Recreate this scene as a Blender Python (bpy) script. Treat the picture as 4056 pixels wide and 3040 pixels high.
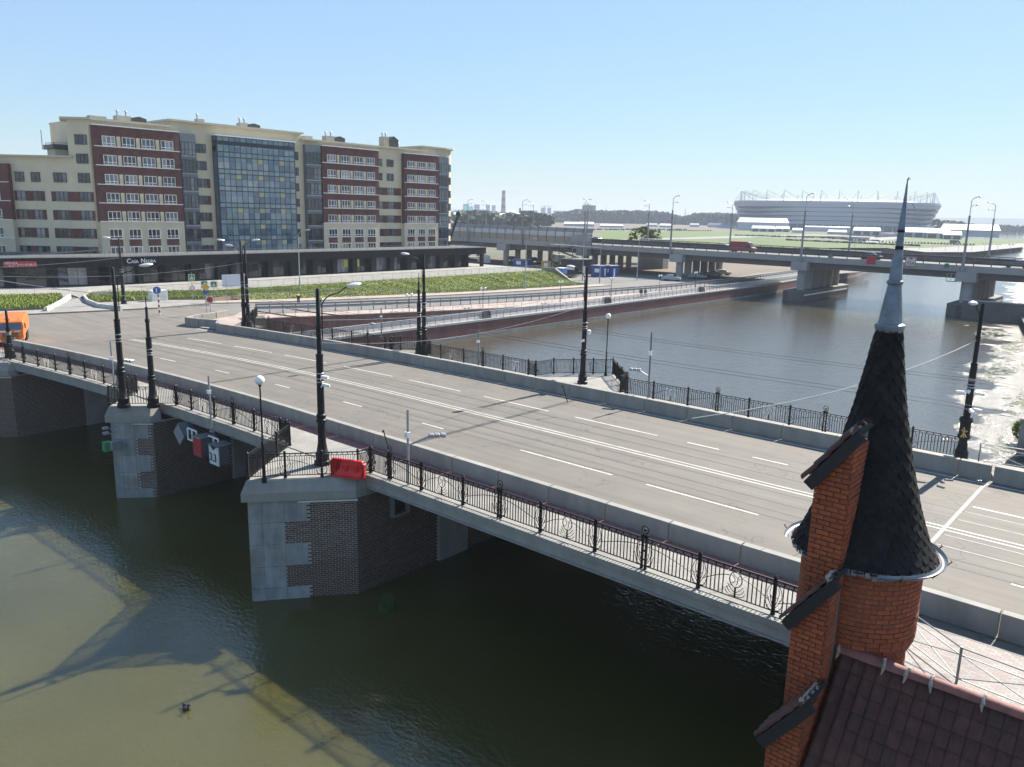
import bpy, bmesh, math, random
from mathutils import Vector, Matrix
import numpy as np
random.seed(7)
for o in list(bpy.data.objects): bpy.data.objects.remove(o)
C = bpy.context.scene.collection
sc = bpy.context.scene
# ------------------------------------------------------------------ frame
# x runs along the road bridge (to the right bank), y along the river (away), z up; metres.
A = (.7551, -.6556); V = (.6556, .7551)
F = 3150.; PIT = math.radians(12.1); ROL = math.radians(1.25); CAMZ = 17.4; K = 4056/2212
def cam_axes():
    fw = Vector((0, math.cos(PIT), -math.sin(PIT))); rt = Vector((1, 0, 0)); up = rt.cross(fw)
    R = math.cos(ROL)*rt + math.sin(ROL)*up; U = -math.sin(ROL)*rt + math.cos(ROL)*up
    t = lambda p: Vector((p.x*A[0]+p.y*A[1], p.x*V[0]+p.y*V[1], p.z))
    return t(R), t(U), t(fw)
CR, CU, CF = cam_axes()
def ray(x, y): return CF + CR*((x*K-2028)/F) + CU*((1520-y*K)/F)
def at(x, y, z=0.):
    d = ray(x, y); s = (z-CAMZ)/d.z; return Vector((d.x*s, d.y*s, z))
def atx(x, y, u):
    d = ray(x, y); s = u/d.x; return Vector((u, d.y*s, CAMZ+d.z*s))
def aty(x, y, v):
    d = ray(x, y); s = v/d.y; return Vector((d.x*s, v, CAMZ+d.z*s))
cam_d = bpy.data.cameras.new('camera'); cam = bpy.data.objects.new('camera', cam_d); C.objects.link(cam)
cam.matrix_world = Matrix(((CR.x, CU.x, -CF.x, 0), (CR.y, CU.y, -CF.y, 0), (CR.z, CU.z, -CF.z, CAMZ), (0, 0, 0, 1)))
cam_d.sensor_width = 36; cam_d.lens = F/4056*36; cam_d.clip_start = .5; cam_d.clip_end = 20000
sc.camera = cam
# ------------------------------------------------------------------ light
SUN_EL = math.radians(39.5); SUN_ROT = math.radians(2.7)
w = bpy.data.worlds.new('World'); sc.world = w; w.use_nodes = True
nt = w.node_tree; bg = nt.nodes['Background']
sky = nt.nodes.new('ShaderNodeTexSky'); sky.sky_type = 'NISHITA'; sky.sun_disc = False
sky.sun_elevation = SUN_EL; sky.sun_rotation = SUN_ROT; sky.altitude = 0; sky.air_density = 1.0; sky.dust_density = .1; sky.ozone_density = 4.0
gmn = nt.nodes.new('ShaderNodeGamma'); gmn.inputs['Gamma'].default_value = .75; nt.links.new(sky.outputs[0], gmn.inputs[0])
tint = nt.nodes.new('ShaderNodeVectorMath'); tint.operation = 'MULTIPLY'; bw = nt.nodes.new('ShaderNodeRGBToBW'); nt.links.new(sky.outputs[0], bw.inputs[0]); pw = nt.nodes.new('ShaderNodeMath'); pw.operation = 'POWER'; pw.inputs[1].default_value = -.35; nt.links.new(bw.outputs[0], pw.inputs[0]); mk_ = nt.nodes.new('ShaderNodeMath'); mk_.operation = 'MULTIPLY'; mk_.inputs[1].default_value = 3.1; nt.links.new(pw.outputs[0], mk_.inputs[0]); nt.links.new(mk_.outputs[0], tint.inputs[1]); nt.links.new(gmn.outputs[0], tint.inputs[0]); tn2 = nt.nodes.new('ShaderNodeVectorMath'); tn2.operation = 'MULTIPLY'; tn2.inputs[1].default_value = (.95, 1.03, 1.08); nt.links.new(tint.outputs[0], tn2.inputs[0]); nt.links.new(tn2.outputs[0], bg.inputs[0]); bg.inputs[1].default_value = .052
sd = bpy.data.lights.new('sun', 'SUN'); sd.energy = 5.0; sd.angle = math.radians(.5); sd.color = (1, .935, .83)
so = bpy.data.objects.new('sun', sd); C.objects.link(so)
sdir = Vector((math.sin(SUN_ROT)*math.cos(SUN_EL), math.cos(SUN_ROT)*math.cos(SUN_EL), math.sin(SUN_EL)))
so.rotation_euler = sdir.to_track_quat('Z', 'Y').to_euler(); so.location = sdir*100
vs = sc.view_settings; vs.view_transform = 'Standard'; vs.look = 'None'; vs.gamma = 1; vs.use_curve_mapping = False; vs.exposure = 1.18
sc.cycles.max_bounces = 6; sc.cycles.diffuse_bounces = 3; sc.cycles.glossy_bounces = 3; sc.cycles.volume_bounces = 0
# ------------------------------------------------------------------ materials
MATS = {}
def mat(name, col, rough=.8, var=.12, scale=3., metal=0., bump=0., bscale=30., dirt=None, dscale=.35, damt=.5, spec=.5, coord='Object', trans=0., emit=0.):
    if name in MATS: return MATS[name]
    m = bpy.data.materials.new(name); m.use_nodes = True; n = m.node_tree; b = n.nodes['Principled BSDF']; L = n.links
    b.inputs['Roughness'].default_value = rough; b.inputs['Metallic'].default_value = metal
    b.inputs['Specular IOR Level'].default_value = spec
    tc = n.nodes.new('ShaderNodeNewGeometry'); src = tc.outputs['Position']
    if coord == 'Object':
        t2 = n.nodes.new('ShaderNodeTexCoord'); src = t2.outputs['Object']
    col4 = (*col, 1)
    last = None
    if var > 0:
        no = n.nodes.new('ShaderNodeTexNoise'); no.inputs['Scale'].default_value = scale; no.inputs['Detail'].default_value = 5
        L.new(src, no.inputs['Vector'])
        mr = n.nodes.new('ShaderNodeMapRange'); mr.inputs['From Min'].default_value = .3; mr.inputs['From Max'].default_value = .7
        mr.inputs['To Min'].default_value = 1-var; mr.inputs['To Max'].default_value = 1+var; L.new(no.outputs['Fac'], mr.inputs['Value'])
        oi = n.nodes.new('ShaderNodeObjectInfo'); m2 = n.nodes.new('ShaderNodeMapRange')
        m2.inputs['To Min'].default_value = 1-var*.6; m2.inputs['To Max'].default_value = 1+var*.6; L.new(oi.outputs['Random'], m2.inputs['Value'])
        mu = n.nodes.new('ShaderNodeMath'); mu.operation = 'MULTIPLY'; L.new(mr.outputs[0], mu.inputs[0]); L.new(m2.outputs[0], mu.inputs[1])
        vm = n.nodes.new('ShaderNodeVectorMath'); vm.operation = 'SCALE'; vm.inputs[0].default_value = col; L.new(mu.outputs[0], vm.inputs['Scale'])
        last = vm.outputs[0]
    if dirt:
        g2 = n.nodes.new('ShaderNodeNewGeometry')
        d = n.nodes.new('ShaderNodeTexNoise'); d.inputs['Scale'].default_value = dscale; d.inputs['Detail'].default_value = 7; d.inputs['Roughness'].default_value = .65
        L.new(g2.outputs['Position'], d.inputs['Vector'])
        r = n.nodes.new('ShaderNodeMapRange'); r.inputs['From Min'].default_value = .48; r.inputs['From Max'].default_value = .7; r.inputs['To Max'].default_value = damt
        L.new(d.outputs['Fac'], r.inputs['Value'])
        mx = n.nodes.new('ShaderNodeMix'); mx.data_type = 'RGBA'; L.new(r.outputs[0], mx.inputs['Factor'])
        if last: L.new(last, mx.inputs['A'])
        else: mx.inputs['A'].default_value = col4
        mx.inputs['B'].default_value = (*dirt, 1); last = mx.outputs['Result']
    if last: L.new(last, b.inputs['Base Color'])
    else: b.inputs['Base Color'].default_value = col4
    if bump > 0:
        nb = n.nodes.new('ShaderNodeTexNoise'); nb.inputs['Scale'].default_value = bscale; nb.inputs['Detail'].default_value = 4; L.new(src, nb.inputs['Vector'])
        bp = n.nodes.new('ShaderNodeBump'); bp.inputs['Strength'].default_value = bump; bp.inputs['Distance'].default_value = .02
        L.new(nb.outputs['Fac'], bp.inputs['Height']); L.new(bp.outputs[0], b.inputs['Normal'])
    if emit: b.inputs['Emission Color'].default_value = col4; b.inputs['Emission Strength'].default_value = emit
    MATS[name] = m; return m
def pavers(name, c1, c2, mort, bw=.2, bh=.1, rot=0, msize=.008):
    m = bpy.data.materials.new(name); m.use_nodes = True; n = m.node_tree; b = n.nodes['Principled BSDF']; L = n.links
    g = n.nodes.new('ShaderNodeNewGeometry'); mp = n.nodes.new('ShaderNodeMapping'); mp.inputs['Rotation'].default_value = (0, 0, rot)
    L.new(g.outputs['Position'], mp.inputs['Vector'])
    br = n.nodes.new('ShaderNodeTexBrick'); L.new(mp.outputs[0], br.inputs['Vector'])
    br.inputs['Color1'].default_value = (*c1, 1); br.inputs['Color2'].default_value = (*c2, 1); br.inputs['Mortar'].default_value = (*mort, 1)
    br.inputs['Scale'].default_value = 1; br.inputs['Brick Width'].default_value = bw; br.inputs['Row Height'].default_value = bh; br.inputs['Mortar Size'].default_value = msize
    no = n.nodes.new('ShaderNodeTexNoise'); no.inputs['Scale'].default_value = .8; no.inputs['Detail'].default_value = 6; L.new(g.outputs['Position'], no.inputs['Vector'])
    mr = n.nodes.new('ShaderNodeMapRange'); mr.inputs['From Min'].default_value = .3; mr.inputs['From Max'].default_value = .7; mr.inputs['To Min'].default_value = .82; mr.inputs['To Max'].default_value = 1.15
    L.new(no.outputs['Fac'], mr.inputs['Value'])
    vm = n.nodes.new('ShaderNodeVectorMath'); vm.operation = 'SCALE'; L.new(br.outputs['Color'], vm.inputs[0]); L.new(mr.outputs[0], vm.inputs['Scale'])
    L.new(vm.outputs[0], b.inputs['Base Color']); b.inputs['Roughness'].default_value = .85
    bp = n.nodes.new('ShaderNodeBump'); bp.inputs['Strength'].default_value = .5; bp.inputs['Distance'].default_value = .01; bp.invert = True
    L.new(br.outputs['Fac'], bp.inputs['Height']); L.new(bp.outputs[0], b.inputs['Normal'])
    MATS[name] = m; return m
# ------------------------------------------------------------------ mesh helpers
ORG = {}
def link(o, parent=None, org=None):
    C.objects.link(o)
    if parent is not None:
        o.parent = parent; ORG[o.name] = ORG.get(parent.name, Vector((0, 0, 0)))
    else:
        ORG[o.name] = Vector(org) if org is not None else Vector((0, 0, 0))
    return o
def tag(o, label=None, cat=None, group=None, kind=None):
    if label: o['label'] = label
    if cat: o['category'] = cat
    if group: o['group'] = group
    if kind: o['kind'] = kind
    return o
def thing(name, loc, label, cat, group=None, rz=0.):
    o = bpy.data.objects.new(name, None); o.empty_display_size = .2; link(o, None, loc); o.location = loc; o.rotation_euler = (0, 0, rz)
    if rz: ORG[o.name] = Vector((0, 0, 0))
    return tag(o, label, cat, group)
class MB:
    def __init__(s): s.v = []; s.f = []
    def add(s, vs, fs):
        n = len(s.v); s.v += [tuple(p) for p in vs]; s.f += [tuple(n+i for i in f) for f in fs]; return s
    def box(s, x0, x1, y0, y1, z0, z1):
        return s.add([(x0,y0,z0),(x1,y0,z0),(x1,y1,z0),(x0,y1,z0),(x0,y0,z1),(x1,y0,z1),(x1,y1,z1),(x0,y1,z1)],
                     [(0,3,2,1),(4,5,6,7),(0,1,5,4),(1,2,6,5),(2,3,7,6),(3,0,4,7)])
    def obox(s, o, a, b, c):
        # oriented box from corner o with edge vectors a, b, c (right handed)
        o = Vector(o); a = Vector(a); b = Vector(b); c = Vector(c)
        return s.add([o, o+a, o+a+b, o+b, o+c, o+a+c, o+a+b+c, o+b+c], [(0,3,2,1),(4,5,6,7),(0,1,5,4),(1,2,6,5),(2,3,7,6),(3,0,4,7)])
    def cbox(s, o, a, b, c, w, d, h):
        # centred on o in a,b ; base at o in c
        a = Vector(a).normalized(); b = Vector(b).normalized(); c = Vector(c).normalized(); o = Vector(o)
        return s.obox(o-a*w/2-b*d/2, a*w, b*d, c*h)
    def quad(s, *p): return s.add(p, [tuple(range(len(p)))])
    def prism(s, pts, z0, z1):
        n = len(pts)
        return s.add([(p[0], p[1], z0) for p in pts]+[(p[0], p[1], z1) for p in pts],
              [tuple(range(n-1, -1, -1)), tuple(range(n, 2*n))]+[(i, (i+1) % n, n+(i+1) % n, n+i) for i in range(n)])
    def wall(s, pts, z0, z1, t, closed=False):
        # thick wall along a polyline; z0/z1 numbers or functions of the point
        f = lambda z, p: z(p) if callable(z) else z
        P = [Vector((p[0], p[1])) for p in pts]; n = len(P); L = []; R = []
        for i in range(n):
            a = P[max(i-1, 0)]; b = P[min(i+1, n-1)]; d = (b-a).normalized(); nn = Vector((-d.y, d.x))
            L.append(P[i]+nn*t/2); R.append(P[i]-nn*t/2)
        vs = []
        for i in range(n):
            za, zb = f(z0, P[i]), f(z1, P[i])
            vs += [(L[i].x, L[i].y, za), (R[i].x, R[i].y, za), (R[i].x, R[i].y, zb), (L[i].x, L[i].y, zb)]
        fs = []
        for i in range(n-1):
            a = 4*i; b = 4*i+4
            fs += [(a+k, b+k, b+(k+1) % 4, a+(k+1) % 4) for k in range(4)]
        fs += [(0, 1, 2, 3), (4*n-1, 4*n-2, 4*n-3, 4*n-4)]
        return s.add(vs, fs)
    def tube(s, pts, r, n=6, caps=True):
        P = [Vector(p) for p in pts]; m = len(P); rs = r if isinstance(r, (list, tuple)) else [r]*m; vs = []
        for i in range(m):
            d = (P[min(i+1, m-1)]-P[max(i-1, 0)]).normalized()
            a = d.cross(Vector((0, 0, 1)))
            if a.length < .05: a = Vector((1, 0, 0))
            a.normalize(); b = d.cross(a)
            for k in range(n):
                t = 2*math.pi*(k+.5)/n; vs.append(P[i]+(a*math.cos(t)+b*math.sin(t))*rs[i])
        fs = [(i*n+k, i*n+(k+1) % n, (i+1)*n+(k+1) % n, (i+1)*n+k) for i in range(m-1) for k in range(n)]
        if caps: fs += [tuple(range(n-1, -1, -1)), tuple(range((m-1)*n, m*n))]
        return s.add(vs, fs)
    def lathe(s, prof, c=(0, 0, 0), n=16, a0=0, a1=2*math.pi):
        full = abs(a1-a0-2*math.pi) < 1e-6; m = n if full else n+1
        vs = [(c[0]+r*math.cos(a0+(a1-a0)*k/n), c[1]+r*math.sin(a0+(a1-a0)*k/n), c[2]+z) for r, z in prof for k in range(m)]
        fs = []
        for i in range(len(prof)-1):
            for k in range(n):
                k2 = (k+1) % m if full else k+1
                fs.append((i*m+k, i*m+k2, (i+1)*m+k2, (i+1)*m+k))
        if full: fs += [tuple(range(m-1, -1, -1)), tuple(range((len(prof)-1)*m, len(prof)*m))]
        return s.add(vs, fs)
    def ball(s, c, r, n=10, sz=1.):
        prof = [(max(.001, math.sin(math.pi*i/(n//2+1))*r), -math.cos(math.pi*i/(n//2+1))*r*sz) for i in range(n//2+2)]
        return s.lathe(prof, c, n)
    def build(s, name, m, parent=None, org=None, smooth=False, bev=0):
        me = bpy.data.meshes.new(name)
        o = bpy.data.objects.new(name, me)
        link(o, parent, org)
        og = ORG[o.name]
        me.from_pydata([(v[0]-og.x, v[1]-og.y, v[2]-og.z) for v in s.v], [], s.f)
        if parent is None: o.location = og
        if m is not None: me.materials.append(m)
        me.update()
        if smooth:
            for p in me.polygons: p.use_smooth = True
            if hasattr(me, 'set_sharp_from_angle'): me.set_sharp_from_angle(angle=math.radians(35))
        if bev:
            bm = o.modifiers.new('bevel', 'BEVEL'); bm.width = bev; bm.segments = 1; bm.limit_method = 'ANGLE'
        return o
def kids(o): return [c for c in CH.get(o.name, [])]
def copy_tree(o, loc=None, rz=None, label=None, group=None, parent=None, scale=None):
    c = o.copy(); C.objects.link(c); ORG[c.name] = Vector((0, 0, 0))
    if parent is not None: c.parent = parent
    if loc is not None: c.location = loc
    if rz is not None: c.rotation_euler = (0, 0, rz)
    if scale is not None: c.scale = scale
    if label: c['label'] = label
    if group: c['group'] = group
    for ch in list(o.children): copy_tree(ch, parent=c)
    return c
def struct(name, mb, m, org=None, kind='structure', smooth=False):
    return tag(mb.build(name, m, None, org, smooth), kind=kind)
def lerp(tab, x):
    if x <= tab[0][0]: return tab[0][1]
    for (a, fa), (b, fb) in zip(tab, tab[1:]):
        if x <= b: return fa+(fb-fa)*(x-a)/(b-a)
    return tab[-1][1]
def text_part(s, size, loc, xdir, updir, m, parent, name='lettering', depth=.02, align='LEFT', squeeze=1.):
    cu = bpy.data.curves.new(name, 'FONT'); cu.body = s; cu.size = size; cu.extrude = depth; cu.align_x = align
    t = bpy.data.objects.new(name+'_tmp', cu); C.objects.link(t)
    bpy.context.view_layer.update()
    me = bpy.data.meshes.new_from_object(t.evaluated_get(bpy.context.evaluated_depsgraph_get()))
    C.objects.unlink(t); bpy.data.objects.remove(t)
    o = bpy.data.objects.new(name, me); link(o, parent)
    x = Vector(xdir).normalized(); y = Vector(updir).normalized(); z = x.cross(y); og = ORG[o.name]; L = Vector(loc)
    for v in me.vertices: v.co = L-og+x*v.co.x*squeeze+y*v.co.y+z*v.co.z
    me.materials.clear(); me.materials.append(m); return o
# palette
asphalt = mat('asphalt', (.162,.145,.122), .8, .08, .6, bump=.25, bscale=60, dirt=(.135,.122,.106), dscale=.5, damt=.55, coord='W', spec=.4)
def add_streaks(m, sc_=(.05,1.6,1), lo=.86, hi=1.1, crack=.0):
    n = m.node_tree; L = n.links; b = n.nodes['Principled BSDF']; src = b.inputs['Base Color'].links[0].from_socket
    g = n.nodes.new('ShaderNodeNewGeometry'); mp = n.nodes.new('ShaderNodeMapping'); mp.inputs['Scale'].default_value = sc_; L.new(g.outputs['Position'], mp.inputs['Vector'])
    t = n.nodes.new('ShaderNodeTexNoise'); t.inputs['Scale'].default_value = 1; t.inputs['Detail'].default_value = 6; t.inputs['Roughness'].default_value = .6; L.new(mp.outputs[0], t.inputs['Vector'])
    r = n.nodes.new('ShaderNodeMapRange'); r.inputs['From Min'].default_value = .32; r.inputs['From Max'].default_value = .68; r.inputs['To Min'].default_value = lo; r.inputs['To Max'].default_value = hi; L.new(t.outputs['Fac'], r.inputs['Value'])
    k = r.outputs[0]
    if crack:
        v = n.nodes.new('ShaderNodeTexVoronoi'); v.feature = 'DISTANCE_TO_EDGE'; v.inputs['Scale'].default_value = .13; d = n.nodes.new('ShaderNodeTexNoise'); d.inputs['Scale'].default_value = .6; L.new(g.outputs['Position'], d.inputs['Vector'])
        mx = n.nodes.new('ShaderNodeMix'); mx.data_type = 'VECTOR'; mx.inputs['Factor'].default_value = .12; L.new(g.outputs['Position'], mx.inputs['A']); vs_ = n.nodes.new('ShaderNodeVectorMath'); vs_.operation = 'SCALE'; vs_.inputs['Scale'].default_value = 40; L.new(d.outputs['Color'], vs_.inputs[0]); L.new(vs_.outputs[0], mx.inputs['B']); L.new(mx.outputs['Result'], v.inputs['Vector'])
        c = n.nodes.new('ShaderNodeMapRange'); c.inputs['From Max'].default_value = .006; c.inputs['To Min'].default_value = 1-crack; c.inputs['To Max'].default_value = 1; L.new(v.outputs['Distance'], c.inputs['Value'])
        mu = n.nodes.new('ShaderNodeMath'); mu.operation = 'MULTIPLY'; L.new(k, mu.inputs[0]); L.new(c.outputs[0], mu.inputs[1]); k = mu.outputs[0]
    s = n.nodes.new('ShaderNodeVectorMath'); s.operation = 'SCALE'; L.new(src, s.inputs[0]); L.new(k, s.inputs['Scale']); L.new(s.outputs[0], b.inputs['Base Color'])
add_streaks(asphalt, crack=.35)
asphalt2 = mat('road_asphalt', (.17,.165,.155), .85, .10, .4, bump=.2, bscale=50, dirt=(.21,.2,.18), dscale=.1, damt=.5, coord='W', spec=.25)
concrete = mat('concrete', (.275,.262,.232), .8, .1, 1.2, bump=.15, bscale=20, dirt=(.25,.245,.22), dscale=.6, damt=.5, coord='W')
concrete_d = mat('weathered_concrete', (.27,.26,.245), .85, .15, .8, bump=.2, bscale=10, dirt=(.17,.16,.145), dscale=.3, damt=.6, coord='W')
stone = mat('pier_stone', (.30,.31,.30), .75, .15, 1.5, bump=.2, bscale=25, dirt=(.21,.19,.14), dscale=.9, damt=.75, coord='W')
iron = mat('black_iron', (.007,.007,.008), .5, .2, 8, spec=.3)
galv = mat('galvanised_steel', (.36,.37,.38), .45, .15, 4, metal=.6)
steelshiny = mat('polished_steel', (.72,.72,.71), .3, .05, 3, metal=.35, spec=.8)
paint_w = mat('road_paint', (.50,.485,.43), .7, .15, 5, dirt=(.26,.25,.22), dscale=2.5, damt=.85, coord='W')
add_streaks(concrete, (1.5,1.5,.25), .84, 1.08); add_streaks(stone, (2.2,2.2,.35), .72, 1.12)
darkbrick = mat('dark_clinker_brick', (.090,.052,.036), .75, .45, 9, bump=.3, bscale=40)
mortar_p = mat('pale_mortar', (.44,.41,.36), .9, .15, 4)
orange_brick = mat('orange_brick', (.27,.066,.023), .8, .32, 7, bump=.4, bscale=45, dirt=(.20,.05,.022), dscale=6, damt=.6)
mortar_g = mat('grey_mortar', (.21,.18,.155), .95, .2, 10, bump=.5, bscale=40)
glassd = mat('window_glass', (.045,.055,.075), .06, .5, .35, spec=.9, coord='W')
white_pvc = mat('white_frame', (.75,.74,.71), .5, .05)
dark_frame = mat('dark_frame', (.035,.037,.042), .45, .1)
cream = mat('cream_render', (.60,.52,.37), .85, .06, .5, dirt=(.53,.46,.33), dscale=.15, damt=.5, coord='W')
redbr = mat('red_facade_brick', (.125,.050,.040), .85, .22, .9, dirt=(.10,.036,.03), dscale=.5, damt=.6, coord='W')
brownbr = mat('dark_facade_brick', (.085,.045,.036), .85, .2, 1.5, coord='W')
shopstone = mat('anthracite_cladding', (.016,.0155,.016), .75, .45, 1.5, coord='W', spec=.25)
whitemat = mat('white_paint', (.78,.78,.76), .5, .06)
rail_grey = mat('grey_rail_paint', (.20,.21,.22), .5, .1, metal=.3)
WZ = .35
# ------------------------------------------------------------------ ground, water
def ground_mat():
    m = mat('far_ground', (.125,.115,.085), .95, .25, .01, coord='W', dirt=(.08,.12,.04), dscale=.004, damt=.8); return m
gm = ground_mat()
# land edges (x of the left quay along the river)
QX = [(-400,-76.4),(44,-76.4),(130,-76.2),(175,-76.4),(210,-79),(260,-84),(340,-98),(500,-150),(900,-330),(1500,-420)]
RX = [(-400,9),(10,2),(20,-3.5),(46,-5.2),(60,-7.2),(70,-8.4),(110,-14.5),(150,-20),(163,-22),(164,-26),(185,-27),(186,-8),(260,30),(500,40),(900,120),(1500,260)]
mb = MB()
ys = [-900,-200,-60,0,44,60,90,130,175,186,210,260,340,500,700,900,1200,1500]
def farland(side):
    m = MB(); n = 0
    for i, y in enumerate(ys):
        q = lerp(QX if side < 0 else RX, y)
        m.v += [(q, y, WZ+1.2), (q+side*24, y, 2.6), (q+side*60, y, 2.9), (side*7500, y, 3.0)]
    for i in range(len(ys)-1):
        for k in range(3): m.f.append((4*i+k, 4*i+k+1, 4*i+5+k, 4*i+4+k) if side > 0 else (4*i+k+1, 4*i+k, 4*i+4+k, 4*i+5+k))
    return m
m = farland(-1)
b0 = len(m.v); m.v += [(-7500,1500,3.0),(-420,1500,WZ+1.2),(-7500,7500,3.0),(-420,7500,3.0)]; m.f.append((b0, b0+1, b0+3, b0+2))
m2 = farland(1); o0 = len(m.v); m.v += m2.v; m.f += [tuple(i+o0 for i in f) for f in m2.f]
b0 = len(m.v); m.v += [(260,1500,WZ+1.2),(7500,1500,3.0),(260,7500,3.0),(7500,7500,3.0),(-420,1900,2.5),(260,1900,2.5),(-420,7500,3),(260,7500,3)]
m.f += [(b0, b0+1, b0+3, b0+2), (b0+4, b0+5, b0+7, b0+6)]
for s_ in (1,):
    b0 = len(m.v); m.v += [(-7500,-900,3),(7500,-900,3),(7500,-2500,3),(-7500,-2500,3)]; m.f.append((b0, b0+1, b0+2, b0+3))
# cut: left part near the city is rebuilt in detail, so lower it beneath the detail sheets
ground = struct('ground', m, gm)
# water
wm = bpy.data.materials.new('river_water'); wm.use_nodes = True; n = wm.node_tree; b = n.nodes['Principled BSDF']; L = n.links
g = n.nodes.new('ShaderNodeNewGeometry')
no = n.nodes.new('ShaderNodeTexNoise'); no.inputs['Scale'].default_value = .07; no.inputs['Detail'].default_value = 4; L.new(g.outputs['Position'], no.inputs['Vector'])
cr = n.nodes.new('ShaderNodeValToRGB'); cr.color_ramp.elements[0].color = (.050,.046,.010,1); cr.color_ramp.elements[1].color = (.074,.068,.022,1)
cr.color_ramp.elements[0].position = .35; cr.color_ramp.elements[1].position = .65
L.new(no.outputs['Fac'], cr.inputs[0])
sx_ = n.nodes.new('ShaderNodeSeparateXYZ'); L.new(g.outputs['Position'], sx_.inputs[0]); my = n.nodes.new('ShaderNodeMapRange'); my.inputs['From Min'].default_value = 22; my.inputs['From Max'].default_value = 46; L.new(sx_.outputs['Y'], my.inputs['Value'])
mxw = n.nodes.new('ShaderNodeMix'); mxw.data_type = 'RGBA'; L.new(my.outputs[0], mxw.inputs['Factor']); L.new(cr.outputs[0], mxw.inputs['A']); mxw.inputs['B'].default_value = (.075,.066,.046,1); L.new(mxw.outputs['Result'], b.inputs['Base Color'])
b.inputs['Subsurface Weight'].default_value = 1.; b.inputs['Subsurface Radius'].default_value = (1.0,.9,.5); b.inputs['Subsurface Scale'].default_value = .45; b.subsurface_method = 'BURLEY'; b.inputs['Roughness'].default_value = .07; b.inputs['IOR'].default_value = 1.5; b.inputs['Specular IOR Level'].default_value = .6
mp = n.nodes.new('ShaderNodeMapping'); mp.inputs['Scale'].default_value = (1.0, 1.7, 1); mp.inputs['Rotation'].default_value = (0, 0, .55); L.new(g.outputs['Position'], mp.inputs['Vector'])
def bump(scale, dist, det, prev=None, st=1.):
    t = n.nodes.new('ShaderNodeTexNoise'); t.inputs['Scale'].default_value = scale; t.inputs['Detail'].default_value = det; t.inputs['Distortion'].default_value = .4; L.new(mp.outputs[0], t.inputs['Vector'])
    bp = n.nodes.new('ShaderNodeBump'); bp.inputs['Distance'].default_value = dist; bp.inputs['Strength'].default_value = st; L.new(t.outputs['Fac'], bp.inputs['Height'])
    if prev: L.new(prev.outputs[0], bp.inputs['Normal'])
    return bp
b1 = bump(.5, .022, 2); b2 = bump(3.6, .020, 3, b1)
for bb, lo, hi in ((b1, .02, .035), (b2, .02, .03)):
    q_ = n.nodes.new('ShaderNodeMapRange'); q_.inputs['To Min'].default_value = lo; q_.inputs['To Max'].default_value = hi; L.new(my.outputs[0], q_.inputs['Value']); L.new(q_.outputs[0], bb.inputs['Distance']); 
# wind ruffled patch along the right bank
def mth(op, a, b_=None):
    q = n.nodes.new('ShaderNodeMath'); q.operation = op
    for i, v in enumerate((a, b_)):
        if v is None: continue
        if isinstance(v, (int, float)): q.inputs[i].default_value = v
        else: L.new(v, q.inputs[i])
    return q.outputs[0]
ns = n.nodes.new('ShaderNodeTexNoise'); ns.inputs['Scale'].default_value = .22; ns.inputs['Detail'].default_value = 5; L.new(g.outputs['Position'], ns.inputs['Vector'])
edge = mth('ADD', sx_.outputs['X'], mth('MULTIPLY', sx_.outputs['Y'], .155)); f_ = mth('ADD', mth('MULTIPLY', mth('ADD', edge, 3.2), .25), mth('MULTIPLY', mth('SUBTRACT', ns.outputs['Fac'], .5), 4.5))
mr_ = n.nodes.new('ShaderNodeMapRange'); mr_.interpolation_type = 'SMOOTHSTEP'; L.new(f_, mr_.inputs['Value'])
my2 = n.nodes.new('ShaderNodeMapRange'); my2.inputs['From Min'].default_value = 44; my2.inputs['From Max'].default_value = 52; L.new(sx_.outputs['Y'], my2.inputs['Value'])
ruf = mth('MULTIPLY', mr_.outputs[0], my2.outputs[0])
b3 = bump(5.0, .1, 3, b2); L.new(mth('MULTIPLY', ruf, .16), b3.inputs['Distance']); L.new(b3.outputs[0], b.inputs['Normal'])
L.new(mth('ADD', mth('MULTIPLY', ruf, .16), .08), b.inputs['Roughness'])
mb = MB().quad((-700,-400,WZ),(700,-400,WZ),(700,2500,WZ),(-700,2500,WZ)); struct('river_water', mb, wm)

# ------------------------------------------------------------------ left bank sheets
ZR = [(46,5.72),(53,5.35),(60,5.0),(80,4.3),(100,3.75),(120,3.35),(140,3.05),(175,2.98),(330,2.95)]
zr = lambda y: lerp(ZR, y)
def strip(name, mt, xa, xb, ys_, za, zb, t=None):
    m = MB()
    fx = lambda q, y: q(y) if callable(q) else q
    for y in ys_: m.v += [(fx(xa, y), y, fx(za, y)), (fx(xb, y), y, fx(zb, y))]
    for i in range(len(ys_)-1): m.f.append((2*i, 2*i+1, 2*i+3, 2*i+2) if fx(xb, ys_[0]) > fx(xa, ys_[0]) else (2*i+1, 2*i, 2*i+2, 2*i+3))
    return m
R_ = list(range(46, 60, 2))+list(range(60, 331, 6))
pinkpav = pavers('pink_pavers', (.36,.27,.235), (.38,.31,.27), (.28,.24,.21))
greypav = pavers('grey_pavers', (.31,.295,.265), (.27,.255,.23), (.17,.16,.145))
plazapav = pavers('plaza_pavers', (.32,.305,.27), (.29,.28,.25), (.23,.22,.20), .4, .4)
quayx = lambda y: lerp(QX, y)
inner = lambda y, d: quayx(y)-d
struct('promenade_paving', strip('p', 0, lambda y: inner(y,.5), lambda y: inner(y,3.3), [30]+R_, 2.62, 2.62), pinkpav)
rwz = lambda y: lerp([(44,5.2),(50,5.0),(64,4.35),(75,3.85),(88,3.3),(104,2.66),(400,2.63)], y)
struct('upper_path', strip('p', 0, lambda y: inner(y,3.3), lambda y: inner(y,5.2), R_, rwz, lambda y: zr(y)-.05), pinkpav)
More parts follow.
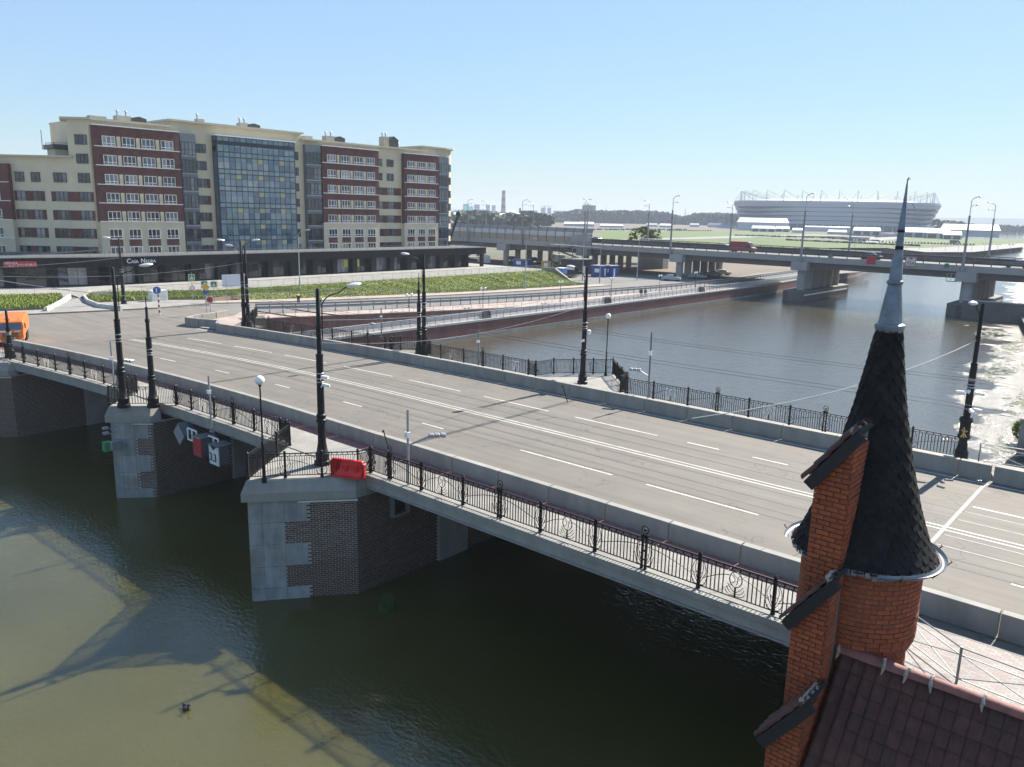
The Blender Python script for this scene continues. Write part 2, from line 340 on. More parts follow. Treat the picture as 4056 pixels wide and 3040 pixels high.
struct('embankment_road', strip('p', 0, lambda y: inner(y,5.2), lambda y: inner(y,17.0) if y > 60 else -93.4, R_, lambda y: zr(y)-.05, zr), asphalt2)
struct('pink_sidewalk', strip('p', 0, -93.4, -96.6, R_[:21], lambda y: zr(y)+.13, lambda y: zr(y)+.13), pinkpav)
k = MB(); k.wall([(-93.4, y) for y in R_[:21]], lambda p: zr(p.y)-.2, lambda p: zr(p.y)+.15, .2); tag(k.build('kerb', concrete), kind='structure')
# grass bank
grassm = mat('grass_blades', (.20,.25,.045), .9, .35, .5, coord='W', dirt=(.26,.24,.09), dscale=.25, damt=.7)
grassg = mat('grass_ground', (.15,.175,.035), .95, .3, .6, coord='W', dirt=(.2,.17,.09), dscale=.3, damt=.7)
dirtm = mat('bare_soil', (.22,.17,.12), .95, .25, .5, coord='W')
bankB = lambda y: lerp([(50,-103.5),(62,-103.5),(76,-101.5),(90,-100.5),(110,-99.5),(136,-100.5)], y)
BY = list(range(56, 136, 5))+[136]
struct('grass_verge', strip('p', 0, -96.6, bankB, BY, lambda y: zr(y)+.1, lambda y: zr(y)+.35), grassg)
struct('grass_bank', strip('p', 0, bankB, -108, BY, lambda y: zr(y)+.35, 5.6), grassg)
def grass(name, pts, n, hmin, hmax, label, mt=grassm):
    # pts: function returning random ground point
    m = MB(); rnd = random.Random(n)
    for i in range(n):
        p = pts(rnd); h = rnd.uniform(hmin, hmax); a = rnd.uniform(0, 6.28); w_ = rnd.uniform(.05, .12); lx, ly = rnd.uniform(-.5, .5)*h, rnd.uniform(-.5, .5)*h
        dx, dy = math.cos(a)*w_, math.sin(a)*w_
        m.add([(p[0]-dx, p[1]-dy, p[2]), (p[0]+dx, p[1]+dy, p[2]), (p[0]+lx, p[1]+ly, p[2]+h)], [(0, 1, 2)])
    o = m.build(name, mt); tag(o, label, 'grass', kind='stuff'); return o
def bankpt(r):
    y = r.uniform(56, 135.5); t = r.random(); b_ = bankB(y)
    return (b_+(-108-b_)*t, y, zr(y)+.3+(5.6-zr(y)-.35)*t)
grass('bank_grass', bankpt, 60000, .05, .17, 'long yellow green grass covering the slope below the dark shop fronts')
def vergept(r):
    y = r.uniform(56, 135.5); t = r.random(); b_ = bankB(y); return (-96.8+(b_+96.8)*t, y, zr(y)+.12+.22*t)
grass('verge_grass', vergept, 9000, .05, .16, 'short grass on the flat verge behind the grey pavement fence')
# plaza and city ground
pl = MB()
pl.quad((-108,44,5.6),(-108,136,5.6),(-150,136,5.6),(-150,44,5.6)); pl.quad((-108,-60,5.6),(-108,44,5.6),(-300,44,5.6),(-300,-60,5.6))
struct('plaza_paving', pl, plazapav)
bk = MB(); bk.quad((-150,44,5.6),(-150,160,5.6),(-300,160,5.6),(-300,44,5.6)); bk.quad((-150,136,5.6),(-108,136,5.6),(-112,152,3.1),(-150,160,3.4)); struct('back_yard_ground', bk, asphalt2)
cw = MB(); cw.wall([(-100.4,134.8),(-106.5,136.0)], 2, lambda p: 3.4+(-100.4-p.x)/6.1*2.6, .5); cw.wall([(-106.5,136),(-108.5,134)],2,6.1,.5)
tag(cw.build('retaining_wall', concrete, None, (-103,135.4,3)), 'sloping concrete end wall closing off the grass bank near the blue box', 'wall')
# intersection plateau
ip = MB(); ip.prism([(-70,23),(-70,47),(-80,47),(-82,58),(-93.5,58),(-93.6,45),(-94.6,30),(-96.5,-10),(-88,-60),(-70,-60)], 4.6, 5.79)
ip2 = MB().quad((-66,20,5.8),(-66,41,5.8),(-72,48,5.78),(-94,48,5.78),(-94,-60,5.8),(-66,-60,5.8)); 
def deck_c(x): return 0 if x > -36 else -.0024*(x+36)**2
struct('intersection_ground', MB().prism([(-78.0,-80),(-70.5,14),(-70.2,24),(-70.2,43),(-76.4,44),(-76.4,47),(-81.6,47),(-81.6,46),(-108,46),(-108,-80)], -1, 5.77), asphalt)
# pavement band on the town side with two grass beds
sw = MB(); sw.prism([tuple(at(x, y, 5.8)[:2]) for x, y in ((0,683.5),(243,672),(340,667),(452,657),(452,650),(330,651),(250,655),(185,650),(150,637),(165,625),(195,625),(185,640),(100,672),(0,675))][::-1], 5.6, 5.92)
struct('town_pavement', sw, greypav)
def bed(name, pix, h, n, label):
    P = [at(x, y, 5.8) for x, y in pix]; m = MB().prism([(p.x, p.y) for p in P], 5.5, 6.0); o = m.build(name, dirtm, None); tag(o, kind='structure')
    xs = [p.x for p in P]; yy = [p.y for p in P]
    def inside(x, y):
        c = False; j = len(P)-1
        for i in range(len(P)):
            if (P[i].y > y) != (P[j].y > y) and x < (P[j].x-P[i].x)*(y-P[i].y)/(P[j].y-P[i].y)+P[i].x: c = not c
            j = i
        return c
    def pt(r):
        while True:
            x, y = r.uniform(min(xs), max(xs)), r.uniform(min(yy), max(yy))
            if inside(x, y): return (x, y, 6.0)
    grass('bed_grass', pt, n, .15, h, label)
bed('planting_bed_soil', [(0,672),(95,668),(135,650),(132,641),(0,645)], .45, 7000, 'tall weeds in the planting bed at the left edge beyond the orange truck')
bed('planting_bed_soil', [(185,646),(215,656),(330,650),(452,648),(520,640),(430,634),(200,638)], .45, 9000, 'tall weeds in the planting bed behind the curved white kerb wall')
# ------------------------------------------------------------------ quay wall
qw = thing('quay_wall', (-76.4,100,0), 'long dark red quay wall with pale coping along the far bank of the river', 'quay wall')
redpanel = mat('red_quay_panels', (.155,.065,.055), .75, .16, .6, coord='W', dirt=(.2,.12,.1), dscale=.5, damt=.4)
yl = list(range(44, 330, 3)); i = 0
QP = MB().box(0,1,0,1,0,1)
base_me = None
for y0, y1 in zip(yl, yl[1:]):
    a = Vector((quayx(y0), y0)); b_ = Vector((quayx(y1), y1)); d = (b_-a); nn = Vector((d.y, -d.x)).normalized()
    m = MB().obox((a.x+.06*nn.x, a.y+.06*nn.y, .5), (d.x*.995, d.y*.995, 0), (-nn.x*.18, -nn.y*.18, 0), (0, 0, 1.9))
    m.build('wall_panel', redpanel, qw)
m = MB().wall([(quayx(y)-.25, y) for y in yl], .0, 2.35, .25); m.build('backing', concrete_d, qw)
m = MB().wall([(quayx(y)-.2, y) for y in yl], 2.4, 2.68, .62); m.build('coping', mat('pale_coping', (.46,.45,.42), .7, .08, 1), qw)
m = MB().wall([(quayx(y)+.06, y) for y in yl], -.5, .75, .14); m.build('stained_base', concrete_d, qw)
# retaining wall between the two levels
rw = thing('retaining_wall', (-79.6,70,3), 'dark red panelled retaining wall beside the lower promenade ramp', 'wall')
for y0 in range(44, 104, 2):
    m = MB().wall([(inner(y0,3.2)+.02, y0+.02), (inner(y0+2,3.2)+.02, y0+1.98)], 2.4, lambda p: rwz(p.y)+.12, .2)
    m.build('wall_panel', mat('dark_red_panel', (.10,.055,.05), .8, .25, 1., coord='W'), rw)
m = MB().wall([(inner(y,3.3), y) for y in range(44, 106, 4)], lambda p: rwz(p.y)+.0, lambda p: rwz(p.y)+.2, .4); m.build('coping', concrete, rw)
# ------------------------------------------------------------------ bridge
XL = [-73+i*1.5 for i in range(0, 47)]+[-3, 0, 6, 14, 30, 60]
XL = [x for x in XL if x < -4]+[-3,0,6,14,30,60]
def band(y0, y1, z, xs=None, t=None):
    m = MB(); xs = xs or XL
    for x in xs: m.v += [(x, y0+deck_c(x), z), (x, y1+deck_c(x), z)]
    for i in range(len(xs)-1): m.f.append((2*i, 2*i+2, 2*i+3, 2*i+1))
    return m
bridge = thing('road_bridge', (-30,32,0), 'road bridge deck with concrete fascias spanning the river on brick faced piers', 'bridge')
d = MB(); xs = [x for x in XL if x <= -5.9]
for x in xs: c = deck_c(x); d.v += [(x,21.1+c,5.83),(x,21.1+c,5.42),(x,22.4+c,5.35),(x,23.6+c,4.75),(x,41.2+c,4.75),(x,42.3+c,5.35),(x,43.55+c,5.42),(x,43.55+c,5.83)]
for i in range(len(xs)-1):
    for k_ in range(8): d.f.append((8*i+k_, 8*i+(k_+1) % 8, 8*i+8+(k_+1) % 8, 8*i+8+k_))
d.f.append(tuple(range(7,-1,-1))); d.f.append(tuple(range(8*(len(xs)-1), 8*len(xs))))
d.build('deck_slab', concrete, bridge)
gd = MB()
for v in (24.5,27,29.5,32,34.5,37,39.5):
    gd.wall([(x, v+deck_c(x)) for x in xs], 4.0, 4.8, .35)
gd.build('girders', mat('painted_girder', (.10,.12,.13), .6, .1), bridge)
fs = MB(); fs.wall([(x, 21.07+deck_c(x)) for x in xs], 5.40, 5.46, .1); fs.build('drip_strip', galv, bridge)
# surfaces
rd = band(24.75, 40.35, 5.86); struct('road', rd, asphalt)
struct('near_walkway', band(21.12, 24.0, 5.95, xs), greypav); struct('near_red_strip', band(23.35, 24.08, 5.954, xs), mat('red_paint_strip', (.24,.10,.085), .8, .2, 4, coord='W'))
struct('far_walkway', band(41.0, 43.5, 5.95, xs), greypav)
rx = [-6,-3,0,6,14,30,60]
struct('right_bank_paving_near', MB().prism([(-5.9,24.0),(-5.9,20.6),(-3,20.0),(60,20),(60,24.0)], 3, 5.955), pavers('bank_pavers', (.36,.335,.30), (.30,.24,.215), (.22,.2,.18)))
struct('right_bank_paving_far', MB().prism([(-6.1,41.0),(60,41.0),(60,48),(-7,43.6)], 3, 5.955), greypav)
struct('right_bank_road_base', MB().prism([(-6.3,24.2),(60,24.2),(60,40.8),(-6.3,40.8)], 0, 5.84), asphalt)
# kerb stone edge outside railings
ke = MB(); ke.wall([(x, 21.22+deck_c(x)) for x in xs], 5.80, 6.0, .36); ke.build('near_edge_kerb', concrete, bridge)
ke = MB(); ke.wall([(x, 43.25+deck_c(x)) for x in xs], 5.80, 6.0, .4); ke.build('far_edge_kerb', concrete, bridge)
# parapet walls built of panels
def parapet(name, label, vv, x0, x1, step, phase, th=.34, z1=6.62):
    t = thing(name, (x0, vv, 5.9), label, 'parapet wall')
    x = x0
    while x < x1-.2:
        xe = min(x+step, x1)
        n_ = 3; pts = [(x+.022+(xe-x-.044)*i/n_, vv+deck_c(x+(xe-x)*i/n_)) for i in range(n_+1)]
        m = MB().wall(pts, 5.84, z1, th); o = m.build('wall_panel', concrete, t, bev=.02)
        x = xe
    return t
parapet('parapet_wall', 'near concrete parapet between road and brick red walkway strip', 24.3, -71.5, -6.0, 2.77, 0)
parapet('parapet_wall', 'near parapet continuing right of the pointed turret on the bank', 24.95, -5.8, 14, 2.77, 0)
parapet('parapet_wall', 'far concrete parapet whose road side face lies in shade', 40.72, -70.0, -6.2, 2.84, 0)
parapet('parapet_wall', 'far parapet continuing on the right bank past the expansion joint', 40.72, -6.1, 14, 2.84, 0)
# rounded end of the far parapet
rt = thing('parapet_wall', (-75,38,5.8), 'pale rounded end of the far parapet where the road meets the town street', 'parapet wall')
cp = [(-70.0, 40.72+deck_c(-70)), (-72.0,37.9), (-74.4,37.5), (-75.9,37.9), (-76.9,39.0), (-77.3,40.2), (-77.8,42.0), (-78.6,43.8)]
cp[0] = (-70.02, 40.72+deck_c(-70.02)); cp[1] = (-72.2, 39.3); cp[2] = (-74.2, 38.4); 
for a_, b_ in zip(cp, cp[1:]):
    a_ = Vector(a_); b_ = Vector(b_); MB().wall([tuple(a_.lerp(b_, .01)), tuple(a_.lerp(b_, .99))], 5.75, 6.6, .34).build('wall_panel', concrete, rt, bev=.02)
struct('corner_pavement', MB().prism([(-69.9,37.6),(-72.2,39.3),(-74.2,38.4),(-75.9,37.9),(-76.9,39.0),(-77.3,40.2),(-78.6,44.5),(-81.4,47.2),(-77,47.2),(-76.5,43.8),(-69.9,41.5)], 5.0, 5.94), pinkpav)
# markings
def mark(name, v0, v1, x0, x1, z=5.868):
    n_ = max(1, int((x1-x0)/2)); xx = [x0+(x1-x0)*i/n_ for i in range(n_+1)]
    return band(v0, v1, z, xx)
mk = MB()
def addm(o):
    k0 = len(mk.v); mk.v.extend(o.v); mk.f.extend([tuple(i+k0 for i in f) for f in o.f])
for vv in (32.62, 32.98): addm(mark('', vv, vv+.11, -71, 40))
addm(mark('', 39.98, 40.10, -70, 40))
for x0, x1 in ((-38.9,-37.1),(-31.8,-30.1),(-24.6,-19.1),(-17.3,-12.1),(-10.3,-5.3),(-3.4,1.5),(3.5,8.5),(-46,-44.4),(-53,-51.3),(-60,-58)): addm(mark('', 29.0, 29.13, x0, x1))
for x0, x1 in ((-67.9,-63.2),(-61.5,-56.6),(-55.0,-50),(-48,-42.7),(-41,-36),(-33.9,-28.6),(-26.6,-21.1),(-15.7,-13.9),(-19.3,-17.5),(-11,-9),(-6,-1),(1,6)): addm(mark('', 36.25, 36.38, x0, x1))
tag(mk.build('road_markings', paint_w), kind='structure')
seam_line = mat('dark_seam_line', (.05,.048,.046), .7, .2, 3, coord='W'); sm = MB()
mk = MB()
for vv in (30.9, 32.1, 34.2, 35.4): addm(mark('', vv, vv+.07, -71, -6, 5.864))  # narrow dark lines running lengthwise along the lanes
addm(band(24.9, 40.2, 5.864, [-29.4,-29.05])); addm(band(24.9, 40.2, 5.864, [-49.4,-49.1])); 
tag(mk.build('road_lines_and_seams', seam_line), kind='structure')
mk = MB(); addm(band(24.5, 40.5, 5.867, [-6.35,-6.2])); 
for vv in (30.9, 32.1, 34.2, 35.4): addm(mark('', vv, vv+.09, -6.1, 40, 5.867))
tag(mk.build('expansion_joint', mat('joint_steel', (.26,.25,.23), .7, .2, 4)), kind='structure')
# ------------------------------------------------------------------ piers
BR = MB().box(0, 1, 0, 1, 0, 1)
def brickface(parent, o, a, n_, W, H, bw, bh, mt, maxn=300, t=.012, skip=None, joint=.018, name='brick', count=None, rnd=None, noise=.006):
    """bricks on a vertical face: o lower left corner, a along, n_ outward normal. each brick proud of the mortar bed"""
    a = Vector(a).normalized(); n_ = Vector(n_).normalized(); up = Vector((0, 0, 1)); o = Vector(o); rnd = rnd or random.Random(3)
    og = ORG[parent.name]; rest = MB(); rows = int(H/bh+.001); made = 0; meshes = {}
    for r in range(rows-1, -1, -1):
        x = -bw*.5 if r % 2 else 0.
        c_ = 0
        while x < W-.02:
            x0 = max(x, 0); x1 = min(x+bw-joint, W); x += bw
            if x1-x0 < .04: continue
            z0 = r*bh; 
            if skip and skip((x0+x1)/2, z0+bh/2): continue
            th = t+rnd.uniform(-noise, noise)
            if made < maxn:
                key = (round(x1-x0, 3), rnd.randrange(3))
                if key not in meshes:
                    me = bpy.data.meshes.new(name); ww = x1-x0; hh = bh-joint; q = .012
                    tt = th
                    vs = [a*0, a*ww, a*ww+up*hh, up*hh]
                    ins = [a*q+up*q, a*(ww-q)+up*q, a*(ww-q)+up*(hh-q), a*q+up*(hh-q)]
                    V_ = [tuple(v-n_*.01) for v in vs]+[tuple(v+n_*(tt-.008)) for v in vs]+[tuple(v+n_*tt) for v in ins]
                    F_ = [(k_, (k_+1) % 4, 4+(k_+1) % 4, 4+k_) for k_ in range(4)]+[(4+k_, 4+(k_+1) % 4, 8+(k_+1) % 4, 8+k_) for k_ in range(4)]+[(8, 9, 10, 11)]
                    if a.cross(up).dot(n_) < 0: F_ = [f[::-1] for f in F_]
                    me.from_pydata(V_, [], F_); me.materials.append(mt); me.update(); meshes[key] = me
                ob = bpy.data.objects.new(name, meshes[key]); link(ob, parent); ob.location = o+a*x0+up*z0-og; made += 1
            else:
                p = o+a*x0+up*z0-n_*.01
                rest.obox(p, a*(x1-x0), -n_*-(th+.01), up*(bh-joint)) if a.cross(n_).dot(up) > 0 else rest.obox(p, n_*(th+.01), a*(x1-x0), up*(bh-joint))
    if rest.v:
        tag(rest.build('small_bricks', mt, parent), kind='stuff')
    return made
def stones(parent, o, a, n_, cells, mt, t=.05):
    a = Vector(a).normalized(); n_ = Vector(n_).normalized(); up = Vector((0, 0, 1)); o = Vector(o)
    for x0, x1, z0, z1 in cells:
        p = o+a*(x0+.006)+up*(z0+.006)-n_*.01; A_ = a*(x1-x0-.012); N_ = n_*(t+.01); U_ = up*(z1-z0-.012)
        m = MB().obox(p, A_, N_, U_) if A_.cross(N_).dot(U_) > 0 else MB().obox(p, N_, A_, U_)
        m.build('stone_block', mt, parent)
def pier(name, label, nose, shR, shL, y1, topz=5.0, bricks=300, stonew=2.2, narrow=False, corb=.75):
    cx = nose[0]; t = thing(name, (cx, nose[1]+2, 0), label, 'bridge pier')
    core = MB().prism([nose, shR, (shR[0], y1), (shL[0], y1), shL], -1.5, topz); core.build('pier_core', mortar_p, t)
    N = Vector((*nose, 0)); S = Vector((*shR, 0)); a = (S-N).normalized(); W = (S-N).length; nn = Vector((a.y, -a.x, 0))
    if nn.y > 0: nn = -nn
    H = topz-WZ; bh = .093; z0 = -.1
    blocks = []; hb = (topz-z0)/5
    for i in range(5):
        zz = z0+i*hb; ext = (i % 2 == 0)
        blocks += [(0, stonew*.37, zz, zz+hb), (stonew*.37, stonew*.95, zz, zz+hb)]
        if ext and stonew*1.52 < W+.3: blocks.append((stonew*.95, min(stonew*1.55, W), zz, zz+hb))
    stones(t, (N.x, N.y, 0), a, nn, blocks, stone)
    sk = lambda x, z: any(b_[0]-.02 <= x <= b_[1]+.02 and b_[2] <= z+z0 <= b_[3] for b_ in blocks)
    brickface(t, (N.x, N.y, z0), a, nn, W, topz-z0, .26, bh, darkbrick, bricks, skip=sk)
    # river side face
    sy = Vector((shR[0], shR[1], z0)); Ls = y1-shR[1]; Lb = min(Ls, 13)
    p0, p1 = 4.9, 6.9
    brickface(t, sy, (0, 1, 0), (1, 0, 0), Lb, topz-z0, .26, bh, darkbrick, 0, skip=lambda x, z: p0 <= x <= p1)
    MB().box(shR[0]-.02, shR[0]+.16, shR[1]+p0, shR[1]+p1, -.5, topz).build('pilaster', concrete_d, t)
    # cornice and top
    k1 = [(nose[0], nose[1]-.3), (shR[0]+.25, shR[1]-.25), (shR[0]+.25, shR[1]+corb), (shL[0]-.25, shL[1]+corb), (shL[0]-.25, shL[1]-.25)]
    k2 = [(nose[0], nose[1]-.02), (shR[0]+.02, shR[1]-.05), (shR[0]+.02, shR[1]+corb), (shL[0]-.02, shL[1]+corb), (shL[0]-.02, shL[1]-.05)]
    m = MB(); n5 = 5
    lv = [(k2, topz-.02), (k1, topz+.03), (k1, topz+.42), (k2, topz+.93)]
    for kk, z in lv: m.v += [(p[0], p[1], z) for p in kk]
    for j in range(3):
        for i in range(n5): m.f.append((j*n5+i, j*n5+(i+1) % n5, (j+1)*n5+(i+1) % n5, (j+1)*n5+i))
    m.f.append(tuple(range(4,-1,-1))); m.f.append(tuple(range(15, 20))); m.build('cornice', concrete, t)
    MB().prism([(p[0]*.97+cx*.03, p[1]*.97+(nose[1]+2)*.03) for p in k2], topz+.93, topz+.965).build('platform_paving', greypav, t)
    MB().tube([(nose[0]+.05, nose[1]+.2, topz-.12), (shR[0]+.12, shR[1]-.05, topz-.12)], .05, 6).build('conduit', whitemat, t)
    return t
P1 = pier('bridge_pier', 'wide brick and stone pier carrying the platform with the red plastic barrier', (-29.75,17.05), (-26.95,20.75), (-32.9,21.3), 43, bricks=300, stonew=1.6)
P2 = pier('bridge_pier', 'narrow pier with stone block corner left of the river signs', (-46.9,18.45), (-45.35,20.2), (-48.6,20.2), 43, bricks=120, stonew=1.35, corb=.4)
P3 = pier('bridge_pier', 'left bank abutment pier in deep shade under the bridge end', (-67.6,15.6), (-64.9,18.9), (-70.5,19), 40, bricks=0, stonew=1.5, corb=.4)
# far side platform of pier 1 and 2
for cx, yn, hw, lab in ((-31.6,48.2,3.2,'P'),(-48.4,45.0,1.7,'Q')):
    par = P1 if lab == 'P' else P2; c = deck_c(cx)
    MB().prism([(cx, yn), (cx-hw, yn-3.1 if lab == 'P' else yn-1.4), (cx-hw, 43.2+c), (cx+hw, 43.2+c), (cx+hw, yn-3.6 if lab == 'P' else yn-1.4)], 0, 5.96).build('far_cutwater', concrete, par)
# right abutment
ra = thing('bridge_abutment', (-5.5,30,0), 'right bank abutment wall under the end of the bridge', 'abutment')
MB().box(-5.8, 0, 21.3, 43.3, -1, 5.3).build('wall', concrete_d, ra)
# ------------------------------------------------------------------ ornate railings
def curve(m, pts, r=.016, n=4):
    P = [Vector((p[0], 0, p[1])) for p in pts]
    if len(P) == 3 or len(P) == 4:
        # bezier through control polygon
        out = []
        for i in range(7):
            t = i/6; Q = P
            while len(Q) > 1: Q = [Q[j].lerp(Q[j+1], t) for j in range(len(Q)-1)]
            out.append(Q[0])
        P = out
    m.tube(P, r, n, False)
def mesh_of(mb, name, m):
    me = bpy.data.meshes.new(name); me.from_pydata(mb.v, [], mb.f); me.materials.append(m); me.update(); return me
def panel_mesh(kind):
    L = 1.0; m = MB()   # drawn for a 1.9 m bay, x normalised afterwards
    W = 1.9 if kind != 'M' else 2.3
    m.box(0, W, -.028, .028, 1.06, 1.10); m.box(0, W, -.012, .012, .955, .98); m.box(0, W, -.018, .018, .09, .12)
    nb = int(W/.125)
    for i in range(1, nb):
        x = W*i/nb
        if .18 < x < W-.18 and not (kind == 'M' and abs(x-W/2) < .27): m.tube([(x, 0, .1), (x, 0, .97)], .019, 4, False)
    for i in range(1, int(W/.25)): m.box(W*i/int(W/.25)-.02, W*i/int(W/.25)+.02, -.01, .01, .98, 1.06)
    N = 10
    if kind == 'R': pts = [(.12+(W-.12)*i/N, .38+.42*math.sin(math.pi/2*i/N)) for i in range(N+1)]; m.tube([(p[0], 0, p[1]) for p in pts], .014, 4, False)
    if kind == 'L': pts = [((W-.12)*i/N, .38+.42*math.cos(math.pi/2*i/N)) for i in range(N+1)]; m.tube([(p[0], 0, p[1]) for p in pts], .014, 4, False)
    if kind == 'M':
        pts = [(.12+(W-.24)*i/N, .38+.42*math.sin(math.pi*i/N)) for i in range(N+1)]; m.tube([(p[0], 0, p[1]) for p in pts if abs(p[0]-W/2) > .2][:5], .014, 4, False)
        m.tube([(p[0], 0, p[1]) for p in pts if p[0]-W/2 > .2], .014, 4, False)
        c = W/2
        m.tube([(c+.19*math.sin(a*math.pi/8), 0, .68+.25*math.cos(a*math.pi/8)) for a in range(17)], .018, 4, False)
        m.tube([(c, 0, .1), (c, 0, .43)], .03, 5)
        # monogram like scroll work inside the oval
        for q in ([(c-.12,.55),(c+.05,.62),(c-.02,.74),(c-.13,.8)], [(c+.02,.5),(c+.1,.62),(c,.72),(c+.12,.84)], [(c-.1,.86),(c,.75),(c+.12,.72)]): curve(m, q, .012)
        for s in (-1, 1):
            for q in ([(c, .2), (c+s*.22, .22), (c+s*.26, .4)], [(c, .15), (c+s*.25, .12), (c+s*.3, .28)], [(c, .25), (c+s*.12, .32), (c+s*.24, .5)]): curve(m, q, .012)
    m.v = [(v[0]/W, v[1], v[2]) for v in m.v]
    return mesh_of(m, 'rail_panel', iron)
PM = {k: panel_mesh(k) for k in 'PRLM'}
def flourish(m, c, s):
    for q in ([(c+s*.03,.12),(c+s*.3,.15),(c+s*.22,.42),(c+s*.30,.5)], [(c+s*.03,.18),(c+s*.16,.35),(c+s*.18,.5)], [(c+s*.03,.25),(c+s*.10,.4),(c+s*.12,.55)],
              [(c+s*.06,.5),(c+s*.26,.66),(c+s*.02,.82),(c+s*.16,.97)], [(c+s*.2,.45),(c+s*.3,.75),(c+s*.05,1.0)], [(c+s*.03,.13),(c+s*.24,.1),(c+s*.26,.24),(c+s*.16,.24)]): curve(m, q, .012)
m = MB().box(-.045, .045, -.045, .045, 0, 1.14); m.lathe([(.075,0),(.075,.1),(.05,.16)], (0,0,0), 8); m.lathe([(.06,1.12),(.07,1.16),(.02,1.22)], (0,0,0), 8)
flourish(m, 0, 1); flourish(m, 0, -1); POST = mesh_of(m, 'post', iron)
m = MB()
for s in (-1, 1): m.box(s*.07-.03, s*.07+.03, -.04, .04, 0, 1.2); m.lathe([(.06,0),(.06,.12)], (s*.07,0,0), 6); flourish(m, s*.07, s)
m.box(-.13, .13, -.05, .05, 1.12, 1.2); m.tube([(.13*math.sin(a*math.pi/6), 0, 1.36+.13*math.cos(a*math.pi/6)) for a in range(13)], .022, 5, False)
m.ball((0,0,1.35), .055, 8); m.box(-.04,.04,-.03,.03,.3,.34); m.box(-.05,.05,-.03,.03,.6,.66); m.box(-.04,.04,-.03,.03,.9,.93); RING = mesh_of(m, 'ring_post', iron)
def part(me, name, parent, loc, rz=0, sx=1., org=True):
    o = bpy.data.objects.new(name, me); link(o, parent); o.location = Vector(loc)-ORG[parent.name]; o.rotation_euler = (0, 0, rz); o.scale = (sx, 1, 1); return o
def run(t, stations, f, kinds):
    # stations: list of (position parameter, post kind); f maps it to a point
    P = [f(s[0]) for s in stations]
    for i, (s, kd) in enumerate(stations):
        a = P[max(i-1, 0)]; b = P[min(i+1, len(P)-1)]; rz = math.atan2(b.y-a.y, b.x-a.x)
        if kd == 'r': part(RING, 'ring_post', t, P[i], rz)
        elif kd == 'p': part(POST, 'post', t, P[i], rz)
        if i < len(P)-1:
            d = P[i+1]-P[i]; part(PM[kinds[i]], 'rail_panel', t, P[i], math.atan2(d.y, d.x), d.length)
def seq(x0, x1, ring0, flip=False):
    xs = []; k_ = math.floor((x0-ring0)/6.41)-1
    while ring0+k_*6.41 < x1+6.5:
        r = ring0+k_*6.41; xs += [(r, 'r', 'L'), (r+2.01, 'p', 'M'), (r+4.45, 'p', 'R')]; k_ += 1
    xs = [x for x in xs if x0+.35 < x[0] < x1-.35]
    kb = {'r': 'R', 'p': 'P'}
    st = [(x0, 'p')]+[(x[0], x[1]) for x in xs]+[(x1, 'p')]
    kinds = ['P']+[x[2] for x in xs]
    return st, kinds
fn = lambda y: (lambda x: Vector((x, y+deck_c(x), 6.0)))
for x0, x1, y, lab in ((-26.75, -5.0, 21.4, 'near ornate black railing from the red barrier platform to the turret'), (-44.4, -33.3, 21.4, 'near ornate black railing between the two pier platforms above the river signs'), (-66.5, -49.0, 21.4, 'near ornate black railing at the left end of the bridge'),
                      (-28.0, -8.0, 43.1, 'far ornate black railing right of the far platform in front of the river'), (-46.4, -35.2, 43.1, 'far ornate black railing between the far platforms'), (-69.0, -50.4, 43.1, 'far ornate black railing at the left end toward the quay')):
    st, kd = seq(x0, x1, -19.07 if y < 30 else -21.12)
    t = thing('ornate_railing', (x0, y+deck_c(x0), 6.0), lab, 'railing', 'ornate bridge railings'); run(t, st, fn(y), kd)
def polyrun(lab, pts, bay=1.75):
    t = thing('ornate_railing', (*pts[0], 6.0), lab, 'railing', 'ornate platform railings')
    for a, b in zip(pts, pts[1:]):
        a = Vector((*a, 6.0)); b = Vector((*b, 6.0)); n_ = max(1, round((b-a).length/bay)); ks = ['P'] if n_ == 1 else (['R', 'L'] if n_ == 2 else ['P']+['R', 'L']*((n_-1)//2)+['P'])
        for i in range(n_):
            p = a.lerp(b, i/n_); d = (b-a)/n_; part(POST, 'post', t, p, math.atan2(d.y, d.x)); part(PM[ks[i % len(ks)]], 'rail_panel', t, p, math.atan2(d.y, d.x), d.length)
polyrun('black railing round the near pier platform in front of the red barrier', [(-26.8,21.4), (-26.85,20.75), (-29.75,17.15), (-32.75,21.2), (-33.25,21.4)])
polyrun('black railing round the small platform left of the river signs', [(-44.4,21.3), (-45.3,20.25), (-46.9,18.5), (-48.6,20.3), (-49.0,21.0)])
polyrun('black railing round the far platform beside the globe lamp', [(-35.2,43.1), (-35.0,44.9), (-32.0,48.1), (-28.4,44.4), (-28.1,43.15)])
polyrun('black railing round the small far platform with the two tall poles', [(-50.4,42.7), (-50.2,43.5), (-48.4,44.8), (-46.7,43.6), (-46.5,43.0)])
polyrun('black railing at the left edge returning along the abutment', [(-66.5,19.2), (-67.6,16.0), (-70.5,16.0)])
polyrun('black railing curving along the far corner beside the twin poles', [(-69.0,40.5), (-71.0,41.2), (-73.2,43.6), (-76.2,46.0)])
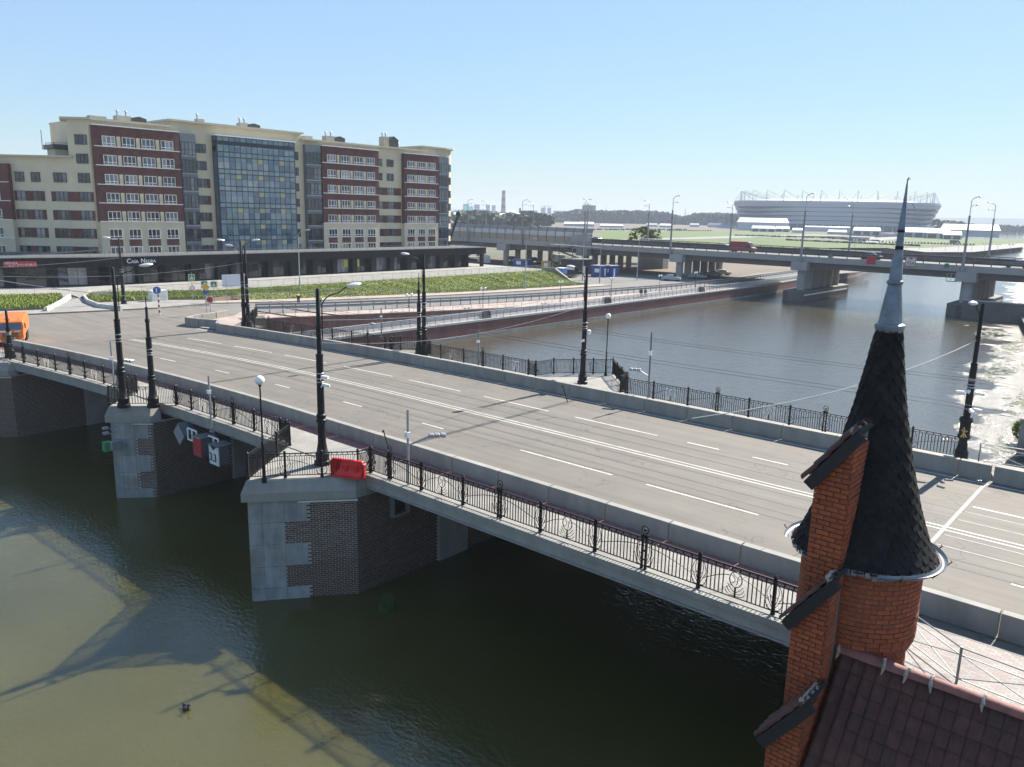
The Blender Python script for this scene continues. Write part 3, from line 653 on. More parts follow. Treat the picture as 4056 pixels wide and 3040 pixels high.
# grey X-braced fences on the right bank
def xfence(lab, pts, h=1.0, bay=1.9, diag=True, mt=None, g='grey braced fences'):
    mt = mt or rail_grey; t = thing('braced_fence', (*pts[0][:2], pts[0][2]), lab, 'fence', g); 
    for a, b in zip(pts, pts[1:]):
        a = Vector(a); b = Vector(b); n_ = max(1, round((b-a).length/bay)); up = Vector((0, 0, 1))
        for i in range(n_):
            p = a.lerp(b, i/n_); q = a.lerp(b, (i+1)/n_)
            MB().tube([p, p+up*h], .035, 6).build('post', mt, t)
            m = MB().tube([p+up*h*.97, q+up*h*.97], .022, 5); m.tube([p+up*.78*h, q+up*.78*h], .016, 4); m.tube([p+up*.12, q+up*.12], .018, 4)
            if diag: m.tube([p+up*.12, q+up*.78*h], .014, 4); m.tube([p+up*.78*h, q+up*.12], .014, 4)
            m.build('brace', mt, t)
xfence('grey braced fence on the paved right bank just right of the turret', [(-4.9,22.5,5.96), (-3.3,21.3,5.96), (8,20.3,5.96)])
xfence('grey braced fence beyond the right end of the far railing', [(-7.2,43.2,5.96), (-5.2,43.5,5.96), (8,44.6,5.96)])
# ------------------------------------------------------------------ poles
silver = mat('lamp_head_silver', (.62,.63,.64), .3, .05, 3, metal=.3)
globem = mat('opal_globe', (.85,.84,.82), .25, 0)
def tall_pole(loc, top, lab, arm=None, tip=False, arm2=None, dark=iron, grp='tall black poles on the bridge'):
    t = thing('catenary_pole', loc, lab, 'pole', grp); x, y, z = loc; h = top-z
    s = h/8.2
    MB().lathe([(.36,0),(.36,.18),(.30,.22),(.31,.55),(.25,.62),(.21,.9),(.19,1.0)], loc, 14).build('base', dark, t, smooth=True)
    MB().lathe([(.185,1.0),(.18,2.0*s),(.235,2.05*s),(.235,2.15*s),(.19,2.2*s),(.22,2.3*s),(.22,2.38*s),(.165,2.44*s),(.155,5.1*s),(.17,5.12*s),(.17,5.2*s)], loc, 14).build('lower_shaft', dark, t, smooth=True)
    up = [(.105,5.2*s),(.10,6.4*s),(.12,6.42*s),(.12,6.5*s),(.095,6.54*s),(.085,h-.1),(.03,h)]
    if tip: up = [(.105,5.2*s),(.10,6.3*s),(.13,6.32*s),(.13,6.5*s),(.075,6.6*s),(.07,7.4*s),(.03,7.42*s),(.02,h)]
    MB().lathe(up, loc, 12).build('upper_shaft', dark, t, smooth=True)
    for zz in (3.9*s, 4.05*s, 4.3*s): MB().lathe([(.158,zz),(.172,zz+.01),(.172,zz+.05),(.158,zz+.06)], loc, 12).build('clamp', galv, t)
    for a in (arm, arm2):
        if not a: continue
        dx, dy, ln = a; d = Vector((dx, dy, 0)).normalized(); p = Vector(loc)+d*.17
        pts = [p+Vector((0,0,h-2.3)), p+d*.02+Vector((0,0,h-.9))]+[p+d*(ln*.62*(1-math.cos(math.pi/2*k_/5)))+Vector((0,0,h-.9+.62*math.sin(math.pi/2*k_/5))) for k_ in range(1, 6)]+[p+d*ln+Vector((0,0,h+.02))]
        MB().tube(pts, .028, 6).build('lamp_arm', dark, t, smooth=True)
        e = pts[-1]; hd = MB(); n_ = 10; prof = [(0.02,-.08),(.09,0),(.155,.2),(.165,.42),(.12,.62),(.02,.72)]
        vs = []; side = d.cross(Vector((0,0,1)))
        for r, l_ in prof:
            for k_ in range(n_): a_ = 2*math.pi*k_/n_; vs.append(e+d*l_+Vector((0,0,.1*l_))+side*r*math.cos(a_)+Vector((0,0,1))*r*.62*math.sin(a_))
        fs = [(i*n_+k_, i*n_+(k_+1) % n_, (i+1)*n_+(k_+1) % n_, (i+1)*n_+k_) for i in range(len(prof)-1) for k_ in range(n_)]
        hd.add(vs, fs); hd.build('lamp_head', silver, t, smooth=True)
    return t
def P3(x, y, z): p = at(x, y, z); return (p.x, p.y, z)
tp = tall_pole
A_ = tp(P3(697,1003,5.97), 14.02, 'tall black pole on the near platform beside the red barrier', (0.1,1,1.35))
B_ = tp(P3(268,880,5.97), 14.0, 'tall black lamp pole on the small near platform left of the river signs', (0.1,1,1.3))
tp(P3(332,880,5.97), 12.4, 'black pole with a thin pointed tip right of the small near platform', tip=True)
tp(P3(268,658,5.85), 13.6, 'black lamp pole at the planting bed beyond the road in front of the shops', (-.2,-1,.8))
tp(P3(916,769,5.97), 14.1, 'taller pole of the pair on the small far platform with lamp turned left', (-.1,-1,1.3))
tp(P3(905,768,5.97), 12.6, 'shorter pointed pole of the pair on the small far platform', tip=True)
tp(P3(528,708,5.95), 14.3, 'left pole of the twin poles by the far corner carrying two lamps', (-.1,-1,1.4), arm2=(.4,.6,.9))
tp(P3(537,708,5.95), 13.8, 'right pole of the twin poles by the far corner of the bridge', (-.3,-.8,.9))
G_ = tp(P3(1258,829,5.97), 13.99, 'tall black lamp pole on the far platform with white dome camera', (-.1,-1,1.1))
H_ = tp(P3(2074,998,5.97), 13.75, 'tall black pole at the right edge with golden emblem on its thick base', (-.15,-1,.7))
I_ = tp(P3(10,742,5.97) if 0 else (-66.9,19.6,5.97), 9.6, 'short dark pole at the left edge beside the abutment railing')
# golden emblem, cameras
gold = mat('gilded_metal', (.5,.36,.12), .4, .1, 5, metal=.5)
hb = Vector((*at(2074,998,5.97)[:2], 5.97)); hd_ = -hb.copy(); hd_.z = 0; hd_.normalize(); sd_ = Vector((hd_.y, -hd_.x, 0))
m = MB(); e0 = hb+hd_*.31
for q in ([(0,.95),(.04,1.15),(0,1.32),(.05,1.45)], [(-.12,1.3),(0,1.22),(.13,1.33)], [(-.1,.98),(-.04,1.1),(.02,1.15)], [(.12,.96),(.06,1.08),(.02,1.12)]):
    m.tube([e0+sd_*a+Vector((0,0,b+.35)) for a, b in q], .035, 5)
m.build('golden_emblem', gold, H_)
MB().lathe([(.28,1.2),(.3,1.35),(.24,1.42),(.24,2.0),(.3,2.05),(.3,2.2),(.22,2.3)], hb, 12).build('collar', iron, H_, smooth=True)
def camera_box(parent, p, d, dome=False):
    p = Vector(p); d = Vector(d).normalized()
    if dome: m = MB().ball(p, .13, 10); m.lathe([(.14,.02),(.14,.2),(.03,.26)], p, 10); m.tube([p+Vector((0,0,.15)), p-d*.35+Vector((0,0,.15))], .03, 5); m.build('dome_camera', whitemat, parent, smooth=True)
    else:
        s_ = d.cross(Vector((0,0,1))); m = MB().cbox(p, s_, Vector((0,0,1)), d, .12, .12, .34); m.tube([p, p-Vector((0,0,.16))-d*.05], .025, 5); m.build('camera', whitemat, parent)
a3 = Vector((*at(697,1003,5.97)[:2], 0)); camera_box(A_, a3+Vector((.25,-.1,10.1)), (.8,.3,0)); camera_box(A_, a3+Vector((.22,-.05,9.75)), (.6,.6,-.2))
b3 = Vector((*at(1258,829,5.97)[:2], 0)); camera_box(G_, b3+Vector((.3,.1,9.5)), (1,.2,0), True); camera_box(G_, b3+Vector((.12,-.2,9.05)), (0,-1,-.2))
for dz, dd in ((3.45,(-.8,-.2,0)), (3.5,(.9,-.3,0)), (3.6,(0,-1,0)), (2.75,(.5,-.8,-.2)), (2.7,(.8,.3,-.1))): camera_box(H_, hb+Vector(dd)*.3+Vector((0,0,dz)), dd)
# globe lamps
def globe_lamp(loc, h, lab, r=.2):
    t = thing('globe_lamp', loc, lab, 'street lamp', 'single globe lamps')
    MB().lathe([(.11,0),(.11,.15),(.07,.25),(.075,.7),(.05,.8),(.05,1.6),(.065,1.65),(.04,1.75),(.032,h-.3),(.07,h-.22),(.08,h-.16)], loc, 10).build('post', iron, t, smooth=True)
    MB().ball((loc[0], loc[1], loc[2]+h), r, 16).build('globe', globem, t, smooth=True)
globe_lamp(P3(571,1043,5.97), 4.45, 'single white globe lamp at the nose of the near platform')
globe_lamp(P3(1308,812,5.97), 4.35, 'single white globe lamp standing on the far platform over the water')
# slim grey poles with floodlights
def slim(loc, top, lab, head=None, dark=None, br=True):
    t = thing('slim_pole', loc, lab, 'pole', 'slim grey equipment poles'); z = loc[2]; h = top-z
    MB().lathe([(.055,0),(.055,h)], loc, 8).build('shaft', dark or galv, t, smooth=True)
    if br: MB().box(loc[0]-.16, loc[0]+.16, loc[1]-.08, loc[1]+.08, z-.02, z+.02).tube([(loc[0], loc[1]-.02, z), (loc[0], loc[1]+.25, z-.35)], .03, 5).build('bracket', galv, t)
    MB().box(loc[0]-.09, loc[0]+.09, loc[1]-.12, loc[1]+.06, z+h*.68, z+h*.74).build('sensor_box', whitemat, t)
    if head:
        dx, dy, hz = head; d = Vector((dx, dy, 0)); e = Vector(loc)+d+Vector((0,0,hz)); dn = d.normalized(); s_ = Vector((dn.y, -dn.x, 0))
        MB().tube([Vector(loc)+Vector((0,0,hz-.3)), e+Vector((0,0,.05))], .045, 6).build('arm', galv, t)
        for k_ in (-1, 0, 1): MB().cbox(e+dn*(.05+.25*(k_+1))+s_*.02, s_, dn, Vector((0,0,1)), .3, .22, .17).build('floodlight', galv, t, bev=.03)
slim((*at(882,1062,5.7)[:2], 5.55), 9.3, 'slim grey pole with triple floodlight on the near fascia', (.55,.75,2.5))
slim((*at(457,925,5.7)[:2], 5.5), 8.6, 'slim grey pole standing between the red and the number river sign')
s_ = thing('x', (0,0,0), None, None); bpy.data.objects.remove(s_)
slim((*at(248,850,5.9)[:2], 5.6), 9.15, 'slim grey pole with box floodlight just left of the small near platform', (1.0,.35,2.4))
slim((*at(824,728,5.95)[:2], 5.95), 8.6, 'slim pole with floodlight by the far railing at the quay wall end', (-1.4,.3,.9), mat('dull_pole', (.14,.15,.15), .5, .1))
slim((*at(1033,795,5.95)[:2], 5.9), 8.8, 'bare slim pole by the far railing right of the pole pair', None, mat('dull_pole', (.14,.15,.15), .5, .1))
slim((*at(1399,870,5.95)[:2], 5.9), 10.4, 'slim pole with hooded floodlight by the far railing before open water', (-.55,-.25,2.0), mat('dull_pole', (.14,.15,.15), .5, .1))
# inclined service arms on the parapet
for n_, (x, y) in enumerate(((828,951),(1212,843))):
    p = Vector(P3(x+14, y+26, 6.62)); t = tag(MB().tube([p, p+Vector((-.35,-.05,.9))], .03, 5).ball(p+Vector((-.38,-.05,.92)), .06, 6).build('service_arm', iron, None, p), ('short black rod leaning from the near parapet near the triple floodlight', 'short black rod leaning from the far parapet by the far platform')[n_], 'rod')
# red plastic barrier
redp = mat('red_plastic', (.62,.012,.015), .4, .06, 3)
bp0 = at(752,1030,5.97); t = thing('road_barrier', (bp0.x, bp0.y, 5.965), 'red water filled plastic barrier lying across the near platform', 'barrier'); 
ax = (Vector(at(778,1020,5.97))-Vector(at(716,1018,5.97))); ax = Vector((.92,.38,0)).normalized(); nx = Vector((-ax.y, ax.x, 0)); b0 = Vector((bp0.x, bp0.y, 5.97))-ax*.75
pr = [(-.24,0),(.24,0),(.24,.14),(.13,.35),(.09,.78),(-.09,.78),(-.13,.35),(-.24,.14)]
m = MB(); n8 = len(pr); vs = [b0+ax*l_+nx*a+Vector((0,0,b)) for l_ in (0, 1.5) for a, b in pr]; m.add(vs, [tuple(range(n8-1,-1,-1)), tuple(range(n8,2*n8))]+[(i,(i+1)%n8,n8+(i+1)%n8,n8+i) for i in range(n8)]); m.build('body', redp, t, bev=.02)
for l_ in (.25, .75, 1.25): MB().cbox(b0+ax*l_+Vector((0,0,.28)), ax, nx, Vector((0,0,1)), .16, .37, .3).build('recess', redp, t, bev=.02)
for l_ in (-.04, 1.54): MB().cbox(b0+ax*l_+Vector((0,0,.12)), ax, nx, Vector((0,0,1)), .1, .2, .56).build('connector', redp, t, bev=.02)
# river signs under the near fascia
def board(name, lab, x, zc, w, h, mt, tilt=0, group=None, txt=None, shroud=True, dia=False):
    y = 21.0+deck_c(x); t = thing(name, (x, y, zc), lab, 'sign', group)
    if dia:
        hw = w/2; m = MB(); m.add([(x, y-.5, zc-hw), (x+hw, y-.5, zc), (x, y-.5, zc+hw), (x-hw, y-.5, zc), (x, y-.4, zc-hw), (x+hw, y-.4, zc), (x, y-.4, zc+hw), (x-hw, y-.4, zc)], [(0,1,2,3),(7,6,5,4),(0,4,5,1),(1,5,6,2),(2,6,7,3),(3,7,4,0)]); m.build('board', mt, t)
        m = MB().obox((x-hw, y-.5, zc+.02), (hw, 0, hw), (0, .8, 0), (-.03, 0, .03)); m.obox((x+hw, y-.5, zc+.02), (-hw, 0, hw), (0, .8, 0), (-.03, 0, -.03)); m.build('hood', mat('sign_hood', (.10,.10,.105), .6, .1), t)
    else:
        MB().box(x-w/2, x+w/2, y-.9, y-.84, zc-h/2, zc+h/2).build('board', mt, t)
        m = MB().box(x-w/2-.04, x+w/2+.04, y-.95, y-.02, zc+h/2, zc+h/2+.03); m.box(x-w/2+.02, x+w/2-.02, y-.838, y-.25, zc-h/2+.02, zc+h/2-.02); m.build('hood', mat('sign_hood', (.10,.10,.105), .6, .1), t)
    m = MB().tube([(x-.3, y-.4, zc), (x-.3, y+.1, zc+.25)], .03, 5); m.tube([(x+.3, y-.4, zc), (x+.3, y+.1, zc+.25)], .03, 5); m.build('bracket', galv, t)
    return t
whs = mat('sign_white', (.62,.62,.6), .5, .1, 3); reds = mat('sign_red', (.34,.03,.035), .5, .1, 3); blk = mat('sign_black', (.02,.02,.02), .5)
board('river_sign', 'diamond shaped grey river sign with hood hanging under the near fascia', -42.6, 4.75, 1.25, 1.2, mat('sign_grey', (.25,.25,.28), .6, .1), dia=True)
board('river_sign', 'square red river sign hanging under the slim grey pole', -39.9, 4.65, .9, 1.05, reds)
t = board('river_sign', 'white river sign with number hanging nearest the wide pier', -38.2, 4.55, .95, 1.05, whs)
text_part('3.3', .62, (-38.64, 20.08+deck_c(-38.2), 4.22), (1,0,0), (0,0,1), blk, t, depth=.01)
m = MB(); yy = 20.085+deck_c(-38.2); m.quad((-38.55,yy,5.05),(-38.2,yy,4.82),(-37.85,yy,5.05)); m.build('notch_mark', blk, t)
for x in (-41.3, -39.05):
    y = 20.9+deck_c(x); t = thing('sign_frame', (x, y, 4.9), 'white tubular frame between the %s' % ('diamond and the red river sign' if x < -40 else 'red and the number river sign'), 'frame')
    m = MB()
    for a, b in (((x-.5,5.25),(x+.5,5.25)), ((x-.5,4.6),(x+.5,4.6)), ((x-.5,4.6),(x-.5,5.25)), ((x+.5,4.6),(x+.5,5.25)), ((x,4.6),(x,5.25))): m.tube([(a[0], y-.3, a[1]), (b[0], y-.3, b[1])], .045, 5)
    m.build('frame_bars', whitemat, t)
# signal lights box on pier 2
p = Vector((-46.55, 18.35, 3.9)); t = thing('signal_box', p, 'green and grey signal lamp box fixed to the narrow pier corner', 'signal lamp')
MB().box(p.x-.3, p.x+.1, p.y-.5, p.y-.1, p.z-.5, p.z+.05).build('green_panel', mat('sign_green', (.03,.25,.10), .5, .1), t)
MB().box(p.x+.14, p.x+.5, p.y-.25, p.y+.3, p.z-.4, p.z+.12).build('grey_box', galv, t)
for dz in (.5, .8): MB().cbox(p+Vector((-.1,-.3,dz)), (1,0,0), (0,1,0), (0,0,1), .3, .3, .12).tube([p+Vector((0,-.1,dz)), p+Vector((.1,.3,dz+.1))], .03, 5).build('lamp', galv, t)
# abutment window recess on the wide pier side
m = MB().box(-27.02,-26.72,22.6,22.72,3.6,4.7); m.box(-27.02,-26.72,23.5,23.62,3.6,4.7); m.box(-27.02,-26.7,22.6,23.62,3.5,3.6); m.build('hatch_frame', galv, P1)
MB().box(-26.94,-26.9,22.72,23.5,3.6,4.7).build('hatch_opening', blk, P1)
# ------------------------------------------------------------------ apartment building
UF = -131.
apt = thing('apartment_building', (UF, 90, 5.6), 'long cream apartment block with red brick bays and a tall blue glass bay', 'building')
DW = Vector((-.7551, -.6556, 0))      # direction of the left wing
W0 = Vector((UF, 52, 0)); NW = Vector((.6556, -.7551, 0))
def wp(t, z, out=0.): p = W0+DW*t+NW*out; return Vector((p.x, p.y, z))
def mp_(v, z, out=0.): return Vector((UF+out, v, z))
# body, section by section
def blockm(name, v0, v1, z1, extra=0.):
    return MB().box(UF-15, UF, v0, v1, 5.4, z1).build(name, cream, apt)
blockm('wall', 52, 64.5, 29.8); blockm('wall', 64.5, 89.6, 30.8); blockm('wall', 89.6, 119.6, 29.8)
m = MB(); pts = [(UF-15,119.6), (UF,119.6), (UF,127.2), (UF-.25,128.4), (UF-.9,129.4), (UF-1.9,129.9), (UF-15,129.9)]; m.prism(pts, 5.4, 30.7); m.build('wall', cream, apt)
a = W0; D0 = wp(3.2,0); E0_ = D0+Vector((-3.45,1.2,0)); m = MB().prism([(UF-.02,52.0), (UF-.02,52.3), (UF-15,58), tuple((E0_-NW*9)[:2]), tuple(E0_[:2]), tuple(D0[:2])], 5.4, 29.8); m.build('wall', cream, apt)
m = MB().prism([tuple(wp(3.2,0)[:2]), tuple((wp(3.2,0)-NW*14)[:2]), tuple((wp(40,0)-NW*14)[:2]), tuple(wp(40,0)[:2])], 5.4, 24.2); m.build('wall', cream, apt)
# cornices
rim = mat('roof_rim', (.50,.46,.36), .8, .05)
for v0, v1, z in ((52,64.7,29.8),(64.3,89.8,30.8),(89.4,119.8,29.8)): MB().box(UF-15.3, UF+.7, v0, v1, z, z+.3).build('cornice', rim, apt)
MB().prism([(UF-15,119.4),(UF+.7,119.4),(UF+.7,126.6),(UF+.4,128.8),(UF-.4,130),(UF-1.8,130.6),(UF-15,130.6)], 30.7, 31.0).build('cornice', rim, apt)
MB().prism([tuple((W0+Vector((.7,0,0)))[:2]), (UF-15,58), tuple((E0_-NW*9+DW*.6)[:2]), tuple((E0_+DW*.9)[:2]), tuple(wp(3.9,0,.6)[:2])], 29.8, 30.1).build('cornice', rim, apt)
MB().prism([tuple(wp(2.6,0,.6)[:2]), tuple(wp(2.6,0,-12)[:2]), tuple(wp(40,0,-12)[:2]), tuple(wp(40,0,.6)[:2])], 24.2, 24.45).build('cornice', rim, apt)
SILLS = [26.1, 23.3, 20.45, 17.65, 14.85, 12.1, 9.35]
FR = {}
def frame_mesh(w, h, mt, cols=3, low=.26):
    key = (round(w, 2), round(h, 2), mt.name, cols, low)
    if key in FR: return FR[key]
    m = MB(); b = .07
    m.box(0, w, -.03, .06, 0, b); m.box(0, w, -.03, .06, h-b, h); m.box(0, b, -.03, .06, b, h-b); m.box(w-b, w, -.03, .06, b, h-b)
    for i in range(1, cols): m.box(w*i/cols-b*.6, w*i/cols+b*.6, -.03, .05, b, h-b)
    if low: 
        for i in range(cols): m.box(w*i/cols+b*.61, w*(i+1)/cols-b*.61, -.03, .045, h*low-.04, h*low+.04)
    FR[key] = mesh_of(m, 'window', mt); return FR[key]
GL = [mat('glass_dark', (.02,.023,.03), .04, .4, .5, spec=.8, coord='W'), mat('glass_curtain', (.16,.165,.18), .12, .3, .8, spec=.8, coord='W'), mat('glass_blue', (.05,.065,.10), .05, .3, .5, spec=1., coord='W'), mat('glass_pale', (.28,.28,.28), .15, .2, .8, spec=.7, coord='W')]
PA = {}
def pane_mesh(w, h, g):
    key = (round(w, 2), round(h, 2), g)
    if key not in PA: PA[key] = mesh_of(MB().add([(0,0,0),(w,0,0),(w,0,h),(0,0,h)], [(0,1,2,3)]), 'pane', GL[g])
    return PA[key]
rw_ = random.Random(11)
def window(parent, p, d, w, h, mt=white_pvc, cols=3, low=.26, bright=.5, panes=True, proud=.04):
    d = Vector(d).normalized(); nn = Vector((d.y, -d.x, 0)); rz = math.atan2(d.y, d.x); og = ORG[parent.name]
    o = bpy.data.objects.new('window', frame_mesh(w, h, mt, cols, low)); link(o, parent); o.location = Vector(p)+nn*proud-og; o.rotation_euler = (0, 0, rz)
    # mesh is drawn with outside toward -y
    g0 = 0 if rw_.random() > bright else rw_.choice([1, 2, 2, 3])
    for i in range(cols):
        g = g0 if rw_.random() < .75 else rw_.choice([0, 1, 2])
        q = bpy.data.objects.new('pane', pane_mesh(w/cols-.02, h-.1, g)); link(q, o); q.location = (w*i/cols+.01, 0.012, .05); q.rotation_euler = (rw_.uniform(-.012, .012), 0, rw_.uniform(-.01, .01))
    return o
YM = Vector((0, 1, 0))   # along the main facade: outside is +x  -> d = +y gives normal (1,0)
def mwin(v0, v1, z, h, out, mt=white_pvc, cols=3, low=.26, br=.5): window(apt, (UF+out, v0, z), YM, v1-v0, h, mt, cols, low, br)
def wwin(t0, t1, z, h, out, mt=dark_frame, cols=3, low=.26, br=.4): window(apt, wp(t1, z, out), -DW, t1-t0, h, mt, cols, low, br)
# brick bays
def bay(v0, v1, wins, name='red_brick_bay'):
    o = .9
    MB().box(UF-.1, UF+o, v0, v1, 14.75, 29.05).build(name, redbr, apt)
    MB().box(UF-.1, UF+o, v0, v1, 8.6, 14.72).build('cream_bay_base', cream, apt)
    MB().box(UF-.1, UF+o+.12, v0-.06, v1+.06, 29.05, 29.2).build('bay_cap', whitemat, apt)
    for i, z in enumerate(SILLS[:5]):
        MB().box(UF+o, UF+o+.12, v0, v1, z-.13, z-.03).build('sill_band', whitemat, apt)
        MB().box(UF+o+.002, UF+o+.02, wins[0][0]-.5, wins[-1][1]+.35, z, z+1.5).build('dark_brick_band', brownbr, apt)
        for j, (a_, b_) in enumerate(wins):
            mwin(a_, b_, z+.02, 1.45, o+.03, br=.75-.14*i)
            if j < len(wins)-1:
                c = (b_+wins[j+1][0])/2; MB().box(UF+o+.02, UF+o+.06, c-.28, c+.28, z, z+1.5).build('cream_pier', cream, apt)
    for a_, b_ in wins:
        mwin(a_, b_, 12.12, 1.5, o+.02, br=.3); mwin(a_, b_, 9.35, 1.5, o+.02, br=.5, low=0)
        MB().box(UF+o, UF+o+.05, a_-.03, b_+.03, 10.95, 12.05).build('brick_spandrel', redbr, apt)
        MB().box(UF+o+.02, UF+o+.1, a_-.05, b_+.05, 12.03, 12.1).build('sill_band', whitemat, apt)
bay(52.3, 65.7, [(53.5,55.45),(56.5,58.4),(59.5,61.5),(62.6,64.6)])
bay(93.6, 107.3, [(94.7,96.7),(97.9,99.9),(101.0,103.1),(104.2,106.2)])
bay(114.1, 123.9, [(114.9,116.9),(117.9,119.9),(120.9,122.9)])
# grey blue glazed balcony stacks
bal_g = mat('grey_blue_panel', (.135,.155,.175), .5, .1, 1)
for v0, v1 in ((65.9,68.6),(90.0,93.4),(124.1,127.1)):
    MB().box(UF-.1, UF+.8, v0, v1, 8.6, 29.0).build('balcony_stack', bal_g, apt)
    for z in SILLS: window(apt, (UF+.83, v0+.08, z-.55), YM, v1-v0-.16, 2.15, dark_frame, 4, .42, .55); MB().box(UF+.8, UF+.95, v0, v1, z-.72, z-.58).build('balcony_ledge', galv, apt)
# recessed windows between the bays
for v0, v1, cols, in ((69.0,70.7,3),(88.0,88.9,2),(108.0,108.9,2),(110.1,111.9,3)):
    for i, z in enumerate(SILLS):
        mwin(v0, v1, z+.05, 1.45, .02, dark_frame, cols, .3, .45)
        if i >= 2: 
            if v0 < 70: MB().box(UF, UF+.04, v1+.03, v1+.5, z, z+1.5).build('brick_band', redbr, apt)
            if v0 > 110: MB().box(UF, UF+.04, 108.95, 110.05, z, z+1.5).build('brick_band', redbr, apt); MB().box(UF, UF+.04, 111.95, 113.9, z, z+1.5).build('brick_band', redbr, apt)
# rounded corner windows and bands at the right end
for i, z in enumerate(SILLS): mwin(126.6, 128.2, z, 1.5, .15, dark_frame, 2, .3, .5); MB().prism([(UF+.02,127.3),(UF-.22,128.42),(UF-.85,129.43),(UF-1.5,129.8),(UF-1.5,127.3)], z, z+1.5).build('corner_glazing', GL[0], apt)
# glass bay: individual panels
gb = MB().box(UF-.1, UF+1.25, 71.9, 87.4, 8.8, 29.1).build('glass_bay_frame', mat('bay_frame', (.02,.028,.036), .5, .1), apt)
MB().box(UF+.2, UF+1.5, 71.7, 87.6, 29.1, 29.3).build('bay_cap', whitemat, apt)
gcol = [mat('bay_glass_blue', (.10,.16,.21), .05, .25, .6, spec=1., coord='W'), mat('bay_glass_teal', (.13,.20,.22), .07, .2, .6, spec=1., coord='W'), mat('bay_glass_deep', (.045,.09,.15), .05, .25, .6, spec=1., coord='W'), mat('bay_glass_curtain', (.20,.24,.26), .12, .2, .8, spec=.9, coord='W'), mat('bay_panel_yellow', (.33,.32,.17), .5, .05)]
nc = 14; cw_ = (87.2-72.1)/nc; pm = {}
rows = []
for i, z in enumerate(SILLS): rows += [(z+.45, 1.15, 'w'), (z-.35, .72, 'l'), (z-1.25 if i < 6 else z-.8, .82 if i < 6 else .4, 's')]
rows = [(28.3,.72,'s'),(26.65,.85,'s')]+rows
for ri, (z, h, kd) in enumerate(rows):
    for c_ in range(nc):
        if kd == 's' and ri > 3 and (c_ % 4 == 3) : g = 4 if (ri//3) % 2 == 0 or c_ in (7, 11) else 0
        elif kd == 'w': g = rw_.choice([2,2,0,3,1] if ri > 10 else [0,1,3,2])
        elif kd == 'l': g = rw_.choice([0,1,1,3])
        else: g = rw_.choice([0,0,1,2])
        key = (round(h, 2), g)
        if key not in pm: pm[key] = mesh_of(MB().box(0, .06, .055, cw_-.055, .05, h-.02), 'glass_panel', gcol[g])
        o = bpy.data.objects.new('glass_panel', pm[key]); link(o, apt); o.location = Vector((UF+1.25, 72.1+c_*cw_, z))-ORG[apt.name]; o.rotation_euler = (0, rw_.uniform(-.01, .01), rw_.uniform(-.012, .012))
m = MB()
for i, z in enumerate(rows): m.box(UF+.3, UF+1.2, 71.84, 71.9, z[0]+.05, z[0]+z[1]-.05)
m.build('side_glazing', gcol[2], apt)
# windows and brick bands of the left wing
for i, z in enumerate(SILLS):
    wwin(.35, 2.15, z+.05, 1.45, .02, br=.4)
    if i >= 2:
        for t0, t1, c_ in ((3.9,5.9,3),(7.95,9.35,2),(10.4,11.8,2)): wwin(t0, t1, z+.05, 1.45, .05, cols=c_, br=.3)
        if i >= 3:
            for t0, t1 in ((-.0,.3),(2.2,3.85),(5.95,6.5),(7.5,7.92),(9.4,10.35),(11.85,12.2)):
                m = MB().obox(wp(t1, z, 0), -DW*(t1-t0), -NW*-.04, Vector((0,0,1.5))); m.build('brick_band', redbr, apt)
# left brick bay of the wing
m = MB().obox(wp(40, 14.8, 0), -DW*27.7, NW*.9, Vector((0,0,8.3))); m.v = m.v; m.build('red_brick_bay', redbr, apt)
m = MB().obox(wp(40, 8.6, 0), -DW*27.7, NW*.9, Vector((0,0,6.15))); m.build('cream_bay_base', cream, apt)
for i, z in enumerate(SILLS[2:]):
    for t0 in (13.8, 17, 20.2, 23.4, 26.6): wwin(t0, t0+1.95, z+.02, 1.45, .93, white_pvc, br=.5)
    MB().obox(wp(39.9, z-.12, .9), -DW*27.6, NW*.1, Vector((0,0,.1))).build('sill_band', whitemat, apt)
# roof furniture
ch = mat('rendered_stack', (.38,.35,.29), .85, .1); dkm = mat('dark_roof_metal', (.05,.05,.05), .5, .1)
def stack(v, u, z, w, d, h, hood=True, pipes=2):
    MB().box(u-w/2, u+w/2, v-d/2, v+d/2, z, z+h).build('chimney', ch, apt)
    if hood: MB().add([(u-w/2-.2,v+d/2,z+h*.8),(u+w/2+.2,v+d/2,z+h*.8),(u+w/2+.2,v+d/2+1.2,z+h*1.1),(u-w/2-.2,v+d/2+1.2,z+h*1.1),(u+w/2+.2,v+d/2+2.4,z+h*.8),(u-w/2-.2,v+d/2+2.4,z+h*.8),(u-w/2,v+d/2,z),(u+w/2,v+d/2,z),(u+w/2,v+d/2+2.4,z),(u-w/2,v+d/2+2.4,z)], [(0,1,2,3),(3,2,4,5),(6,7,1,0),(7,8,4,2,1),(9,6,0,3,5),(8,9,5,4)]).build('roof_hatch', dkm, apt)
    for k_ in range(pipes): MB().lathe([(.12,h),(.12,h+.7),(.28,h+.7),(.02,h+.95)], (u, v-d/3+k_*d/1.6, z), 8).build('vent_pipe', galv, apt)
stack(58.5, -134, 30.1, 1.5, 2.2, 1.0); stack(55, -135, 30.1, 1.2, 2.5, .7, False, 0); stack(71.5, -134, 31.1, 1.2, 1.2, .8, False, 1); stack(79.5, -134, 31.1, 1.3, 1.5, .9); stack(93, -134, 30.1, 1.3, 1.8, .8, False, 0); stack(98, -134, 30.1, 1.4, 2.0, 1.2); stack(112, -134, 30.1, 1.6, 1.4, 2.2, True, 2); stack(116.5, -135, 30.1, .8, .8, .6, False, 2)
m = MB(); 
for a_, b_ in ((5.2, 24.5),): 
    p = wp(7.0, 24.5, -5); m.box(p.x-1.6, p.x+1.6, p.y-1.6, p.y+1.6, 24.4, 25.6)
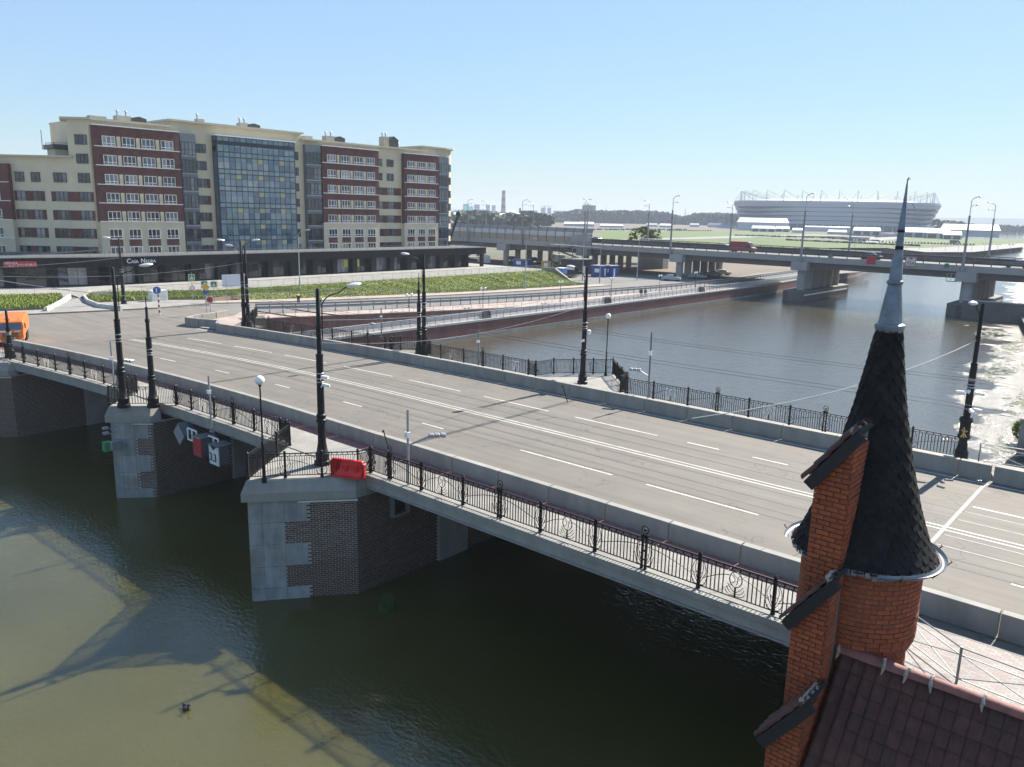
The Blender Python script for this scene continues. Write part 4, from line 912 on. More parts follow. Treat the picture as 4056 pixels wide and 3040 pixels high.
m.build('roof_access', cream, apt); p = wp(7.0, 25.6, -5)
m = MB()
for s1 in (-1.7, 1.7):
    for s2 in (-1.7, 1.7): m.tube([(p.x+s1, p.y+s2, 25.6), (p.x+s1, p.y+s2, 26.6)], .04, 4)
for zz in (26.2, 26.6): m.tube([(p.x-1.7,p.y-1.7,zz),(p.x+1.7,p.y-1.7,zz),(p.x+1.7,p.y+1.7,zz),(p.x-1.7,p.y+1.7,zz),(p.x-1.7,p.y-1.7,zz)], .035, 4)
m.box(p.x-2, p.x+2, p.y-2, p.y+2, 25.6, 26.3); m.tube([(p.x-2.3,p.y-2,25.6),(p.x-2.3,p.y-2,28.6)], .05, 4); m.build('roof_railing', dkm, apt)
# ------------------------------------------------------------------ dark shop podium
shop = thing('shop_podium', (-123, 90, 5.6), 'dark anthracite shop podium running along the foot of the apartment building', 'shop building')
E0 = Vector((-122.7, 131.5, 0)); E1 = Vector((-122.7, 49.5, 0)); q0 = at(0, 624, 5.6); E2 = Vector((q0.x, q0.y, 0)); E2 = E1+(E2-E1)*2.2
pod = MB(); zt = 9.75
poly = [(UF-.5, 131), (-122.75+.05, 131.5), (E1.x, E1.y), (E2.x, E2.y), (E2.x-8, E2.y+6), (UF-10, 46), (UF-.5, 52)]
MB().prism(poly, 8.35, zt).build('fascia', shopstone, shop); MB().prism([(p[0]+(.15 if i in (1,2) else 0), p[1]) for i, p in enumerate(poly)], zt, zt+.12).build('roof_edge', galv, shop); MB().prism([(UF-.4, 130.8), (-123.1, 131.2), (E1.x-.4, E1.y+.1), (E2.x-.4, E2.y+.5), (E2.x-8, E2.y+6), (UF-10, 46), (UF-.4, 52)], zt+.1, zt+.14).build('roof_membrane', mat('roof_membrane', (.10,.10,.10), .9, .2, 1, coord='W'), shop)
inset = 2.0
MB().prism([(UF-.5, 126), (-122.7-inset, 126), (E1.x-inset, E1.y+.8), (E2.x-inset*.7, E2.y+inset*.9), (E2.x-8, E2.y+6), (UF-10, 46), (UF-.5, 52)], 5.5, 8.35).build('shop_wall', shopstone, shop)
shopg = mat('shop_glass', (.05,.053,.055), .05, .4, .8, spec=.9, coord='W'); intr = mat('shop_interior_pale', (.26,.26,.25), .7, .3, 1, coord='W')
z2 = lambda x, y: ((900+x/1.842)/K, (400+y/1.842)/K)
ops = [(0,30),(60,130),(160,300),(335,465),(540,625),(660,775),(805,915),(950,1055),(1090,1190),(1220,1315),(1345,1435),(1465,1550),(1580,1660),(1690,1760)]
lst = []
for a_, b_ in ops:
    va = atx(*z2(a_, 1210), -122.7).y; vb = atx(*z2(b_, 1210), -122.7).y; lst.append((va, vb))
z1_ = lambda x, y: ((x/1.842)/K, (400+y/1.842)/K)
l2 = []
for a_, b_ in [(605,790),(880,1010),(1045,1200),(1255,1400),(1455,1590),(1660,1720)]:
    va = atx(*z1_(a_, 1260), -122.7).y; vb = atx(*z1_(b_, 1260), -122.7).y
    if va > 50: l2.append((va, vb))
allop = sorted(l2+lst); prev = 50.0
for k_, (va, vb) in enumerate(allop):
    if va-prev > .2: MB().box(-124.7, -122.72, prev, va, 5.5, 8.36).build('pillar', shopstone, shop)
    prev = vb
    w_ = vb-va; o = window(shop, (-123.9, va, 5.7), YM, w_, 2.6, dark_frame, max(2, int(w_/1.2)), .0, .15)
    MB().box(-124.0, -123.95, va+w_*.1, vb-w_*.1, 5.75, 6.9).build('display', intr, shop) if k_ % 3 != 1 else None
MB().box(-124.7, -122.72, prev, 126.0, 5.5, 8.36).build('pillar', shopstone, shop); MB().box(-123.4,-122.8,130.2,130.9,5.5,8.36).build('pillar', shopstone, shop)
dE = (E2-E1).normalized(); nE = Vector((-dE.y, dE.x, 0)); nE = nE if nE.x > 0 else -nE
tt = 1.0
while tt < (E2-E1).length-5:
    p = E1+dE*tt-nE*.05; A1 = dE*1.4; m = MB().obox(p+Vector((0,0,5.5)), -nE*1.9, dE*1.4, Vector((0,0,2.86))) if nE.cross(dE).z < 0 else MB().obox(p+Vector((0,0,5.5)), dE*1.4, -nE*1.9, Vector((0,0,2.86))); m.build('pillar', shopstone, shop)
    window(shop, p+dE*5.2-nE*.8+Vector((0,0,5.7)), -dE, 3.8, 2.6, dark_frame, 3, 0, .2)
    q = p+dE*2.0-nE*1.0+Vector((0,0,5.7)); MB().quad(q, q+dE*2.6, q+dE*2.6+Vector((0,0,1.2)), q+Vector((0,0,1.2))).build('display', intr, shop)
    tt += 5.2
m = MB()
v_ = 50.
pr_ = [Vector((-122.5, y, 9.85)) for y in range(50, 132, 2)]
for p in pr_: m.tube([p, p+Vector((0,0,.75))], .025, 4)
m.tube([pr_[0]+Vector((0,0,.75)), pr_[-1]+Vector((0,0,.75))], .03, 4)
n_ = int((E2-E1).length/2); 
for i in range(n_): p = E1+dE*2*i+nE*.1+Vector((0,0,9.85)); m.tube([p, p+Vector((0,0,.75))], .025, 4)
m.tube([E1+Vector((.1,0,10.6)), E2+Vector((.1,0,10.6))], .03, 4)
m.build('roof_railing', rail_grey, shop)
for a_, b_ in ((878,903),(968,988)):
    va = atx(*z2(a_, 1190), -122.7).y; vb = atx(*z2(b_, 1190), -122.7).y; MB().box(-123.75, -123.7, va, vb, 6.7, 8.1).build('yellow_poster', mat('poster_yellow', (.55,.48,.08), .6, 0), shop)
sgnm = mat('sign_letter_white', (.8,.8,.8), .5, 0)
pa = atx(274, 571, -122.62); pb = atx(329, 569, -122.62)
tt_ = text_part('C', .95, (pa.x, pa.y, 8.8), (0,1,0), (0,0,1), sgnm, shop, 'shop_lettering')
text_part('ASA', .62, (pa.x, pa.y+.66, 8.8), (0,1,0), (0,0,1), sgnm, shop, 'shop_lettering'); text_part('N', .95, (pa.x, pa.y+2.1, 8.8), (0,1,0), (0,0,1), sgnm, shop, 'shop_lettering'); text_part('EGRA', .62, (pa.x, pa.y+2.86, 8.8), (0,1,0), (0,0,1), sgnm, shop, 'shop_lettering')
# rent banner on the bent shop front
def on_front(x, y, out=.12):
    d = ray(x, y); # intersect with vertical plane through E1 along dE
    o_ = E1+nE*out; s_ = (o_.x*nE.x+o_.y*nE.y)/(d.x*nE.x+d.y*nE.y); return Vector((d.x*s_, d.y*s_, CAMZ+d.z*s_))
c0, c1 = on_front(8, 579), on_front(80, 577); c2 = on_front(80, 564); hgt = c2.z-c1.z
bn = thing('banner', c0, 'red rental banner with white Cyrillic lettering and phone number on the dark shop front', 'banner')
dx_ = (Vector((c1.x, c1.y, 0))-Vector((c0.x, c0.y, 0))); 
c0.z = c1.z = (c0.z+c1.z)/2
m = MB().obox(c0-nE*.05, dx_, nE*.05, Vector((0,0,hgt))) if dx_.cross(nE).z > 0 else MB().obox(c0-nE*.05, nE*.05, dx_, Vector((0,0,hgt)))
m.build('sheet', mat('banner_red', (.38,.035,.03), .6, .05), bn)
ux = dx_.normalized(); W_ = dx_.length
text_part('АРЕНДА', hgt*.55, c0+nE*.03+ux*W_*.03+Vector((0,0,hgt*.48)), ux, (0,0,1), sgnm, bn, 'lettering', .005, squeeze=.82)
text_part('128 м²', hgt*.32, c0+nE*.03+ux*W_*.12+Vector((0,0,hgt*.12)), ux, (0,0,1), sgnm, bn, 'lettering', .005)
text_part('8-911-07-08-171', hgt*.42, c0+nE*.03+ux*W_*.42+Vector((0,0,hgt*.3)), ux, (0,0,1), sgnm, bn, 'lettering', .005, squeeze=.98)
# ------------------------------------------------------------------ brick turret house at the right
TX, TY = -4.5, 16.2
house = thing('brick_gatehouse', (-1, 15, 6), 'brick bridge house with stepped gable wall and red tiled roof in the right foreground', 'house')
gx0, gx1 = -5.10, -4.46
pant = mat('old_clay_tile', (.080,.027,.018), .75, .3, 6, bump=.4, bscale=30, dirt=(.05,.025,.02), dscale=1.4, damt=.7, coord='W')
ridgem = mat('ridge_clay', (.22,.085,.07), .7, .2, 5, bump=.3, bscale=25)
mortar_l = mat('lime_mortar', (.33,.28,.23), .95, .3, 9, bump=.6, bscale=30)
timber = mat('black_timber', (.018,.016,.017), .8, .3, 12, bump=.4, bscale=30)
# stepped gable: (front y, top z) blocks going down toward the viewer
steps = [(14.76, 16.2, 12.6), (14.32, 14.76, 9.85), (13.62, 14.32, 7.65), (12.7, 13.62, 5.0)]
core = MB()
for y0, y1, z1 in steps: core.box(gx0+.03, gx1-.03, y0+.03, y1+.03, 0, z1)
core.v = core.v
# top of each block slopes down to the left (-x)
core2 = MB()
for y0, y1, z1 in steps[:3]: core2.add([(gx0+.03,y0+.03,z1),(gx1-.03,y0+.03,z1),(gx1-.03,y0+.03,z1+.95),(gx0+.03,y1,z1),(gx1-.03,y1,z1),(gx1-.03,y1,z1+.95)], [(0,1,2),(5,4,3),(0,2,5,3),(1,4,5,2),(0,3,4,1)])
core.v += []; k0 = len(core.v); core.v += core2.v; core.f += [tuple(i+k0 for i in f) for f in core2.f]
core.build('gable_core', mortar_g, house)
rb = random.Random(5)
def skipslope(z1):
    return lambda x, z: z > z1+(x)*1.45-.12
for i, (y0, y1, z1) in enumerate(steps[:3]):
    zb = (8.6, 6.2, 3.0)[i]
    brickface(house, (gx0, y0+.01, zb), (1,0,0), (0,-1,0), gx1-gx0, z1+.9-zb, .25, .1, orange_brick, 110, .03, skip=skipslope(z1-zb), joint=.014, rnd=rb, noise=.008)
    yb = (16.1, 14.76, 14.32)[i]
    brickface(house, (gx1-.01, y0+.02, zb+(1.8 if i == 0 else 0)), (0,1,0), (1,0,0), yb-y0, z1+.75-zb-(1.8 if i == 0 else 0), .25, .1, orange_brick, 60, .03, joint=.014, rnd=rb, noise=.008)
# mortar smeared plane behind steps
# copings: tiled mono pitch caps
tile_m = MB()
for i, (y0, y1, z1) in enumerate(steps[:3]):
    xa, xb = gx0-.17, gx1+.06; za, zb = z1-.08, z1+1.1; n_ = (2, 3, 4)[i]; run_ = (y1-y0) if i else .55; y00 = y0-.14
    d = Vector((xb-xa, 0, zb-za)); L_ = d.length; d.normalize(); nn = Vector((-d.z, 0, d.x))
    MB().obox(Vector((xa, y00, za-.02))-nn*.22, d*L_, Vector((0, .10, 0)), nn*.22).build('verge_board', timber, house)
    MB().obox(Vector((xa, y00+.1, za))-nn*.08, d*L_, Vector((0, run_+.12, 0)), nn*.08).build('coping_bed', timber, house)
    nt_ = n_; wt = (run_+.2)/nt_
    for c_ in range(nt_):
        for r_ in range(4):
            # curved tile as half tube rising outwards
            m = MB(); s0 = L_*r_/4; s1 = L_*(r_+1)/4+.05; yc = y00+wt*(c_+.5); rr = wt*.5; pts = []
            for s_, lift in ((s0, .03), (s1, .0)):
                for k_ in range(7):
                    a_ = math.pi*k_/6; pts.append(Vector((xa, yc-rr*math.cos(a_)*1.02, za))+d*s_+nn*(lift+rr*.55*math.sin(a_)))
            m.add(pts, [(k_, k_+1, 8+k_, 7+k_) for k_ in range(6)]); m.build('coping_tile', pant, house)
    m = MB(); e = Vector((xb, y00, zb))
    m.tube([(xb-.07+rb.uniform(-.025,.025), y00+.02+run_*k_/9, zb-.03+rb.uniform(-.02,.015)) for k_ in range(10)], [.055+rb.uniform(-.015,.02) for _ in range(10)], 7)
    m.tube([(xb-.07+.012*rb.uniform(-1,1), y00+.06, zb-.04-.07*k_) for k_ in range(7)], [.055-.005*k_+rb.uniform(-.008,.008) for k_ in range(7)], 7)
    m.build('mortar_fillet', mortar_l, house, smooth=True)
# main roof
RY, RZ = 15.15, 9.05; EY, EZ = 10.6, 3.9; xr0, xr1 = gx1+.1, 7.0
sl = Vector((0, EY-RY, EZ-RZ)); SL = sl.length; sl.normalize(); nr = Vector((0, sl.z, -sl.y)); nr = nr if nr.z > 0 else -nr
m = MB().quad((xr0,RY,RZ-.05),(xr1,RY,RZ-.05),(xr1,EY,EZ-.05),(xr0,EY,EZ-.05)); m.quad((xr0,RY,RZ-.05),(xr0,19.7,RZ-5.2),(xr1,19.7,RZ-5.2),(xr1,RY,RZ-.05)); m.build('roof_deck', timber, house)
MB().prism([(xr0-.2,11.2),(xr1-.3,11.2),(xr1-.3,19.0),(xr0-.2,19.0)], 0, 4.4).build('walls', orange_brick, house)
tw, th_ = .235, .34; ncol = int((xr1-xr0)/tw); nrow = int(SL/th_)+1; tms = []
for v_ in range(4):
    m = MB(); pts = []
    for s_, lf in ((-.04, .01), (th_, .045)):
        for xx, hh in ((0,.0),(.03,.035),(.07,.045),(.11,.02),(.16,.004),(.21,.004),(tw+.005,.0)): pts.append(Vector((xx, 0, 0))+sl*s_+nr*(hh+lf+v_*.003))
    m.add(pts, [(k_, 7+k_, 8+k_, k_+1) for k_ in range(6)]); m.add([pts[7+k_] for k_ in range(7)]+[pts[7+k_]-nr*.03 for k_ in range(7)], [(k_, 7+k_, 8+k_, k_+1) for k_ in range(6)])
    tms.append(mesh_of(m, 'roof_tile', pant))
rest = MB(); cnt = 0
order = [(r_, c_) for r_ in range(nrow) for c_ in range(ncol)]
for r_, c_ in order:
    p = Vector((xr0+c_*tw, RY, RZ))+sl*(r_*th_)
    if c_ < 24 and r_ < 13:
        o = bpy.data.objects.new('roof_tile', tms[rb.randrange(4)]); link(o, house); o.location = p-ORG[house.name]+nr*rb.uniform(0,.008); o.rotation_euler = (rb.uniform(-.01,.01), 0, rb.uniform(-.01,.01))
    else:
        me = tms[rb.randrange(4)]; rest.add([p+v.co for v in me.vertices], [tuple(f.vertices) for f in me.polygons])
tag(rest.build('lower_tiles', pant, house), kind='stuff')
rl = .42; nrd = int((xr1-xr0)/rl)
for k_ in range(nrd):
    x0 = xr0-.05+k_*rl; m = MB(); pts = []
    for x_, r_ in ((x0, .135), (x0+rl+.03, .12)):
        for j in range(9): a_ = math.pi*j/8; pts.append((x_, RY+r_*math.cos(a_), RZ+.03+r_*math.sin(a_)))
    m.add(pts, [(j, j+1, 10+j, 9+j) for j in range(8)]); m.build('ridge_tile', ridgem, house, smooth=True)
    if k_ % 1 == 0:
        m = MB(); 
        m.tube([(x0+.01+rb.uniform(-.02,.02), RY+.142*math.cos(a__), RZ+.03+.142*math.sin(a__)) for a__ in (1.2,1.8,2.3,2.8,3.3)]+[(x0+rb.uniform(-.03,.03), RY-.16, RZ-.09)], [.02,.035,.03,.04,.03,.01], 6)
        if k_ % 2 == 0 or rb.random() < .5: m.build('mortar_dab', mortar_l, house, smooth=True)
# turret
tur = thing('turret', (TX, TY, 6), 'round brick turret with black shingled bell roof and grey metal spire', 'turret')
def ring_bricks(parent, r, z0, z1, a0, a1, bw, bh, mt, maxn, t=.02):
    rr = MB(); cnt_ = 0; ms = {}; rows_ = int((z1-z0)/bh+.01); per = 2*math.pi*r; nb = max(8, round(per/bw)); da = 2*math.pi/nb; og = ORG[parent.name]
    for i in range(rows_-1, -1, -1):
        for j in range(nb):
            a_ = a0+j*da+(da/2 if i % 2 else 0)
            if a_ > a1: break
            th = t+rb.uniform(-.005, .005); w_ = da*r-.014; h_ = bh-.013
            if cnt_ < maxn:
                key = (rb.randrange(4), round(r, 2))
                if key not in ms:
                    q = .008; vs = [(-.02,-w_/2,0),(-.02,w_/2,0),(-.02,w_/2,h_),(-.02,-w_/2,h_),(th-q,-w_/2,0),(th-q,w_/2,0),(th-q,w_/2,h_),(th-q,-w_/2,h_),(th,-w_/2+q,q),(th,w_/2-q,q),(th,w_/2-q,h_-q),(th,-w_/2+q,h_-q)]
                    ms[key] = mesh_of(MB().add(vs, [(k_, (k_+1) % 4, 4+(k_+1) % 4, 4+k_) for k_ in range(4)]+[(4+k_, 4+(k_+1) % 4, 8+(k_+1) % 4, 8+k_) for k_ in range(4)]+[(8,9,10,11)]), 'brick', mt)
                o = bpy.data.objects.new('brick', ms[key]); link(o, parent); o.location = Vector((TX+r*math.cos(a_), TY+r*math.sin(a_), z0+i*bh))-og; o.rotation_euler = (0, 0, a_); cnt_ += 1
            else:
                n_ = Vector((math.cos(a_), math.sin(a_), 0)); tn = Vector((-n_.y, n_.x, 0)); p = Vector((TX, TY, z0+i*bh))+n_*(r-.02)-tn*w_/2
                rr.obox(p, n_*(th+.02), tn*w_, Vector((0,0,h_)))
    if rr.v: tag(rr.build('small_bricks', mt, parent), kind='stuff')
    return cnt_
R1, R2 = 1.13, 1.0
MB().lathe([(.9,0),(R2-.0,0),(R2-.005,9.0),(R2+.03,9.1),(R2+.07,9.2),(R1-.005,9.3),(R1,10.95),(.5,11.0)], (TX,TY,0), 40).build('shaft', mortar_g, tur, smooth=True)
aA, aB = -math.pi*1.02, math.pi*.12
c1 = ring_bricks(tur, R1, 9.3, 10.95, aA, aB, .25, .1, orange_brick, 190)
ring_bricks(tur, R2+.035, 9.0, 9.1, aA, aB, .25, .1, orange_brick, 20); ring_bricks(tur, R2+.075, 9.1, 9.2, aA, aB, .25, .1, orange_brick, 20); ring_bricks(tur, R2+.115, 9.2, 9.3, aA, aB, .25, .1, orange_brick, 20)
ring_bricks(tur, R2, 6.5, 9.0, aA, aB, .25, .1, orange_brick, 240-c1)
# bell roof of hexagonal shingles
prof = [(1.36,10.88),(1.18,11.2),(.94,11.88),(.77,12.5),(.60,13.2),(.455,13.9),(.34,14.6),(.215,15.43)]
shing = mat('black_shingle', (.019,.018,.018), .85, .35, 14, bump=.6, bscale=120, dirt=(.045,.042,.038), dscale=2.2, damt=.6, coord='W', spec=.12)
MB().lathe([(r-.02, z) for r, z in prof], (TX,TY,0), 40).build('roof_deck', shing, tur, smooth=True)
def pr(s):  # arc length parameter
    for (r0, z0), (r1, z1) in zip(prof, prof[1:]):
        l_ = math.hypot(r1-r0, z1-z0)
        if s <= l_: f = s/l_; return r0+(r1-r0)*f, z0+(z1-z0)*f, (r1-r0)/l_, (z1-z0)/l_
        s -= l_
    return prof[-1][0], prof[-1][1], (r1-r0)/l_, (z1-z0)/l_
tot = sum(math.hypot(b[0]-a[0], b[1]-a[1]) for a, b in zip(prof, prof[1:]))
s_ = .02; row = 0; shn = 0; rest = MB()
while s_ < tot-.05:
    r, z, dr, dz = pr(s_); wsh = .27 if r > .6 else .24; nsh = max(6, round(2*math.pi*r/wsh)); hh = .30
    for j in range(nsh):
        a_ = 2*math.pi*(j+(.5 if row % 2 else 0))/nsh+.1
        w_ = 2*math.pi*r/nsh*.985; pts = []
        for (du, ds, lift) in ((-.28,-.02,.026),(.28,-.02,.026),(.5,.11,.02),(.5,hh,.0),(-.5,hh,.0),(-.5,.11,.02)):
            r2, z2_, d1, d2 = pr(max(0, s_+ds)) if s_+ds > 0 else (r-dr*.02, z-dz*.02, dr, dz); aa = a_+du*w_/r*(1 if ds < .2 else .985); q = r2+lift+.004
            pts.append(Vector((TX+q*math.cos(aa), TY+q*math.sin(aa), z2_+lift*.2)))
        ctr = Vector((TX, TY, z)); back = [p-(Vector((p.x-TX, p.y-TY, 0)).normalized()*.018) for p in pts]
        fs_ = [(0,1,2,3,4,5)]+[(i, 6+i, 6+(i+1) % 6, (i+1) % 6) for i in (5, 0, 1)]
        fc = math.cos(a_-math.radians(-75)) 
        if fc > -.1 and shn < 290: MB().add(pts+back, fs_).build('shingle', shing, tur); shn += 1
        else: rest.add(pts+back, fs_)
    s_ += .165; row += 1
tag(rest.build('small_shingles', shing, tur), kind='stuff')
spm = mat('spire_sheet_metal', (.17,.20,.245), .42, .2, 5, metal=.35, bump=.2, bscale=12, dirt=(.07,.07,.07), dscale=5, damt=.5)
sp = [(.24,15.33),(.27,15.40),(.265,15.47),(.215,15.50),(.205,15.6),(.16,15.95),(.123,16.22),(.15,16.25),(.15,16.29),(.118,16.32),(.09,16.7),(.066,16.9),(.066,17.0),(.056,17.4),(.03,17.8),(.008,18.18)]
MB().lathe(sp, (TX,TY,0), 20).build('spire', spm, tur, smooth=True)
MB().lathe([(.07,16.88),(.075,16.9),(.075,16.93),(.07,16.95)], (TX,TY,0), 14).build('spire_band', timber, tur); MB().lathe([(.062,17.2),(.066,17.21),(.066,17.24),(.06,17.25)], (TX,TY,0), 14).build('spire_band', timber, tur)
MB().tube([(TX,TY,18.1),(TX+.02,TY,18.2),(TX+.05,TY-.02,18.16)], .008, 4).tube([(TX,TY,17.75),(TX+.12,TY,17.74),(TX+.2,TY,17.62)], .005, 4).build('wire_hook', timber, tur)
# flashing and gutter
fl = mat('torn_flashing', (.14,.17,.20), .5, .6, 7, metal=.3, coord='W'); gut = mat('gutter_zinc', (.19,.20,.22), .35, .15, 3, metal=.5)
m = MB()
for j in range(70):
    a_ = aA+j*(2*math.pi/70); r = 1.37; h_ = rb.uniform(.09,.16)
    if rb.random() < .15: continue
    b0_ = Vector((TX+r*math.cos(a_), TY+r*math.sin(a_), 10.93)); b1_ = Vector((TX+r*math.cos(a_+.07), TY+r*math.sin(a_+.07), 10.93))
    m.quad(b0_, b1_, b1_+Vector((0,0,-h_)), b0_+Vector((0,0,-h_)))
m.build('flashing', fl, tur)
ga0, ga1 = math.radians(-62), math.radians(200)
m = MB(); N = 40; pts = []
for i in range(N+1):
    a_ = ga0+(ga1-ga0)*i/N
    for j in range(7):
        b_ = math.pi+math.pi*j/6; rr_ = 1.47+.065*math.cos(b_); pts.append((TX+rr_*math.cos(a_), TY+rr_*math.sin(a_), 10.93+.065*math.sin(b_)))
m.add(pts, [(i*7+j, i*7+j+1, (i+1)*7+j+1, (i+1)*7+j) for i in range(N) for j in range(6)]); m.build('gutter', gut, tur, smooth=True)
for k_ in range(9):
    a_ = ga0+(ga1-ga0)*(k_+.5)/9; n_ = Vector((math.cos(a_), math.sin(a_), 0)); c_ = Vector((TX,TY,10.93)); MB().tube([c_+n_*1.36+Vector((0,0,.02)), c_+n_*1.40-Vector((0,0,.07)), c_+n_*1.5-Vector((0,0,.075)), c_+n_*1.56, c_+n_*1.6+Vector((0,0,.04)), c_+n_*1.57+Vector((0,0,.06))], .012, 4).build('gutter_bracket', timber, tur)
# ------------------------------------------------------------------ embankment furniture
def pm_part(me, name, parent, loc, rz, sx=1.): return part(me, name, parent, loc, rz, sx)
# polished promenade railing
m = MB()
for i, z in enumerate((.12,.26,.40,.54,.68,.82)): m.box(0, 3, -.012+.10*math.sin(i*.5)*1, .045+.10*math.sin(i*.5), z-.02, z+.065)
m.box(0, 3, -.07, .07, .98, 1.08)
m.v = [(v[0]/3., v[1], v[2]) for v in m.v]; rp1 = mesh_of(m, 'steel_rails', steelshiny)
m = MB().tube([(0,0,0),(0,.06,.3),(0,.10,.6),(0,.06,.9),(0,-.02,1.0)], .045, 5); rp2 = mesh_of(m, 'curved_post', rail_grey)
t = thing('promenade_railing', (-76.7,100,2.68), 'polished steel railing with curved posts along the top of the red quay wall', 'railing')
ys_ = [44+i*1.5 for i in range(0, 190)]
boxes_y = [atx(x, y, -76.9).y for x, y in ((1048,681),(1311,650),(1515,628))]
for i, (y0, y1) in enumerate(zip(ys_, ys_[1:])):
    if y0 > 330: break
    a = Vector((quayx(y0)-.25, y0, 2.68)); b = Vector((quayx(y1)-.25, y1, 2.68)); d = b-a
    pm_part(rp2, 'curved_post', t, a, math.atan2(d.y, d.x))
    if any(abs(y0+.75-q) < .9 for q in boxes_y): continue
    pm_part(rp1, 'steel_rails', t, a, math.atan2(d.y, d.x), d.length)
for k_, (q, nm) in enumerate(zip(boxes_y, ('nearest the bridge', 'opposite the two walkers', 'farthest before the viaduct'))):
    bx = MB().add([(-77.45,q-.85,2.66),(-76.45,q-.85,2.66),(-76.45,q+.85,2.66),(-77.45,q+.85,2.66),(-77.3,q-.75,3.75),(-76.6,q-.75,3.75),(-76.6,q+.75,3.75),(-77.3,q+.75,3.75)], [(0,3,2,1),(4,5,6,7),(0,1,5,4),(1,2,6,5),(2,3,7,6),(3,0,4,7)])
    tag(bx.build('stone_pedestal', mat('dark_granite', (.05,.047,.047), .6, .3, 3), None, (-77,q,2.7)), 'dark stone pedestal in the promenade railing '+nm, 'pedestal', 'stone pedestals on the quay')
def beamrail(name, lab, pts, h=.85, bay=2.0, mt=None, cat='guardrail', thin=False):
    mt = mt or galv; t = thing(name, pts[0], lab, cat); up = Vector((0,0,1))
    if thin: m = MB().box(0,1,-.02,.02,h-.05,h).box(0,1,-.015,.015,h*.45,h*.45+.03)
    else: m = MB().box(0,1,-.06,.06,h-.2,h+.02).box(0,1,-.05,.05,h-.62,h-.32)
    me = mesh_of(m, 'rail_beam', mt); mp2 = mesh_of(MB().box(-.05,.05,-.05,.05,0,h+.04) if not thin else MB().box(-.025,.025,-.025,.025,0,h), 'post', mt)
    for a, b in zip(pts, pts[1:]):
        a = Vector(a); b = Vector(b); n_ = max(1, round((b-a).length/bay)); d = (b-a)/n_; ang = math.atan2(d.y, d.x)
        for i in range(n_):
            part(mp2, 'post', t, a+d*i, ang); o = part(me, 'rail_beam', t, a+d*i, 0, 1); o.rotation_mode = 'XYZ'
            o.rotation_euler = (0, -math.atan2(d.z, math.hypot(d.x, d.y)), ang); o.scale = (d.length, 1, 1)
    return t
gx = lambda y: inner(y, 5.1)
beamrail('guardrail', 'grey double beam guardrail between the embankment road and the promenade', [(gx(y), y, zr(y)-.05) for y in [49]+list(range(56, 240, 8))], 1.15, 2.0, rail_grey)
beamrail('pavement_fence', 'low grey pavement fence in front of the grass bank', [(-96.5, y, zr(y)+.13) for y in (52, 60, 70, 80, 90, 100, 110, 120, 134)], 1.0, 3.0, rail_grey, 'fence', True)
beamrail('ramp_railing', 'thin silver handrail above the dark red retaining wall', [(inner(y,3.35), y, rwz(y)+.2) for y in (47, 55, 64, 75, 88, 103)], .95, 2.0, steelshiny, 'railing', True)
# picket fences at the edge of the plaza
pk = MB(); 
for i in range(14): pk.box(i/14+.0, i/14+.007, -.012, .012, .08, 1.0)
pk.box(0,1,-.02,.02,.98,1.03); pk.box(0,1,-.015,.015,.08,.12); pk.box(0,.012,-.03,.03,0,1.05); pkm = mesh_of(pk, 'fence_panel', mat('light_fence_paint', (.34,.34,.33), .5, .1))
def picket(lab, pts, bay=2.2):
    t = thing('picket_fence', pts[0], lab, 'fence', 'picket fences round the plaza')
    for a, b in zip(pts, pts[1:]):
        a = Vector(a); b = Vector(b); n_ = max(1, round((b-a).length/bay)); d = (b-a)/n_
        for i in range(n_): part(pkm, 'fence_panel', t, a+d*i, math.atan2(d.y, d.x), d.length)
gA = at(205, 648, 5.8); gB = at(178, 648, 5.8)
picket('light picket fence along the top of the grass bank right of the path', [(gA.x, gA.y, 5.8), (-108.6, 46, 5.65), (-108.4, 90, 5.6), (-108.3, 134, 5.6)])
picket('light picket fence above the planting bed at the left edge', [(at(152,643,5.8).x, at(152,643,5.8).y, 5.8), (at(0,641,5.8).x, at(0,641,5.8).y, 5.8)])
# curved white kerb walls beside the path
for lab, pix in (('pale curved kerb wall sweeping down from the plaza path', [(182,645),(190,655),(215,665),(262,670)]), ('pale curved kerb wall left of the plaza path', [(152,643),(135,655),(112,668),(100,673)])):
    P = [at(x, y, 5.9) for x, y in pix]; m = MB().wall([(p.x, p.y) for p in P], 5.7, lambda p: 6.35, .22); tag(m.build('kerb_wall', mat('pale_concrete', (.45,.44,.41), .8, .08), None, P[0]), lab, 'kerb wall')
# double globe promenade lamps
def dlamp(loc, lab, h=3.3):
    t = thing('double_globe_lamp', loc, lab, 'street lamp', 'double globe lamps on the promenade'); x, y, z = loc
    m = MB().lathe([(.09,0),(.09,.3),(.05,.4),(.035,h-.3)], loc, 8); m.tube([(x,y-.42,z+h-.18),(x,y-.42,z+h-.3),(x,y+.42,z+h-.3),(x,y+.42,z+h-.18)], .03, 5); m.build('post', iron, t)
    for s in (-1, 1): MB().ball((x, y+s*.42, z+h), .19, 12).build('globe', globem, t, smooth=True)
for (x, y), lab in zip(((884,690),(1043,672),(1209.8,652.8),(1319.6,642),(1424,633),(1501,624)), ('nearest the bridge beside the twin pier poles','second from the bridge behind the quay railing','third from the bridge near the grass bank end','fourth from the bridge left of the two walkers','right of the two walkers before the parked cars','closest to the viaduct columns')):
    p = atx(x, y, -80.2); p.z = max(p.z, 2.6); dlamp(tuple(p), 'double globe lamp '+lab)
